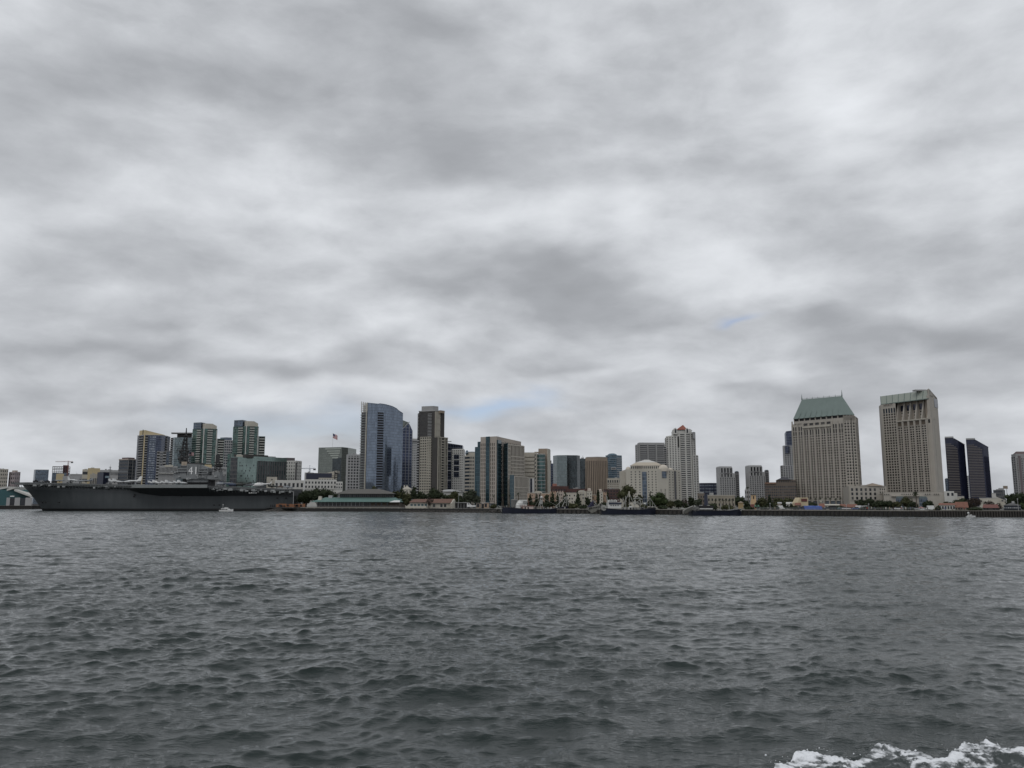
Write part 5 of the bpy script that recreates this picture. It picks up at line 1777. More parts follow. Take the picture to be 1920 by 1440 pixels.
# base of the tall hotel
Y0 = 835
b = Bld('hotel_podium', 'low beige base with tiny square windows under the tallest hotel', 'building', base(1715, Y0), M['beige'])
L, C = P2(1657, 930, Y0 + 10), P2(1773.5, 930, Y0)
p = [L, C, C + Vector((10, 30)), L + Vector((8, 24))]; zt = Z(923, Y0); b.w.prism(p, GZ, zt)
for t0, t1, n in ((.0, .10, 3), (.28, .52, 7), (.66, .76, 3), (.80, .90, 3)): b.grid(lerp(L, C, t0), lerp(L, C, t1), Z(928.5, Y0), Z(925, Y0), n, 1, .5, .6, .4, GLW)
facebox(b, L, C, .12, .62, 0, 2.2, Z(930.5, Y0), Z(929, Y0), M['sand'], 'ledge')
p2 = rfoot(1770, 1789, 925, Y0 - 3, 18); w = MB(); w.prism(p2, GZ, Z(921, Y0)); w.build('right_block', M['white'], b.root)
b.put('window', p2[0], p2[1], 3.6, Z(927, Y0), 2.0, .06, 3, GLW); b.put('window', p2[0], p2[1], 7.4, Z(927, Y0), 2.0, .06, 3, GLW)
p3 = rfoot(1788, 1795, 928, Y0 - 2, 14); w = MB(); w.prism(p3, GZ, Z(924.5, Y0)); w.build('right_annex', M['white'], b.root)
b.fin()
for px, lab in ((1687.5, 'dark teal canopy left of the tall round-headed palm'), (1731, 'dark teal canopy right of the tall round-headed palm')):
    c = thing('entrance_canopy', lab, 'canopy', (X(px, 940, 818), 818, GZ), 'dark teal canopies at the tall hotel')
    q = [P2(px - 8.5, 935, 818), P2(px + 8.5, 935, 818), P2(px + 8.5, 935, 832), P2(px - 8.5, 935, 832)]
    m = MB(); m.prism(cyl(q, .96), GZ, Z(934, 818)); m.build('glazing', G['slateb'], c)
    m = MB(); m.loft([[Vector((v.x, v.y, Z(934, 818))) for v in q], [Vector((v.x, v.y, Z(930.6, 818))) for v in cyl(q, .66)]]); m.build('canopy_roof', flat('teal_canopy', (.05, .075, .08), .5), c)

# ================================================================== dark twin towers
def twin(pl, pm, pc, pr, yl, yr, Y0, label, bandl):
    b = Bld('hotel_tower', label, 'building', base((pl + pr) / 2, Y0), M['navy'], 'dark twin towers with slanted tops')
    L, C, R = P2(pl, yl + 5, Y0 + 10), P2(pc, yl + 10, Y0), P2(pr, yr, Y0 + 4)
    Mm = lerp(L, C, (pm - pl) / (pc - pl))
    zL, zR = Z(yl, Y0), Z(yr, Y0)

    def zs(px): return zL + (zR - zL) * max(0, (px - pm) / (pr - pm))
    zC = zs(pc)
    poly = [L, Mm, C, R, R * 1.022, Mm * 1.026, L * 1.024]
    o = MB(); o.prism(poly, GZ, [zL, zL, zC, zR, zR, zL, zL]); o.build('glass_wall', G['twin'], b.root)
    b.w.prism(cyl(poly, .95), GZ, GZ + 10)
    roofbox(b, [L + Vector((-.3, -.6)), Mm + Vector((0, -.6)), Mm * 1.02, L * 1.02], zL, 2.2, M['lgrey'], 'roof_box')
    n = 33
    zb, ze = Z(932, Y0), Z(yl + bandl, Y0)
    t1 = .90 if pc - pm < 12 else .92
    for k in range(n):
        zz = zb + (ze - zb) * (k + .5) / n
        tt = 1.0
        lim = Z(yl + bandl + 9, Y0)
        if zz > lim: tt = 1 - (zz - lim) / (ze - lim) * .62
        dr, nn, Lw = nrm(L, C)
        a, c = (.05, t1) if True else (0, 1)
        w = Lw * (t1 - a) * tt
        b.put('balcony', L, C, Lw * a + w / 2, zz, w, .9, 1.0, wallmat('pale_balcony_edge', (.14, .125, .12), .1))
    tr = MB(); a = lerp(Mm, C, .15); q0, q1 = Vector((Mm.x, Mm.y - .4, zL - .6)), Vector((R.x, R.y - .4, zR - .3))
    tr.tube(q0, q1, .6, .6, 4); tr.build('sloping_roof_edge', M['lgrey'] if pl < 1800 else M['navy'], b.root)
    b.fin()


twin(1771.5, 1788, 1797, 1808.5, 820.5, 833, 1290, 'dark indigo tower with a slanted top and pale roof edge, nearer the tallest beige hotel', 10)
twin(1811.3, 1828.5, 1843, 1852.8, 823.5, 838, 1275, 'dark indigo tower with a slanted top and fewer pale edges, right of its twin', 9)
b = simple('office_block', 'blue-grey block glimpsed between the tallest hotel and the dark twin towers', rfoot(1772, 1781, 905, 1500, 20), 898, M['dgrey']); glasspart(b, cyl(b.poly, 1.01), GZ, b.zt + .2, G['slateb']); b.fin()
b = simple('office_block', 'pale far block glimpsed in the gap between the two dark twin towers', rfoot(1813, 1822, 905, 1600, 20), 892, M['lgrey']); b.grid(b.poly[0], b.poly[1], GZ, b.zt, 3, 14, .5, .5, .3, GLB); b.fin()

# right-edge tower and small things
Y0 = 1240
b = Bld('office_tower', 'grey tower with mauve vertical strips cut by the right edge', 'building', base(1915, Y0), M['grey'])
p = foot(1896.2, 1904, 1948, 855, Y0, 16, 6); zt = Z(852, Y0); b.w.prism(p, GZ, zt)
b.grid(p[0], p[1], GZ + 4, zt - 3, 2, 20, .6, .6, .5, GLB); b.grid(p[1], p[2], GZ + 4, zt - 5, 10, 20, .5, .62, .5, winmat('mauve_window', (.03, .022, .026), (.09, .06, .07), .25))
for t in (.1, .45, .8): facebox(b, p[1], p[2], t, t + .10, 0, .9, GZ, zt - 2, wallmat('mauve_strip', (.15, .125, .13), .1), 'mauve_strip')
o = MB(); q = cyl(p, .9); o.prism(q, zt, [Z(851, Y0), Z(846.5, Y0), Z(846, Y0), Z(850, Y0)]); o.build('roof_plant', wallmat('maroon_roof', (.2, .15, .15), .1), b.root)
roofbox(b, cyl(p, 1.01), zt, .8, M['lgrey'], 'roof_edge'); b.fin()
b = simple('office_block', 'small grey-blue terraced block on the skyline right of the dark twin towers', rfoot(1862, 1884, 918, 1450, 20), 918.5, M['dgrey']); b.grid(b.poly[0], b.poly[1], GZ, b.zt, 8, 5, .6, .5, .4, GLB); roofbox(b, rfoot(1872, 1882, 918, 1452, 8), b.zt, 3, M['grey']); b.fin()
f = thing('floodlight_mast', 'floodlight panel on two poles against the sky, right of the dark twin towers', 'floodlight', (X(1885, 940, 1400), 1400, GZ))
m = MB(); a, c = P2(1881, 915, 1400), P2(1889, 915, 1400); m.fbox(a, c, 0, 1, Z(916.5, 1400), Z(911, 1400)); m.build('lamp_panel', M['tan'], f)
m = MB()
for q in (lerp(a, c, .15), lerp(a, c, .9)): m.tube((q.x, q.y + 1.4, GZ), (q.x, q.y + 1.4, Z(912, 1400)), .35)
m.build('pole', M['steel'], f)
for (a, c, t, Y, lab, wm) in [(1795, 1808, 931, 800, 'low sand wing stepping down from the white hotel annex', M['sand']), (1836, 1872, 934, 790, 'long cream wall below the right dark twin tower', M['cream']),
                              (1868, 1886, 931, 795, 'cream hall with a sloping roof left of the dark tree mass', M['cream']), (1860, 1868, 925, 900, 'white block beside the foot of the right dark twin tower', M['white'])]:
    p = rfoot(a, c, 935, Y, 20)
    b = Bld('low_building', lab, 'building', midp(p), wm); zt = Z(t, Y)
    b.w.prism(p, GZ, [zt, zt if c != 1886 else zt - 4, zt if c != 1886 else zt - 4, zt]); roofbox(b, cyl(p, 1.02), zt if c != 1886 else zt - 4.4, .4, M['lgrey'], 'roof_edge'); b.put('window', p[0], p[1], 5, zt - 4, 1.6, .06, 1.6, GLW); b.fin()
# ================================================================== aircraft carrier
YS = 690.0
sh = thing('aircraft_carrier', 'long grey aircraft carrier museum moored bow left with a white 41 on its island', 'ship', (X(300, 950, YS), YS, 0))


def sx(px, py=930): return X(px, py, YS)
def sz(py): return Z(py, YS)


hullm, nt = newmat('hull_grey')
tc = nt.new('ShaderNodeTexCoord').outputs['Object']
spz = nt.new('ShaderNodeSeparateXYZ'); nt.l(nt.new('ShaderNodeNewGeometry').outputs['Position'], spz.inputs[0])
mp = nt.new('ShaderNodeMapping'); mp.inputs['Scale'].default_value = (1, 1, .12); nt.l(tc, mp.inputs[0])
k = nt.math('ADD', nt.math('MULTIPLY', nt.noise(mp.outputs[0], .22, 5, .6), .6), nt.math('MULTIPLY', nt.noise(tc, .05, 4), .4))
c1 = nt.ramp(k, [(.3, (.050, .057, .061)), (.55, (.068, .076, .081)), (.75, (.09, .098, .102))])
rs = nt.maprange(nt.noise(mp.outputs[0], .5, 4), .66, .8)
c1 = nt.mix(nt.math('MULTIPLY', rs, .18), c1, (.14, .10, .075))
boot = nt.math('LESS_THAN', spz.outputs[2], 1.7)
principled(nt, nt.mix(boot, c1, (.012, .012, .013)), .55)
zd = 22.6                                            # flight deck height at the bow (metres above water)
# hull stations: px of waterline / px at deck, half beam low and high, deck height
ST = [  # t along hull, x at waterline, x at upper edge, low half beam, knuckle half beam, top half beam
    (61.5, 17, .3, .6, 1.2), (64, 24, 1.0, 2.0, 5.5), (72, 40, 2.6, 5.0, 11), (86, 62, 5.5, 8.5, 15), (110, 92, 9, 12, 17), (150, 140, 13, 15.5, 17), (200, 196, 15.5, 17, 17.4), (260, 258, 17, 17.5, 17.6),
    (340, 340, 17.5, 17.6, 17.6), (440, 440, 17.5, 17.6, 17.6), (520, 520, 16.5, 17.2, 17.4), (546, 547, 12, 16, 17)]
YC = YS + 17.6                                       # keel line


def deckz(px):
    return float(np.interp(px, [0, 60, 160, 255, 400, 470, 560], [sz(904.5), sz(904), sz(907), sz(909.5), sz(911.5), sz(914), sz(917)]))


m = MB()
rings = []
for (xw, xt, b0, b1, b2) in ST:
    zt = deckz(xt) - 1.2
    r = []
    for s in (-1, 1):
        col = []
        for f_, bb in ((0., b0), (.10, b0 + .3 * (b1 - b0)), (.42, b1), (.75, b1 + .5 * (b2 - b1)), (1., b2)):
            px = xw + (xt - xw) * (f_ ** 1.15)
            col.append(Vector((sx(px), YC + s * bb, -1 + (zt + 1) * f_)))
        r.append(col)
    rings.append(r[0] + list(reversed(r[1])))
m.loft(rings, cap=True, closed=True)
hull = m.build('hull', hullm, sh, True)
# darker paint patch amidships forward and the anchors
pt = MB()
pts = [(178, 931), (200, 930.5), (225, 932), (255, 933.2), (292, 934.4), (270, 940), (245, 944), (225, 945), (205, 944), (190, 941)]
# flight deck
deckm = wallmat('flight_deck_grey', (.10, .104, .106), .2)
edge = wallmat('deck_edge_grey', (.22, .235, .235), .15)
d = MB()
# outline, port side first (towards the viewer) then starboard
port = [(3, 6), (20, 12), (48, 16.5), (90, 18.5), (160, 19.5), (254, 20.5), (262, 30), (398, 31), (414, 24), (475, 23), (548, 21)]
star = [(548, -15), (470, -17), (300, -19), (120, -18), (40, -15), (8, -6)]
pol = [Vector((sx(px), YC - b)) for px, b in port] + [Vector((sx(px), YC - b)) for px, b in star]
zts = [deckz(px) for px, _ in port] + [deckz(px) for px, _ in star]
d.prism(pol, [z - 1.3 for z in zts], zts, True, True)
d.build('flight_deck', deckm, sh)
# angled-deck overhang, its pale edge and sloping underside
o = MB()
A, Bq = Vector((sx(259), YC - 30.3)), Vector((sx(399), YC - 31.3))
o.fbox(A, Bq, -.5, .5, sz(915.3), sz(909.3)); o.build('deck_edge', edge, sh)
o = MB()
za = sz(915.3)
prof = [(236, 19, 17.4, sz(915.5), sz(917)), (262, 29.5, 17.5, za, sz(925)), (300, 30.5, 17.6, za, sz(930)), (398, 31, 17.6, za, sz(930.5)), (420, 26, 17.6, sz(917), sz(930)), (480, 23, 17.6, sz(920), sz(929.5)), (546, 21, 17.2, sz(922), sz(929))]
o.loft([[Vector((sx(px), YC - b1, z1)), Vector((sx(px), YC - b2, z2)), Vector((sx(px), YC - b2 + 3, z2)), Vector((sx(px), YC - b2 + 3, z1)), Vector((sx(px), YC - b1 + 2, z1 + .4))] for px, b1, b2, z1, z2 in prof])
o.build('sponson', wallmat('sponson_grey', (.055, .058, .062), .2), sh)
# catwalks and galleries along the port deck edge
cw = MB()
for a, c, off, dz in ((22, 256, 19.5, 1.9), (402, 470, 26, 2.2), (470, 548, 24, 2.0)):
    n = int((c - a) / 3)
    for i in range(n):
        p0 = a + (c - a) * i / n; p1 = a + (c - a) * (i + 1) / n
        k0 = float(np.interp(p0, [q[0] for q in port], [q[1] for q in port])) + 1.2
        k1 = float(np.interp(p1, [q[0] for q in port], [q[1] for q in port])) + 1.2
        z0 = deckz(p0)
        cw.prism([Vector((sx(p0), YC - k0)), Vector((sx(p1), YC - k1)), Vector((sx(p1), YC - k1 + 1.3)), Vector((sx(p0), YC - k0 + 1.3))], z0 - dz - .25, z0 - dz, True, True)
        cw.tube((sx(p0), YC - k0, z0 - dz), (sx(p0), YC - k0, z0 - dz + 1.2), .10, n=4)
        cw.tube((sx(p0), YC - k0, z0 - dz + 1.1), (sx(p1), YC - k1, z0 - dz + 1.1), .09, n=4)
        if i % 2 == 0:
            cw.tube((sx(p0), YC - k0 + .3, z0 - dz), (sx(p0), YC - k0 + 2.6, z0 - dz - 2.6), .14, n=4)
cw.build('catwalk', edge, sh)
gl = MB(); r = random.Random(4)
for i in range(60):
    px = r.choice([r.uniform(400, 548), r.uniform(400, 520), r.uniform(60, 250)])
    k0 = float(np.interp(px, [q[0] for q in port], [q[1] for q in port])) - r.uniform(-1.6, 1)
    z0 = deckz(px) - 1.4 - r.uniform(0, 1.2); w = r.uniform(.6, 3.2)
    gl.box(sx(px), sx(px) + w, YC - k0 - .8, YC - k0 + 1, z0 - r.uniform(.5, 1.8), z0)
gl.build('deck_edge_gear', wallmat('deck_gear_grey', (.30, .31, .31), .4, scale=.6), sh)
# life-raft rows and port openings
for k in range(4):
    o = MB(); px = 470 + k * 4; o.tube((sx(px), YC - 22.8, sz(924.5)), (sx(px) + 1.2, YC - 22.8, sz(924.5)), .45, n=8); o.build('life_raft', M['wpaint'], sh)
for px, py in ((252, 928), (251, 931), (78, 942), (84, 941.5), (110, 942), (340, 930), (364, 929), (402, 947), (412, 947), (520, 934), (536, 934)):
    o = MB(); zc = sz(py); o.box(sx(px) - .5, sx(px) + .9, YC - 17.9, YC - 16.2, zc - .45, zc + .45)
    o.build('hull_opening', DARK, sh)
o = MB(); o.box(sx(500), sx(549), YC - 17.8, YC + 12, sz(930), sz(919)); o.build('hangar_stern', wallmat('sponson_grey', (.055, .058, .062)), sh)
for k in range(3):
    o = MB(); px = 60 + 3 * k; o.tube((sx(52 + k), YC - 4, sz(917)), (sx(58.5 + k * 3), YC - 3.2, sz(925)), .35, n=6); o.build('anchor_pipe', M['black'], sh)
an = MB(); an.tube((sx(62), YC - 5.5, sz(924)), (sx(62), YC - 5.5, sz(930)), .7, n=6); an.tube((sx(60), YC - 5.8, sz(930.5)), (sx(64), YC - 5.8, sz(930.5)), .8, n=6); an.build('anchor', flat('anchor_rust', (.06, .045, .04), .7), sh)

# ---- island
isl = MB()
YI = YC + 9
def ix(px): return X(px, 885, YI)
def iz(py): return Z(py, YI)
ig = wallmat('island_grey', (.20, .21, .215), .12, scale=.3)
isd = wallmat('island_dark', (.05, .05, .052), .3)
def ibox(m, p0, p1, y0, y1, q0, q1): m.box(ix(p0), ix(p1), YI + y0, YI + y1, iz(q0), iz(q1))
ibox(isl, 345, 398, -2, 9, 914, 898.5)
isl.build('island_base', isd, sh)
isl = MB()
# platform deck with pointed front, sloping underside
pl = [Vector((ix(324.5), YI + 1)), Vector((ix(334), YI - 6)), Vector((ix(398), YI - 6)), Vector((ix(418), YI - 4)), Vector((ix(418), YI + 8)), Vector((ix(330), YI + 9))]
isl.prism(pl, [iz(897), iz(897.5), iz(899), iz(900), iz(900), iz(897)], iz(892), True, True)
ibox(isl, 355, 394, -4.5, 8, 904.5, 898)
isl.build('island_platform', ig, sh)
b_isl = MB()
top = [Vector((ix(354), YI - 5)), Vector((ix(381), YI - 5)), Vector((ix(393), YI - 4.5)), Vector((ix(393), YI + 7)), Vector((ix(354), YI + 7))]
b_isl.prism(top, iz(893), [iz(870), iz(871.5), iz(878), iz(878), iz(870)])
fun = b_isl.build('funnel', ig, sh)
o = MB(); ibox(o, 356, 381, -4, 6, 870.6, 868.6); o.build('funnel_cap', isd, fun)
for q0, q1 in ((357.2, 357.9), (373.5, 374.2), (379, 379.6)):
    o = MB(); ibox(o, q0, q1, -5.5, -4.9, 893, 872); o.build('funnel_rib', ig, fun)
wt = flat('number_white', (.8, .8, .79), .5, var=.03)
nb_ = text(sh, '41', (ix(366.5), YI - 5.25, iz(883.6)), 9.2, wt, 0, 'hull_number', .06)
o = MB(); ibox(o, 330, 355, -5, 6, 892, 884); ibox(o, 336, 355, -4, 6, 884, 878.5); ibox(o, 340, 354, -3.4, 5, 878.5, 873); o.build('bridge', ig, sh)
for k, (q0, q1, y0, za_, zb_) in enumerate([(331, 354, -5.3, 887.2, 885.4), (337, 354, -4.3, 882, 880.2), (341, 353, -3.7, 876.4, 874.6)]):
    o = MB(); ibox(o, q0, q1, y0, y0 + .4, za_, zb_); o.build('bridge_window', GLW, sh)
o = MB(); ibox(o, 342, 352, -3, 3, 873, 866); o.build('mast_house', wallmat('mast_house_tan', (.36, .30, .24), .3, scale=.5), sh)
for k, (q0, q1, za_, zb_) in enumerate([(377, 396, 885.5, 883.2), (375, 395, 889.5, 888), (379, 393, 896, 894.6), (378, 392, 881, 880)]):
    o = MB(); ibox(o, q0, q1, -7.2, 4, za_, zb_); o.build('side_platform', ig, sh)
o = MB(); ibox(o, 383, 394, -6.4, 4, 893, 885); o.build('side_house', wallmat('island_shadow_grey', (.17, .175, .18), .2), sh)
o = MB(); ibox(o, 396, 418, -3, 6, 900.5, 891.5); ibox(o, 402, 414, -2, 5, 891.5, 884); o.build('aft_house', ig, sh)
for k in range(18):
    r = random.Random(k + 20); px, py = r.uniform(326, 416), r.uniform(884, 900); o2 = MB() if k == 0 else o2
    o2.box(ix(px), ix(px) + r.uniform(.6, 2.4), YI - 7, YI - 5, iz(py), iz(py) + r.uniform(.5, 1.5))
o2.build('island_gear', wallmat('deck_gear_grey', (.30, .31, .31)), sh)
# main mast: tripod lattice, yards, radars
mm = flat('mast_black', (.03, .03, .032), .6)
mt = MB(); xm = ix(345); zb_, zt_ = iz(868), iz(816)
for dx_, dy_ in ((-3.2, -2), (3.2, -2), (0, 3)):
    mt.tube((xm + dx_, YI + dy_, zb_), (xm + dx_ * .3, YI + dy_ * .3, zt_), .8, .55, 6)
for i in range(8):
    f0, f1 = i / 8, (i + 1) / 8
    for s in (-1, 1):
        w0, w1 = 3.2 - 2.2 * f0, 3.2 - 2.2 * f1
        mt.tube((xm + s * w0, YI - 2 + f0, zb_ + (zt_ - zb_) * f0), (xm - s * w1, YI - 2 + f1, zb_ + (zt_ - zb_) * f1), .4, n=4)
mt.tube((xm, YI, zt_ - 2), (xm, YI, iz(802.5)), .8, .4, 6)
mst = mt.build('mast', mm, sh)
for q0, q1, py, t_ in ((338.5, 352, 832, .9), (336, 355, 849.5, 1.0), (342, 350, 817, .7), (333, 347, 853, .8), (341.5, 348.5, 824, .5), (338, 351, 840, .5)):
    o = MB(); ibox(o, q0, q1, -2.2, 2.2, py + t_ * .9, py); o.build('mast_platform', mm, mst)
o = MB()
for q0, z0_, rr in ((337, 846, 1.6), (341, 845, 1.3), (351, 846, 1.5), (336, 860, 1.8), (341, 858, 2.0), (350, 857, 1.7), (347, 862, 2.), (339, 866, 1.6), (352.5, 868, 1.2), (347, 834, 1.1), (342, 829, 1.2), (348, 821, .9)):
    o.dome((ix(q0), YI - 1.2, iz(z0_)), rr, rr * .8, rr, 8, 4, True)
o.build('radar_dome', mm, mst)
o = MB()
for i in range(7):
    o.tube((ix(332 + i * 4), YI - 2, iz(850 + (i % 3) * 3)), (ix(332 + i * 4), YI - 2, iz(840 + (i % 3) * 4)), .16, n=4)
for zz in (856, 862): o.tube((ix(333), YI - 1, iz(zz)), (ix(357), YI - 1, iz(zz)), .3, n=4)
o.build('whip_aerial', mm, mst)
# aft mast with the two dark billboard radars
o = MB(); xm = ix(408)
for dx_, dy_ in ((-2.6, -2), (2.6, -2), (2.6, 2), (-2.6, 2)): o.tube((xm + dx_, YI + dy_, iz(885)), (xm + dx_ * .5, YI + dy_ * .5, iz(866)), .4, .3, 5)
for i in range(4):
    for s in (-1, 1): o.tube((xm - s * 2.4, YI - 2, iz(885 - 4.7 * i)), (xm + s * 2.2, YI - 1.6, iz(880 - 4.7 * i)), .22, n=4)
for zz, w in ((874, 4), (880, 4.5), (868, 3)): o.box(xm - w, xm + w, YI - 2.4, YI + 2.4, iz(zz), iz(zz) + .6)
am = o.build('aft_mast', mm, sh)
o = MB(); q = [Vector((ix(404.5), YI - 2)), Vector((ix(412.5), YI - 3)), Vector((ix(412.5), YI - 2)), Vector((ix(404.5), YI - 1))]
o.prism(q, [iz(867), iz(868), iz(868), iz(867)], [iz(853), iz(851.5), iz(851.5), iz(853)], True, True); o.build('billboard_radar', mm, am)
o = MB(); ibox(o, 405, 416, -1, 1, 876, 872); o.build('radar_frame', mm, am)


# ---- aircraft
def jet(px, py, Y, L, heading, mats, label, fold=False, twin=False, scale_tail=1., wing=.9):
    """L = length in metres; heading in degrees, 0 = nose towards -X (left)"""
    x = X(px, py, Y); z = Z(py, Y)
    t = thing('jet_aircraft', label, 'aircraft', (x, Y, z), 'aircraft parked on the flight deck')
    h = math.radians(heading); c, s = math.cos(h), math.sin(h)
    R = lambda a, b_, e: Vector((x + (a * c - b_ * s), Y + (a * s + b_ * c), z + e))
    u = L / 16.
    gh = 1.5 * u
    prof = [(-8, .05, .0), (-7, .45, .05), (-5, .85, .2), (-3, 1.05, .35), (0, 1.1, .4), (3, 1.0, .4), (6, .8, .5), (7.6, .55, .6)]
    m = MB(); rr = []
    for a, r, e in prof: rr.append([R(a * u, r * u * math.cos(q), gh + (e + r * math.sin(q)) * u) for q in [2 * PI * k / 10 for k in range(10)]])
    m.loft(rr); m.build('fuselage', mats[0], t, True)
    for sd in (-1, 1):
        m = MB()
        if fold:
            m.loft([[R(-1.5 * u, sd * .9 * u, gh + .5 * u), R(3.2 * u, sd * .9 * u, gh + .5 * u), R(3.2 * u, sd * .9 * u, gh + .7 * u), R(-1.5 * u, sd * .9 * u, gh + .75 * u)],
                    [R(.2 * u, sd * 3 * u, gh + .5 * u), R(3.2 * u, sd * 3 * u, gh + .5 * u), R(3.2 * u, sd * 3 * u, gh + .65 * u), R(.2 * u, sd * 3 * u, gh + .7 * u)],
                    [R(1.2 * u, sd * 2.4 * u, gh + 3.6 * u), R(3 * u, sd * 2.4 * u, gh + 3.6 * u), R(3 * u, sd * 2.3 * u, gh + 3.65 * u), R(1.2 * u, sd * 2.3 * u, gh + 3.65 * u)]])
        else:
            m.loft([[R(-2.2 * u, sd * .9 * u, gh + .5 * u), R(3.2 * u, sd * .9 * u, gh + .5 * u), R(3.2 * u, sd * .9 * u, gh + .68 * u), R(-2.2 * u, sd * .9 * u, gh + .75 * u)],
                    [R(1.4 * u, sd * 6 * wing * u, gh + .45 * u), R(3.4 * u, sd * 6 * wing * u, gh + .45 * u), R(3.4 * u, sd * 6 * wing * u, gh + .55 * u), R(1.4 * u, sd * 6 * wing * u, gh + .55 * u)]])
        m.build('wing', mats[0], t)
        m = MB(); m.loft([[R(5.2 * u, sd * .6 * u, gh + .8 * u), R(7.6 * u, sd * .6 * u, gh + .8 * u), R(7.6 * u, sd * .6 * u, gh + .95 * u), R(5.2 * u, sd * .6 * u, gh + .95 * u)],
                          [R(6.8 * u, sd * 2.8 * u, gh + .8 * u), R(8 * u, sd * 2.8 * u, gh + .8 * u), R(8 * u, sd * 2.8 * u, gh + .88 * u), R(6.8 * u, sd * 2.8 * u, gh + .88 * u)]]); m.build('tailplane', mats[0], t)
    for sd in ((-.8, .8) if twin else (0,)):
        m = MB(); k = scale_tail
        m.loft([[R(3.8 * u, (sd - .12) * u, gh + 1.1 * u), R(7.6 * u, (sd - .12) * u, gh + 1.1 * u), R(7.6 * u, (sd + .12) * u, gh + 1.1 * u), R(3.8 * u, (sd + .12) * u, gh + 1.1 * u)],
                [R(6.6 * u, (sd * 1.3 - .06) * u, gh + (1.1 + 3 * k) * u), R(8.6 * u, (sd * 1.3 - .06) * u, gh + (1.1 + 3 * k) * u), R(8.6 * u, (sd * 1.3 + .06) * u, gh + (1.1 + 3 * k) * u), R(6.6 * u, (sd * 1.3 + .06) * u, gh + (1.1 + 3 * k) * u)]])
        m.build('tail_fin', mats[1], t)
    m = MB(); m.dome(R(-4.4 * u, 0, gh + .9 * u), .9 * u, .5 * u, .7 * u, 8, 4); m.build('canopy', GLB, t, True)
    for a, b_ in ((-5, 0), (1.2, 1.2), (1.2, -1.2)):
        m = MB(); m.tube(R(a * u, b_ * u, 0), R(a * u, b_ * u, gh), .18 * u, n=5); m.tube(R(a * u, b_ * u - .15, .4 * u), R(a * u, b_ * u + .15, .4 * u), .4 * u, n=8); m.build('landing_gear', M['black'], t)
    return t


def heli(px, py, Y, L, heading, mats, label, group='aircraft parked on the flight deck'):
    x = X(px, py, Y); z = Z(py, Y)
    t = thing('helicopter', label, 'helicopter', (x, Y, z), group)
    h = math.radians(heading); c, s = math.cos(h), math.sin(h)
    R = lambda a, b_, e: Vector((x + (a * c - b_ * s), Y + (a * s + b_ * c), z + e))
    u = L / 16.
    m = MB(); rr = []
    for a, r, e in [(-6, .2, 1.6), (-5.2, 1.1, 1.7), (-3.5, 1.5, 2.0), (0, 1.6, 2.1), (2.4, 1.4, 2.3), (3.6, .9, 2.6)]:
        rr.append([R(a * u, r * u * math.cos(q), (e + r * math.sin(q)) * u) for q in [2 * PI * k / 10 for k in range(10)]])
    m.loft(rr); m.build('fuselage', mats[0], t, True)
    m = MB(); m.tube(R(3.2 * u, 0, 2.6 * u), R(9 * u, 0, 3.0 * u), .75 * u, .35 * u, 8); m.build('tail_boom', mats[0], t, True)
    m = MB(); m.loft([[R(8.2 * u, -.1 * u, 2.8 * u), R(9.4 * u, -.1 * u, 2.8 * u), R(9.4 * u, .1 * u, 2.8 * u), R(8.2 * u, .1 * u, 2.8 * u)], [R(9.4 * u, -.1 * u, 5 * u), R(10.2 * u, -.1 * u, 5 * u), R(10.2 * u, .1 * u, 5 * u), R(9.4 * u, .1 * u, 5 * u)]]); m.build('tail_fin', mats[1], t)
    m = MB(); m.tube(R(-.4 * u, 0, 3.6 * u), R(-.4 * u, 0, 4.7 * u), .35 * u, n=6); m.box(R(-2, 0, 0).x - .5 * u, R(1.6, 0, 0).x + .5 * u, Y - .8 * u, Y + .8 * u, z + 3.4 * u, z + 4.1 * u); m.build('rotor_mast', mats[1], t)
    for k in range(5):
        a = 2 * PI * k / 5 + .4; m = MB()
        p0, p1 = R(-.4 * u, 0, 4.7 * u), R(-.4 * u + 7.5 * u * math.cos(a), 7.5 * u * math.sin(a), 4.35 * u); m.tube(p0, p1, .2 * u, .16 * u, 4); m.build('rotor_blade', M['black'], t)
    m = MB(); m.dome(R(-4.6 * u, 0, 2.1 * u), 1.2 * u, 1.25 * u, .95 * u, 8, 4); m.build('canopy', GLB, t, True)
    for a, b_ in ((-4, 0), (1.2, 1.3), (1.2, -1.3)):
        m = MB(); m.tube(R(a * u, b_ * u, 0), R(a * u, b_ * u, .9 * u), .16 * u, n=5); m.tube(R(a * u, b_ * u - .15, .35 * u), R(a * u, b_ * u + .15, .35 * u), .35 * u, n=8); m.build('landing_gear', M['black'], t)


jw = flat('aircraft_pale_grey', (.62, .63, .63), .45, var=.1); jg = flat('aircraft_mid_grey', (.30, .32, .34), .5, var=.15); jb = flat('aircraft_navy', (.04, .06, .11), .45); jwh = flat('aircraft_white', (.74, .74, .73), .4, var=.05)
jd = flat('aircraft_dark_olive', (.05, .055, .05), .6)
red = flat('tail_red', (.38, .04, .04), .5)
jet(136, 903.7, 694, 12.5, 155, (jw, jw), 'pale jet with a broad tail fin nearest the bow', scale_tail=1.1)
jet(159, 904.6, 696, 12, 10, (jg, jg), 'mid-grey jet with its nose to the bow, second from the bow', twin=True, scale_tail=.7)
jet(110, 903.6, 700, 9, 20, (jg, jg), 'small grey jet low on the bow deck left of the broad-tailed jet', scale_tail=.4)
jet(217, 906, 694, 12, 185, (jw, jw), 'pale jet with a round nose facing right beside the pole mast', scale_tail=.8, fold=True)
jet(248, 906.5, 692, 15, 0, (jw, jwh), 'long pale jet with a tall white tail fin at the yellow corner strip', scale_tail=1.25)
jet(230, 906.6, 700, 11, 12, (jg, jg), 'grey jet behind the long pale jet with the tall white fin', scale_tail=.6)
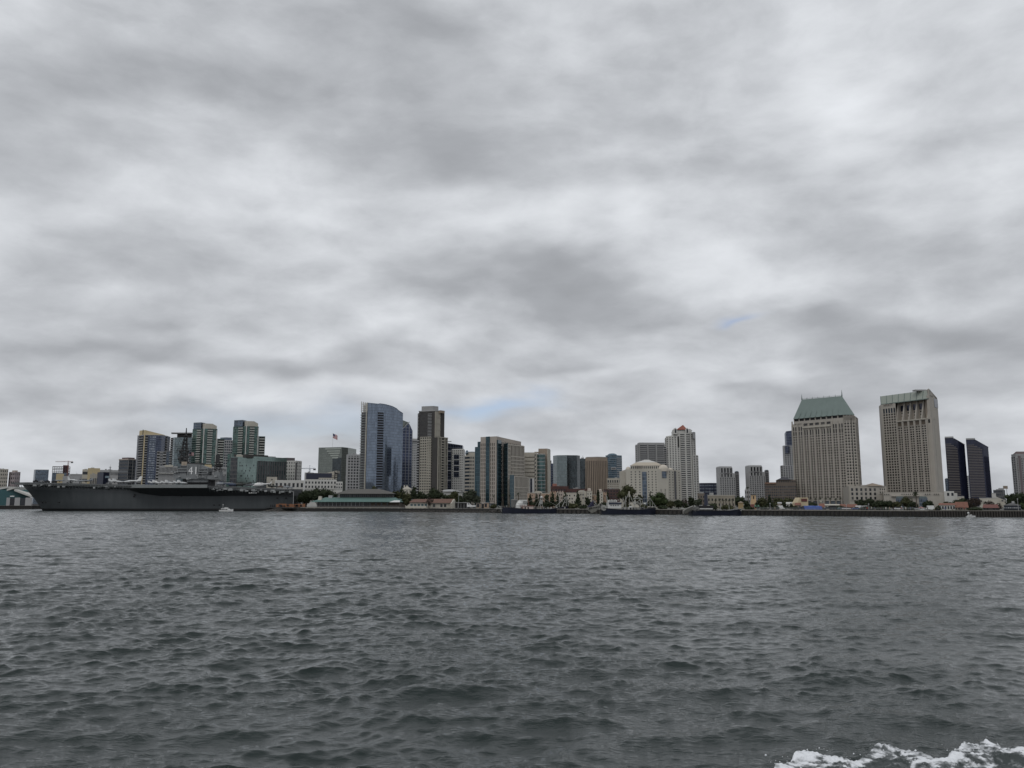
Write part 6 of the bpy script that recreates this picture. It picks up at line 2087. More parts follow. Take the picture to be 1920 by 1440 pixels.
for i, (px, h, mt_, lab) in enumerate([(291, 195, jw, 'pale jet leftmost in the tight cluster before the island'), (303, 175, jwh, 'white jet second in the cluster before the island'), (315, 190, jw, 'pale folded-wing jet in the middle of the cluster before the island'), (327, 170, jg, 'grey jet fourth in the cluster before the island'), (338, 185, jw, 'pale jet at the right end of the cluster against the dark island base')]):
    jet(px, 908.2, 690 + 4 * (i % 2), 11.5, h, (mt_, mt_), lab, fold=i % 2 == 0, scale_tail=.55)
heli(416, 910.8, 690, 13, 12, (jg, jb), 'grey and navy helicopter just right of the island')
heli(433, 912, 688, 12, 170, (jb, jg), 'navy helicopter with its nose to the stern')
heli(451, 912, 691, 13, 8, (jd, jd), 'dark olive helicopter with a drooping tail boom')
heli(468, 912.2, 694, 12, 25, (jg, jd), 'mottled grey helicopter left of the white one')
heli(487, 913.4, 689, 15, 10, (jwh, jwh), 'white helicopter with small dark windows near the stern')
jet(512, 914.8, 690, 11, 160, (jd, jd), 'dark jet right of the white helicopter', scale_tail=.6, fold=True)
jet(527, 915.5, 693, 11, 20, (flat('aircraft_brown', (.14, .10, .08), .6), jd), 'brownish jet next to the stern', scale_tail=.6)
jet(541, 916.2, 690, 9, 180, (jg, jg), 'small grey jet at the very stern', scale_tail=.7, fold=True)

# deck tractors and fittings: small low vehicles along the bow
for i, (px, col_) in enumerate([(57, 'black'), (68, 'steel'), (79, 'black'), (92, 'black'), (121, 'steel'), (196, 'steel')]):
    t = thing('deck_tractor', ['black deck tractor closest to the bow tip', 'pale deck tractor second from the bow tip', 'black deck tractor third from the bow tip', 'black deck tractor just left of the small grey jet',
                               'pale deck tractor between the small grey jet and the broad-tailed jet', 'pale deck tractor alone left of the round-nosed jet'][i], 'tractor', (sx(px), YS + 6, deckz(px)), 'tractors on the flight deck')
    z0 = deckz(px); m = MB(); m.box(sx(px) - 2, sx(px) + 2, YS + 5, YS + 7, z0 + .4, z0 + 1.3); m.box(sx(px) - .6, sx(px) + .8, YS + 5.2, YS + 6.8, z0 + 1.3, z0 + 2.0); m.build('body', M[col_], t)
    for dx_ in (-1.3, 1.3):
        m = MB(); m.tube((sx(px) + dx_, YS + 4.9, z0 + .45), (sx(px) + dx_, YS + 7.1, z0 + .45), .45, n=8); m.build('wheel', M['black'], t)

flag('small striped flag behind the carrier mast', 354.2, 846.5, 870, YI + 4, 9, 6, None, .25)
bpy.data.objects['flag.001'].location.z = bpy.data.objects['flag.001'].location.z

# ================================================================== white motor yacht in front of the carrier
def yacht(px0, px1, ywl, ytop, label, big=True, nose=1):
    Yb = wl_Y(ywl); s = Yb / F
    L = (px1 - px0) * s; x0 = X(px0, ywl, Yb)
    t = thing('motor_yacht', label, 'boat', (x0 + L / 2, Yb, 0), None)
    B_ = L * .28
    fx = lambda f_: x0 + (L * f_ if nose > 0 else L * (1 - f_))
    m = MB(); rr = []
    for f_, w, zb, zt in [(0, .8, -.2, .10), (.25, 1, -.2, .10), (.6, .9, -.2, .115), (.85, .5, -.1, .14), (1, .04, .06, .165)]:
        zt *= L * 1.05
        rr.append([Vector((fx(f_), Yb - B_ / 2 * w * .8, zb)), Vector((fx(f_), Yb - B_ / 2 * w, zt)), Vector((fx(f_), Yb + B_ / 2 * w, zt)), Vector((fx(f_), Yb + B_ / 2 * w * .8, zb))])
    m.loft(rr); m.build('hull', M['wpaint'], t)
    m = MB(); cab = []
    for f_, zt in ((.16, .20), (.5, .21), (.66, .20), (.8, .13)):
        cab.append([Vector((fx(f_), Yb - B_ * .36, L * .09)), Vector((fx(f_), Yb - B_ * .33, L * zt)), Vector((fx(f_), Yb + B_ * .33, L * zt)), Vector((fx(f_), Yb + B_ * .36, L * .09))])
    m.loft(cab); m.build('cabin', M['wpaint'], t)
    m = MB()
    for a, c in ((.18, .42), (.45, .6)):
        lo_, hi_ = min(fx(a), fx(c)), max(fx(a), fx(c)); m.box(lo_, hi_, Yb - B_ * .37, Yb - B_ * .33, L * .12, L * .17)
    m.build('cabin_window', GLW, t)
    m = MB(); lo_, hi_ = min(fx(.12), fx(.6)), max(fx(.12), fx(.6)); m.box(lo_, hi_, Yb - B_ * .38, Yb + B_ * .38, L * .205, L * .225); m.build('flybridge_deck', M['wpaint'], t)
    m = MB(); lo_, hi_ = min(fx(.36), fx(.6)), max(fx(.36), fx(.6)); m.box(lo_, hi_, Yb - B_ * .3, Yb + B_ * .3, L * .225, L * .275); m.build('flybridge_console', M['wpaint'], t)
    if big:
        m = MB(); lo_, hi_ = min(fx(.2), fx(.5)), max(fx(.2), fx(.5)); m.box(lo_, hi_, Yb - B_ * .3, Yb + B_ * .3, L * .40, L * .415); m.build('bimini_top', M['black'], t)
        m = MB()
        for a in (.22, .48):
            for sd in (-1, 1): m.tube((fx(a), Yb + sd * B_ * .28, L * .22), (fx(a), Yb + sd * B_ * .28, L * .40), .05, n=4)
        m.build('bimini_frame', M['steel'], t)
    m = MB(); m.tube((fx(.24), Yb, L * .22), (fx(.24), Yb, L * (.52 if big else .62)), .10, .05, 5); m.dome((fx(.24), Yb, L * .46), .45, .45, .3, 8, 4, True); m.build('mast', M['wpaint'], t)
    m = MB()
    pts = [Vector((fx(f_), Yb - B_ * .42 * (1 - max(0, f_ - .7) * 2.6), L * (.16 + .05 * f_))) for f_ in (.62, .75, .88, .99)]
    m.path(pts, .05, 4)
    for q in pts: m.tube(q, q - Vector((0, 0, L * .06)), .04, n=4)
    m.build('bow_rail', M['steel'], t)


yacht(411.5, 437, 958.8, 942, 'white flybridge motor yacht under the carrier hull')
yacht(1812, 1829, 969.9, 958, 'small white motor boat against the dark wharf near the right edge', False, 1)
# ================================================================== shore helpers
def pbox(m, p0, p1, q0, q1, Y, d=6):
    """box seen at photo pixels p0..p1 x q0(top)..q1(bottom), front at Y, d metres deep"""
    m.box(X(p0, (q0 + q1) / 2, Y), X(p1, (q0 + q1) / 2, Y), Y, Y + d, Z(q1, Y), Z(q0, Y))


def part(parent, name, mat, *boxes, Y=0, d=6):
    m = MB()
    for bx in boxes: pbox(m, *bx[:4], bx[4] if len(bx) > 4 else Y, bx[5] if len(bx) > 5 else d)
    return m.build(name, mat, parent)


LEAF = {
    'dark': leafmat('dark_foliage', (.012, .018, .010), (.045, .058, .028)),
    'olive': leafmat('olive_foliage', (.028, .032, .015), (.085, .088, .042)),
    'grey': leafmat('grey_green_foliage', (.03, .038, .026), (.085, .098, .065)),
    'green': leafmat('mid_green_foliage', (.020, .032, .012), (.065, .088, .034)),
    'brown': leafmat('brown_bare_twigs', (.035, .026, .022), (.085, .066, .056)),
    'palm': leafmat('palm_fronds', (.018, .024, .013), (.055, .065, .035)),
}
BARK = flat('bark', (.06, .045, .035), .9)
PBARK = flat('palm_bark', (.10, .08, .06), .9)


def leafcloud(m, blobs, n, ls, r):
    """leaf clumps spread through the volume of overlapping lobes"""
    wts = [b[1].x * b[1].y * b[1].z for b in blobs]
    for _ in range(n):
        c, rad = r.choices(blobs, wts)[0]
        while True:
            d = Vector((r.uniform(-1, 1), r.uniform(-1, 1), r.uniform(-1, 1)))
            if .05 < d.length < 1: break
        d = d.normalized() * (r.uniform(.55, 1.08))
        p = c + Vector((d.x * rad.x, d.y * rad.y, d.z * rad.z))
        a = Vector((r.gauss(0, 1), r.gauss(0, 1), r.gauss(0, .7))).normalized()
        b = a.orthogonal().normalized()
        b = (b * math.cos(1.1) + a.cross(b) * math.sin(r.uniform(0, 6))).normalized()
        s = ls * r.uniform(.6, 1.35)
        m.face([p - a * s - b * s * .5, p + a * s * .2 - b * s * .8, p + a * s + b * s * .3, p - a * s * .3 + b * s * .9])


def core(m, c, rad, r):
    n, k = 8, 5
    R = []
    for j in range(k + 1):
        t = -PI / 2 + PI * j / k * .998 + .002
        R.append([c + Vector((rad.x * math.cos(t) * math.cos(2 * PI * i / n), rad.y * math.cos(t) * math.sin(2 * PI * i / n), rad.z * math.sin(t))) * r.uniform(.8, 1.1) for i in range(n)])
    m.loft(R, cap=False)


TREES = 0


def tree(p0, p1, yt, yb, Y, kind, label, shape='round', bare=.22, group='trees along the waterfront', dens=1.):
    global TREES
    TREES += 1
    r = random.Random(TREES * 7 + 1)
    s = Y / F
    xc = X((p0 + p1) / 2, yb, Y); w = (p1 - p0) * s * (1.3 if shape != 'cone' else 1.45); zt, zb = Z(yt, Y), min(Z(yb, Y), GZ + 40)
    zg = GZ if zb > GZ - 1 else zb
    h = zt - zg
    t = thing({'round': 'broadleaf_tree', 'cone': 'conifer_tree', 'bush': 'shrub'}[shape], label, 'tree' if shape != 'bush' else 'shrub', (xc, Y, zg), group)
    m = MB()
    lim = MB()
    blobs = []
    if shape == 'cone':
        lay = 7
        for k in range(lay):
            f_ = (k + .5) / lay
            rr = w / 2 * (1 - f_ * .86)
            zc = zg + h * (.16 + .84 * f_)
            for q in range(max(2, 5 - k // 2)):
                a = r.uniform(0, 6.28)
                blobs.append((Vector((xc + rr * .5 * math.cos(a), Y + rr * .5 * math.sin(a), zc)), Vector((rr * .62, rr * .62, h / lay * .62))))
        lim.tube((xc, Y, zg), (xc, Y, zt - h * .05), max(.15, w * .05), .05, 6)
    else:
        cb = zg + h * (bare if shape == 'round' else 0)
        nb_ = 9 if w > 6 else 6
        for k in range(nb_):
            a = 2 * PI * k / nb_ + r.uniform(-.4, .4)
            e = r.uniform(.15, .95)
            prof_ = math.sin(PI * (.22 + .62 * e)) ** .8
            rr = w / 2 * r.uniform(.28, .46)
            d_ = (w / 2 - rr) * prof_ * r.uniform(.6, 1.0)
            blobs.append((Vector((xc + d_ * math.cos(a), Y + d_ * .8 * math.sin(a), cb + rr * .5 + (zt - cb - rr * 1.2) * e)), Vector((rr, rr, rr * r.uniform(.62, .9) if zt - cb > w * .5 else (zt - cb) * .42))))
        blobs.append((Vector((xc, Y, (cb + zt) / 2)), Vector((w * .32, w * .3, (zt - cb) * .40))))
        blobs.append((Vector((xc + w * r.uniform(-.12, .12), Y, zt - (zt - cb) * .25)), Vector((w * .2, w * .2, (zt - cb) * .25))))
        lim.tube((xc, Y, zg), (xc + r.uniform(-.3, .3), Y, cb + (zt - cb) * .4), max(.18, w * .035), max(.1, w * .02), 7)
        for c, rad in blobs[:5]:
            lim.tube((xc, Y, zg + (cb - zg) * .7), c, max(.1, w * .018), .05, 5)
    ap = (p1 - p0) * (yb - yt)
    n = int(max(140, min(1500, ap * 1.5)) * dens)
    ls = max(.22, min(.55, s * 1.15))
    if kind == 'brown':
        n = int(n * .7); ls *= .7
    leafcloud(m, blobs, n, ls, r)
    if kind != 'brown':
        for c, rad in blobs: core(m, c, rad * .74, r)
    m.build('crown', LEAF[kind], t)
    lim.build('trunk', BARK, t)
    return t


PALMS = 0


def palm(px, yt, yb, Y, crown_px, label, kind='palm', group='palms along the waterfront', full=False):
    global PALMS
    PALMS += 1
    r = random.Random(PALMS * 13 + 5)
    s = Y / F
    x = X(px, yb, Y); zt = Z(yt, Y); R_ = crown_px * s / 2
    t = thing('palm_tree', label, 'palm', (x, Y, GZ), group)
    m = MB(); zc = zt - R_ * .45
    lean = r.uniform(-.3, .3)
    m.tube((x, Y, GZ), (x + lean * .4, Y, GZ + (zc - GZ) * .5), .30, .24, 7); m.tube((x + lean * .4, Y, GZ + (zc - GZ) * .5), (x + lean, Y, zc), .24, .2, 7); m.build('trunk', PBARK, t)
    m = MB(); n = 34 if full else 22
    c = Vector((x + lean, Y, zc))
    for k in range(n):
        a = r.uniform(0, 2 * PI); el = r.uniform(-.7, 1.25) if full else r.uniform(-.5, 1.2)
        L = R_ * r.uniform(.85, 1.1); d = Vector((math.cos(a) * math.cos(el), math.sin(a) * math.cos(el), math.sin(el)))
        side = Vector((-math.sin(a), math.cos(a), 0)); wd = R_ * .13
        pts = [c + d * (L * q) - Vector((0, 0, (q ** 2) * L * .45)) for q in (0, .35, .7, 1)]
        ws = [.25, 1, .8, .1]
        for i in range(3):
            dn = Vector((0, 0, -wd * .6))
            m.face([pts[i], pts[i] + side * wd * ws[i] + dn * ws[i], pts[i + 1] + side * wd * ws[i + 1] + dn * ws[i + 1], pts[i + 1]])
            m.face([pts[i], pts[i + 1], pts[i + 1] - side * wd * ws[i + 1] + dn * ws[i + 1], pts[i] - side * wd * ws[i] + dn * ws[i]])
    m.dome(c - Vector((0, 0, R_ * .1)), R_ * .22, R_ * .22, R_ * .25, 7, 4, True)
    m.build('crown', LEAF['palm'], t)


def car(px, Y, label, mat, L=4.5, van=False, group='vehicles parked on the waterfront'):
    x = X(px, 950, Y)
    t = thing('parked_van' if van else 'parked_car', label, 'van' if van else 'car', (x, Y, GZ), group)
    h = 2.2 if van else 1.45
    body = MB(); pr = [(-.5, .35), (-.5, .8), (-.46, .85), (.46, .85), (.5, .75), (.5, .35)]
    body.loft([[Vector((x + a * L, Y - .9, GZ + z)) for a, z in pr], [Vector((x + a * L, Y + .9, GZ + z)) for a, z in pr]]); body.build('body', mat, t)
    cb = MB(); q = [(-.42, .85), (-.40, h), (.2, h), (.36, .85)] if van else [(-.40, .85), (-.28, h), (.10, h), (.26, .85)]
    cb.loft([[Vector((x + a * L, Y - .8, GZ + z)) for a, z in q], [Vector((x + a * L, Y + .8, GZ + z)) for a, z in q]]); cb.build('cabin', mat if van else GLW, t)
    for a in (-.32, .32):
        for s in (-.85, .75):
            w = MB(); w.tube((x + a * L, Y + s, GZ + .33), (x + a * L, Y + s + .12, GZ + .33), .33, n=10); w.build('wheel', M['black'], t)


PEOPLE = 0


def person(px, Y, label, top, legs, zb=None):
    global PEOPLE
    PEOPLE += 1
    r = random.Random(PEOPLE)
    x = X(px, 952, Y); z = GZ if zb is None else zb
    me = bpy.data.meshes.new('person'); 
    V = [(0, 0, .95), (0, 0, 1.2), (0, 0, 1.42), (0, 0, 1.52), (0, .0, 1.66), (0, 0, 1.76), (-.19, 0, 1.40), (-.25, .02, 1.12), (-.24, -.06, .88), (.19, 0, 1.40), (.25, .02, 1.12), (.24, -.06, .88), (-.1, 0, .9), (-.12, -.08, .5), (-.12, 0, .06), (.1, 0, .9), (.13, .1, .5), (.14, .08, .06), (-.12, -.14, .03), (.14, -.06, .03)]
    E = [(0, 1), (1, 2), (2, 3), (3, 4), (4, 5), (2, 6), (6, 7), (7, 8), (2, 9), (9, 10), (10, 11), (0, 12), (12, 13), (13, 14), (14, 18), (0, 15), (15, 16), (16, 17), (17, 19)]
    RD = [.16, .15, .15, .06, .11, .08, .07, .05, .04, .07, .05, .04, .09, .07, .05, .09, .07, .05, .04, .04]
    me.from_pydata(V, E, [])
    o = bpy.data.objects.new('person', me); COL.objects.link(o)
    md = o.modifiers.new('s', 'SKIN')
    for i, sv in enumerate(me.skin_vertices[0].data):
        sv.radius = (RD[i] * (1.25 if i < 3 else 1), RD[i] * .85)
        sv.use_root = i == 0
    dg = bpy.context.evaluated_depsgraph_get()
    ev = bpy.data.meshes.new_from_object(o.evaluated_get(dg))
    bpy.data.objects.remove(o)
    for q in (top, legs, flat('skin_tone', (.32, .2, .14), .6), flat('hair_dark', (.03, .022, .018), .7)): ev.materials.append(q)
    for p in ev.polygons:
        c = p.center
        p.material_index = 3 if c.z > 1.70 else 2 if c.z > 1.5 or (abs(c.x) > .2 and c.z < 1.12) else 0 if c.z > .93 else 1
    o = link(bpy.data.objects.new('person', ev)); o.location = (x, Y, z); o.rotation_euler = (0, 0, r.uniform(-2, 2))
    tagset(o, label, 'person', 'people on the waterfront')


# ================================================================== left quay and teal shed behind the bow
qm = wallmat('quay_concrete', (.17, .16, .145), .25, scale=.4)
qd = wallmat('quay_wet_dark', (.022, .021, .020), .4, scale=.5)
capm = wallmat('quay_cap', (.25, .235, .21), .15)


def quay(p0, p1, label, step, mats, name='quay_wall', topz=None, pile_w=.55, lowtide=.0, n0=None):
    t = None
    ks = [p0] + [s[0] for s in SHORE if p0 < s[0] < p1] + [p1]
    topz = GZ + .35 if topz is None else topz
    pts = [Vector((X(k, wl_py(k), shore_Yk(k)), shore_Yk(k))) for k in ks]
    mid_ = pts[len(pts) // 2]
    t = thing(name, label, 'quay', (mid_.x, mid_.y, 0))
    w, c, wet = MB(), MB(), MB()
    for a, b in zip(pts[:-1], pts[1:]):
        w.fbox(a, b, -2.0, .0, -1.5, topz - .35); c.fbox(a, b, -2.2, .35, topz - .35, topz)
        wet.fbox(a, b, -1, .06, -1.5, lowtide)
    w.build('wall', mats[0], t); c.build('cap', mats[1], t)
    if lowtide > -1: wet.build('waterline_band', qd, t)
    k = p0 + step / 2
    while k < p1 and step > 0:
        Yk = shore_Yk(k); x = X(k, wl_py(k), Yk)
        m = MB(); m.tube((x, Yk - .35, -1.5), (x, Yk - .35, topz - .4), pile_w, pile_w * .95, 8); m.build('pile', mats[2], t)
        k += step
    return t


def wl_py(px):
    return float(np.interp(px, [s[0] for s in SHORE], [s[1] for s in SHORE]))


def shore_Yk(px):
    """distance of the straight quay segments at a pixel column"""
    for (a, pa), (b, pb) in zip(SHORE[:-1], SHORE[1:]):
        if a <= px <= b:
            A, B_ = Vector((X(a, pa, wl_Y(pa)), wl_Y(pa))), Vector((X(b, pb, wl_Y(pb)), wl_Y(pb)))
            u = (px - 960) / F / fwd((pa + pb) / 2)[0]
            d = B_ - A
            den = d.x - u * d.y
            t = (u * A.y - A.x) / den
            return A.y + d.y * t
    return wl_Y(SHORE[-1][1])


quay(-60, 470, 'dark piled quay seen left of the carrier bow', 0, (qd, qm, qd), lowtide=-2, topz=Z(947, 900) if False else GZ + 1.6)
YL = 985
b = Bld('pier_shed', 'teal and white pier shed with a sawtooth white roof behind the carrier bow', 'building', base(25, YL), flat('teal_panel', (.045, .125, .135), .5, var=.1))
p = rfoot(-30, 58, 925, YL, 30); b.w.prism(p, GZ, Z(918, YL))
rf = MB()
for a, c, q0, q1 in ((-30, 12, 920, 912), (13, 27, 917, 912.5), (27, 60, 917, 929)):
    A, C = P2(a, 915, YL - .6), P2(c, 915, YL - .6)
    rf.prism([A, C, C + Vector((0, 32)), A + Vector((0, 32))], [Z(q0 + 3.5, YL), Z(q1 + 3.5, YL)] * 1 + [Z(q1 + 3.5, YL), Z(q0 + 3.5, YL)], [Z(q0, YL), Z(q1, YL), Z(q1, YL), Z(q0, YL)], True, True)
rf.build('roof', M['white'], b.root)
for a, c in ((-12, -4), (8, 19), (28, 38), (48, 60)): facebox(b, P2(a, 935, YL), P2(c, 935, YL), 0, 1, 0, .25, GZ, Z(933, YL), M['lgrey'], 'white_panel')
for a, c in ((-4, 8), (19, 28), (39, 48)): facebox(b, P2(a, 935, YL), P2(c, 935, YL), 0, 1, 0, .15, GZ, Z(934, YL), GLW, 'window')
facebox(b, P2(-30, 935, YL), P2(8, 935, YL), 0, 1, 0, .2, Z(924.5, YL), Z(922, YL), GLW, 'window_band'); facebox(b, P2(19, 930, YL), P2(27, 930, YL), 0, 1, 0, .3, Z(931.5, YL), Z(929.5, YL), M['wpaint'], 'fascia_panel'); b.fin()
for i, px in enumerate((4, 14, 24, 33, 43)):
    car(px, 955 + (i % 2) * 2, ['silver car leftmost before the teal shed', 'dark car second from the left before the teal shed', 'white car in the middle before the teal shed', 'dark red car right of the white one before the teal shed', 'grey car closest to the carrier bow'][i],
        [M['steel'], M['black'], M['wpaint'], M['rust'], M['lgrey']][i])

# ================================================================== orange barrier pier at the stern
Yq = 655
t = thing('rock_jetty', 'low rubble jetty below the carrier stern', 'jetty', (X(535, 955, Yq), Yq, 0))
m = MB(); m.loft([[Vector((X(p_, 955, Yq), Yq - 4, -1)), Vector((X(p_, 955, Yq), Yq - 1, h_)), Vector((X(p_, 955, Yq), Yq + 8, h_)), Vector((X(p_, 955, Yq), Yq + 14, -1))] for p_, h_ in ((488, -.5), (500, .6), (516, 2.0), (560, 2.4), (600, 2.6))]); m.build('core', qd, t)
r = random.Random(5); m = MB()
for k in range(420):
    px = r.uniform(492, 600); f_ = r.random(); rad = r.uniform(.25, .75)
    hmax = float(np.interp(px, [488, 516, 600], [-.3, 2.0, 2.6]))
    core(m, Vector((X(px, 955, Yq), Yq - 4.2 + 3.2 * f_, -.4 + (hmax + .2) * f_)), Vector((rad, rad * .8, rad * .6)), r)
m.build('boulder', wallmat('wet_rock', (.06, .055, .05), .5, scale=.7), t, kind='stuff')
t = thing('construction_barrier', 'row of orange barrier panels and dark machinery on the jetty by the stern', 'barrier', (X(545, 950, Yq + 3), Yq + 3, 2.2))
orange = flat('dull_orange', (.30, .13, .06), .6, var=.2)
for k in range(11):
    px = 517.5 + k * 5; h_ = r.uniform(944.3, 945.6)
    part(t, 'panel', orange, (px, px + 4.5, h_, 951, Yq + 3, .4))
for k in range(12):
    px = r.uniform(519, 568); part(t, 'machinery', M['black'], (px, px + r.uniform(1, 4), r.uniform(945.5, 947.5), r.uniform(948.5, 951), Yq + 2.2, .7))
for k in range(3):
    m = MB(); px = 507.5 + 3.6 * k; q = P3(px, 951.5, Yq); m.tube(q, (q.x, q.y, Z(946, Yq)), .45, .4, 7); m.dome((q.x, q.y, Z(946, Yq)), .5, .5, .35, 7, 3)
    solo('mooring_post', m, M['black'], ['dark mooring post furthest left of the orange barriers', 'dark mooring post in the middle of three by the orange barriers', 'dark mooring post nearest the orange barriers'][k], 'bollard', 'mooring posts on the jetty')
m = MB(); q = P2(550.3, 930, Yq + 6); m.tube((q.x, q.y, 1.5), (q.x, q.y, Z(921.5, Yq)), .28, .2); m.tube((q.x, q.y, Z(922, Yq)), (q.x - 1.6, q.y, Z(921.5, Yq)), .15)
solo('lamp_post', m, M['lgrey'], 'tall pale lamp post standing by the carrier stern', 'lamp post')

# ================================================================== teal-roofed waterfront restaurant on its pier
Yr = 640
t = thing('restaurant', 'waterfront restaurant with a teal skirt roof and brown hipped upper roof on a dark pier', 'building', (X(665, 950, Yr), Yr, 0))
rw = wallmat('restaurant_brown', (.10, .08, .065), .2)
teal = wallmat('teal_roof_metal', (.105, .18, .165), .12)
xr = lambda px: X(px, 945, Yr)
zr_ = lambda py: Z(py, Yr)
m = MB(); m.box(xr(574), xr(752), Yr - 2, Yr + 45, zr_(952.8), zr_(951.0)); m.build('deck', capm, t)
m = MB(); m.box(xr(578), xr(750), Yr + 6, Yr + 44, -1, zr_(952.6)); m.build('pier_core', M['black'], t)
for k in range(14):
    m = MB(); px = 577 + k * 13.2; m.tube((xr(px), Yr - 1.6, -1.5), (xr(px), Yr - 1.6, zr_(952.6)), .45, n=7); m.build('pile', M['black'], t)
    m = MB(); m.box(xr(px) - .5, xr(px) + .5, Yr - 2.5, Yr - 1.2, zr_(953.8), zr_(952.4)); m.build('pile_cap', M['lgrey'], t)
m = MB()
for k in range(60):
    px = 577 + k * 2.9; m.tube((xr(px), Yr - 1.8, zr_(951)), (xr(px), Yr - 1.8, zr_(948.6)), .06, n=4)
for q in (948.6, 949.8): m.tube((xr(577), Yr - 1.8, zr_(q)), (xr(748), Yr - 1.8, zr_(q)), .07, n=4)
m.build('railing', M['steel'], t)
m = MB(); m.box(xr(593), xr(747), Yr + 3, Yr + 42, zr_(951.2), zr_(940)); m.build('ground_storey', rw, t)
for k in range(38):
    a = 595 + k * 3.6
    if a > 690 and k % 3: continue
    part(t, 'window', GLW, (a, a + 3.0, 942.2, 948.2, Yr + 2.75, .3))
for k in range(20):
    a = 594.5 + k * 7.2; part(t, 'window_post', M['lgrey'] if k < 13 else rw, (a, a + .55, 941.3, 949, Yr + 2.5, .4))
m = MB()
o1 = [Vector((xr(583), Yr - 1)), Vector((xr(750.5), Yr - 1)), Vector((xr(748), Yr + 44)), Vector((xr(584), Yr + 44))]
i1 = [Vector((xr(605), Yr + 10)), Vector((xr(736), Yr + 10)), Vector((xr(735), Yr + 34)), Vector((xr(606), Yr + 34))]
m.loft([[Vector((v.x, v.y, zr_(941.4))) for v in o1], [Vector((v.x, v.y, zr_(940.6))) for v in o1], [Vector((v.x, v.y, Z(932.5, Yr + 10))) for v in i1]]); m.build('skirt_roof', teal, t)
m = MB(); m.prism([Vector((xr(731), Yr - 1.8)), Vector((xr(750), Yr - 1.8)), Vector((xr(749.5), Yr + 2)), Vector((xr(738), Yr + 2))], [zr_(941.8)] * 4, [zr_(941), zr_(940.3), zr_(938.3), zr_(938.3)]); m.build('white_awning', M['wpaint'], t)
m = MB(); m.box(xr(631), xr(732), Yr + 12, Yr + 34, zr_(936), Z(925.2, Yr + 12)); m.build('upper_storey', wallmat('grey_timber', (.13, .13, .125), .2), t)
part(t, 'brick_band', wallmat('rust_brick', (.15, .085, .07), .2), (640, 680, 932.5, 934.5, Yr + 11.6, .4))
for k in range(26):
    a = 632.5 + k * 3.8; part(t, 'upper_window', GLB if k < 16 else GLW, (a, a + 2.6, 927.2, 931.8, Yr + 11.8, .3))
m = MB(); o1 = [Vector((xr(624), Yr + 7)), Vector((xr(736), Yr + 7)), Vector((xr(735), Yr + 40)), Vector((xr(626), Yr + 40))]
i1 = [Vector((xr(647), Yr + 22)), Vector((xr(702), Yr + 22)), Vector((xr(702), Yr + 25)), Vector((xr(647), Yr + 25))]
m.loft([[Vector((v.x, v.y, Z(926.3, Yr + 7))) for v in o1], [Vector((v.x, v.y, Z(925.4, Yr + 7))) for v in o1], [Vector((v.x, v.y, Z(916.8, Yr + 22))) for v in i1]]); m.build('hipped_roof', wallmat('brown_grey_shingle', (.10, .096, .088), .15), t)
m = MB(); m.loft([[Vector((xr(593.5 + a), Yr + 3 + bq, zr_(940))) for a, bq in ((0, 0), (7.5, 0), (7.5, 4), (0, 4))], [Vector((xr(595 + a), Yr + 3.5 + bq, zr_(930.2))) for a, bq in ((0, 0), (4.6, 0), (4.6, 3), (0, 3))]]); m.build('chimney', M['cream'], t)
m = MB(); m.box(xr(611), xr(618), Yr + 8, Yr + 12, zr_(934), zr_(928.5)); m.build('roof_vent', M['lgrey'], t)

# ================================================================== two houses, truck and the rocky bank
Yh = 612
for (p0, p1, yr_, ye, yg, lab, nw, wall) in [(768.5, 802, 935.8, 941.4, 951.5, 'cream house with pale blue windows and a red tile roof, behind a low cream wall', 5, M['cream']),
                                              (803.5, 852, 935.5, 942.6, 952, 'long cream house with a brown tile roof and a plain gable end', 7, M['sand'])]:
    b = Bld('house', lab, 'house', base((p0 + p1) / 2, Yh), wall)
    A, B_ = P2(p0, 945, Yh), P2(p1, 945, Yh)
    pol = [A, B_, B_ + Vector((0, 10)), A + Vector((0, 10))]
    b.w.prism(pol, GZ, Z(ye, Yh))
    rf = MB()
    o_ = .7
    e0, e1 = A + Vector((-o_, -1.2)), B_ + Vector((o_ * .2, -1.2))
    zr2, ze = Z(yr_, Yh + 5), Z(ye + .4, Yh)
    hipL = 3.0 if p0 < 790 else .2
    rf.face([(e0.x, e0.y, ze), (e1.x, e1.y, ze), (e1.x - .1, Yh + 5, zr2), (e0.x + hipL, Yh + 5, zr2)])
    rf.face([(e1.x, Yh + 11.2, ze), (e0.x, Yh + 11.2, ze), (e0.x + hipL, Yh + 5, zr2), (e1.x - .1, Yh + 5, zr2)])
    rf.face([(e0.x, Yh + 11.2, ze), (e0.x, e0.y, ze), (e0.x + hipL, Yh + 5, zr2)])
    rf.build('roof', wallmat('brown_red_tile', (.15, .085, .065), .25, scale=1.), b.root)
    g = MB(); g.prism([B_ + Vector((-.3, -1.0)), B_ + Vector((.05, -1.0)), B_ + Vector((.05, 11)), B_ + Vector((-.3, 11))], GZ, ze); g.face([(B_.x + .05, Yh - 1.2, ze), (B_.x + .05, Yh + 11.2, ze), (B_.x + .05, Yh + 5, zr2 + .2)]); g.build('gable', M['cream'], b.root)
    for k in range(nw):
        tt = (k + .5) / nw
        if p0 > 790 and k in (0, 2, 5): continue
        L_ = (B_ - A).length
        b.put('window', A, B_, L_ * tt, GZ + 2.0, L_ / nw * .62, .06, 2.2, wallmat('blue_grey_shutter', (.07, .11, .13), .2) if p0 < 790 else GLW)
    b.fin()
g = MB()
A, B_ = P2(846.5, 945, Yh - 6), P2(852.5, 945, Yh - 2)
g.prism([A, B_, B_ + Vector((-2, 8)), A + Vector((-2, 8))], GZ, [Z(944, Yh), Z(936, Yh), Z(936, Yh), Z(944, Yh)])
solo('gable_wing', g, M['cream'], 'small sloping cream lean-to on the gable end of the brown-roofed house', 'annex')
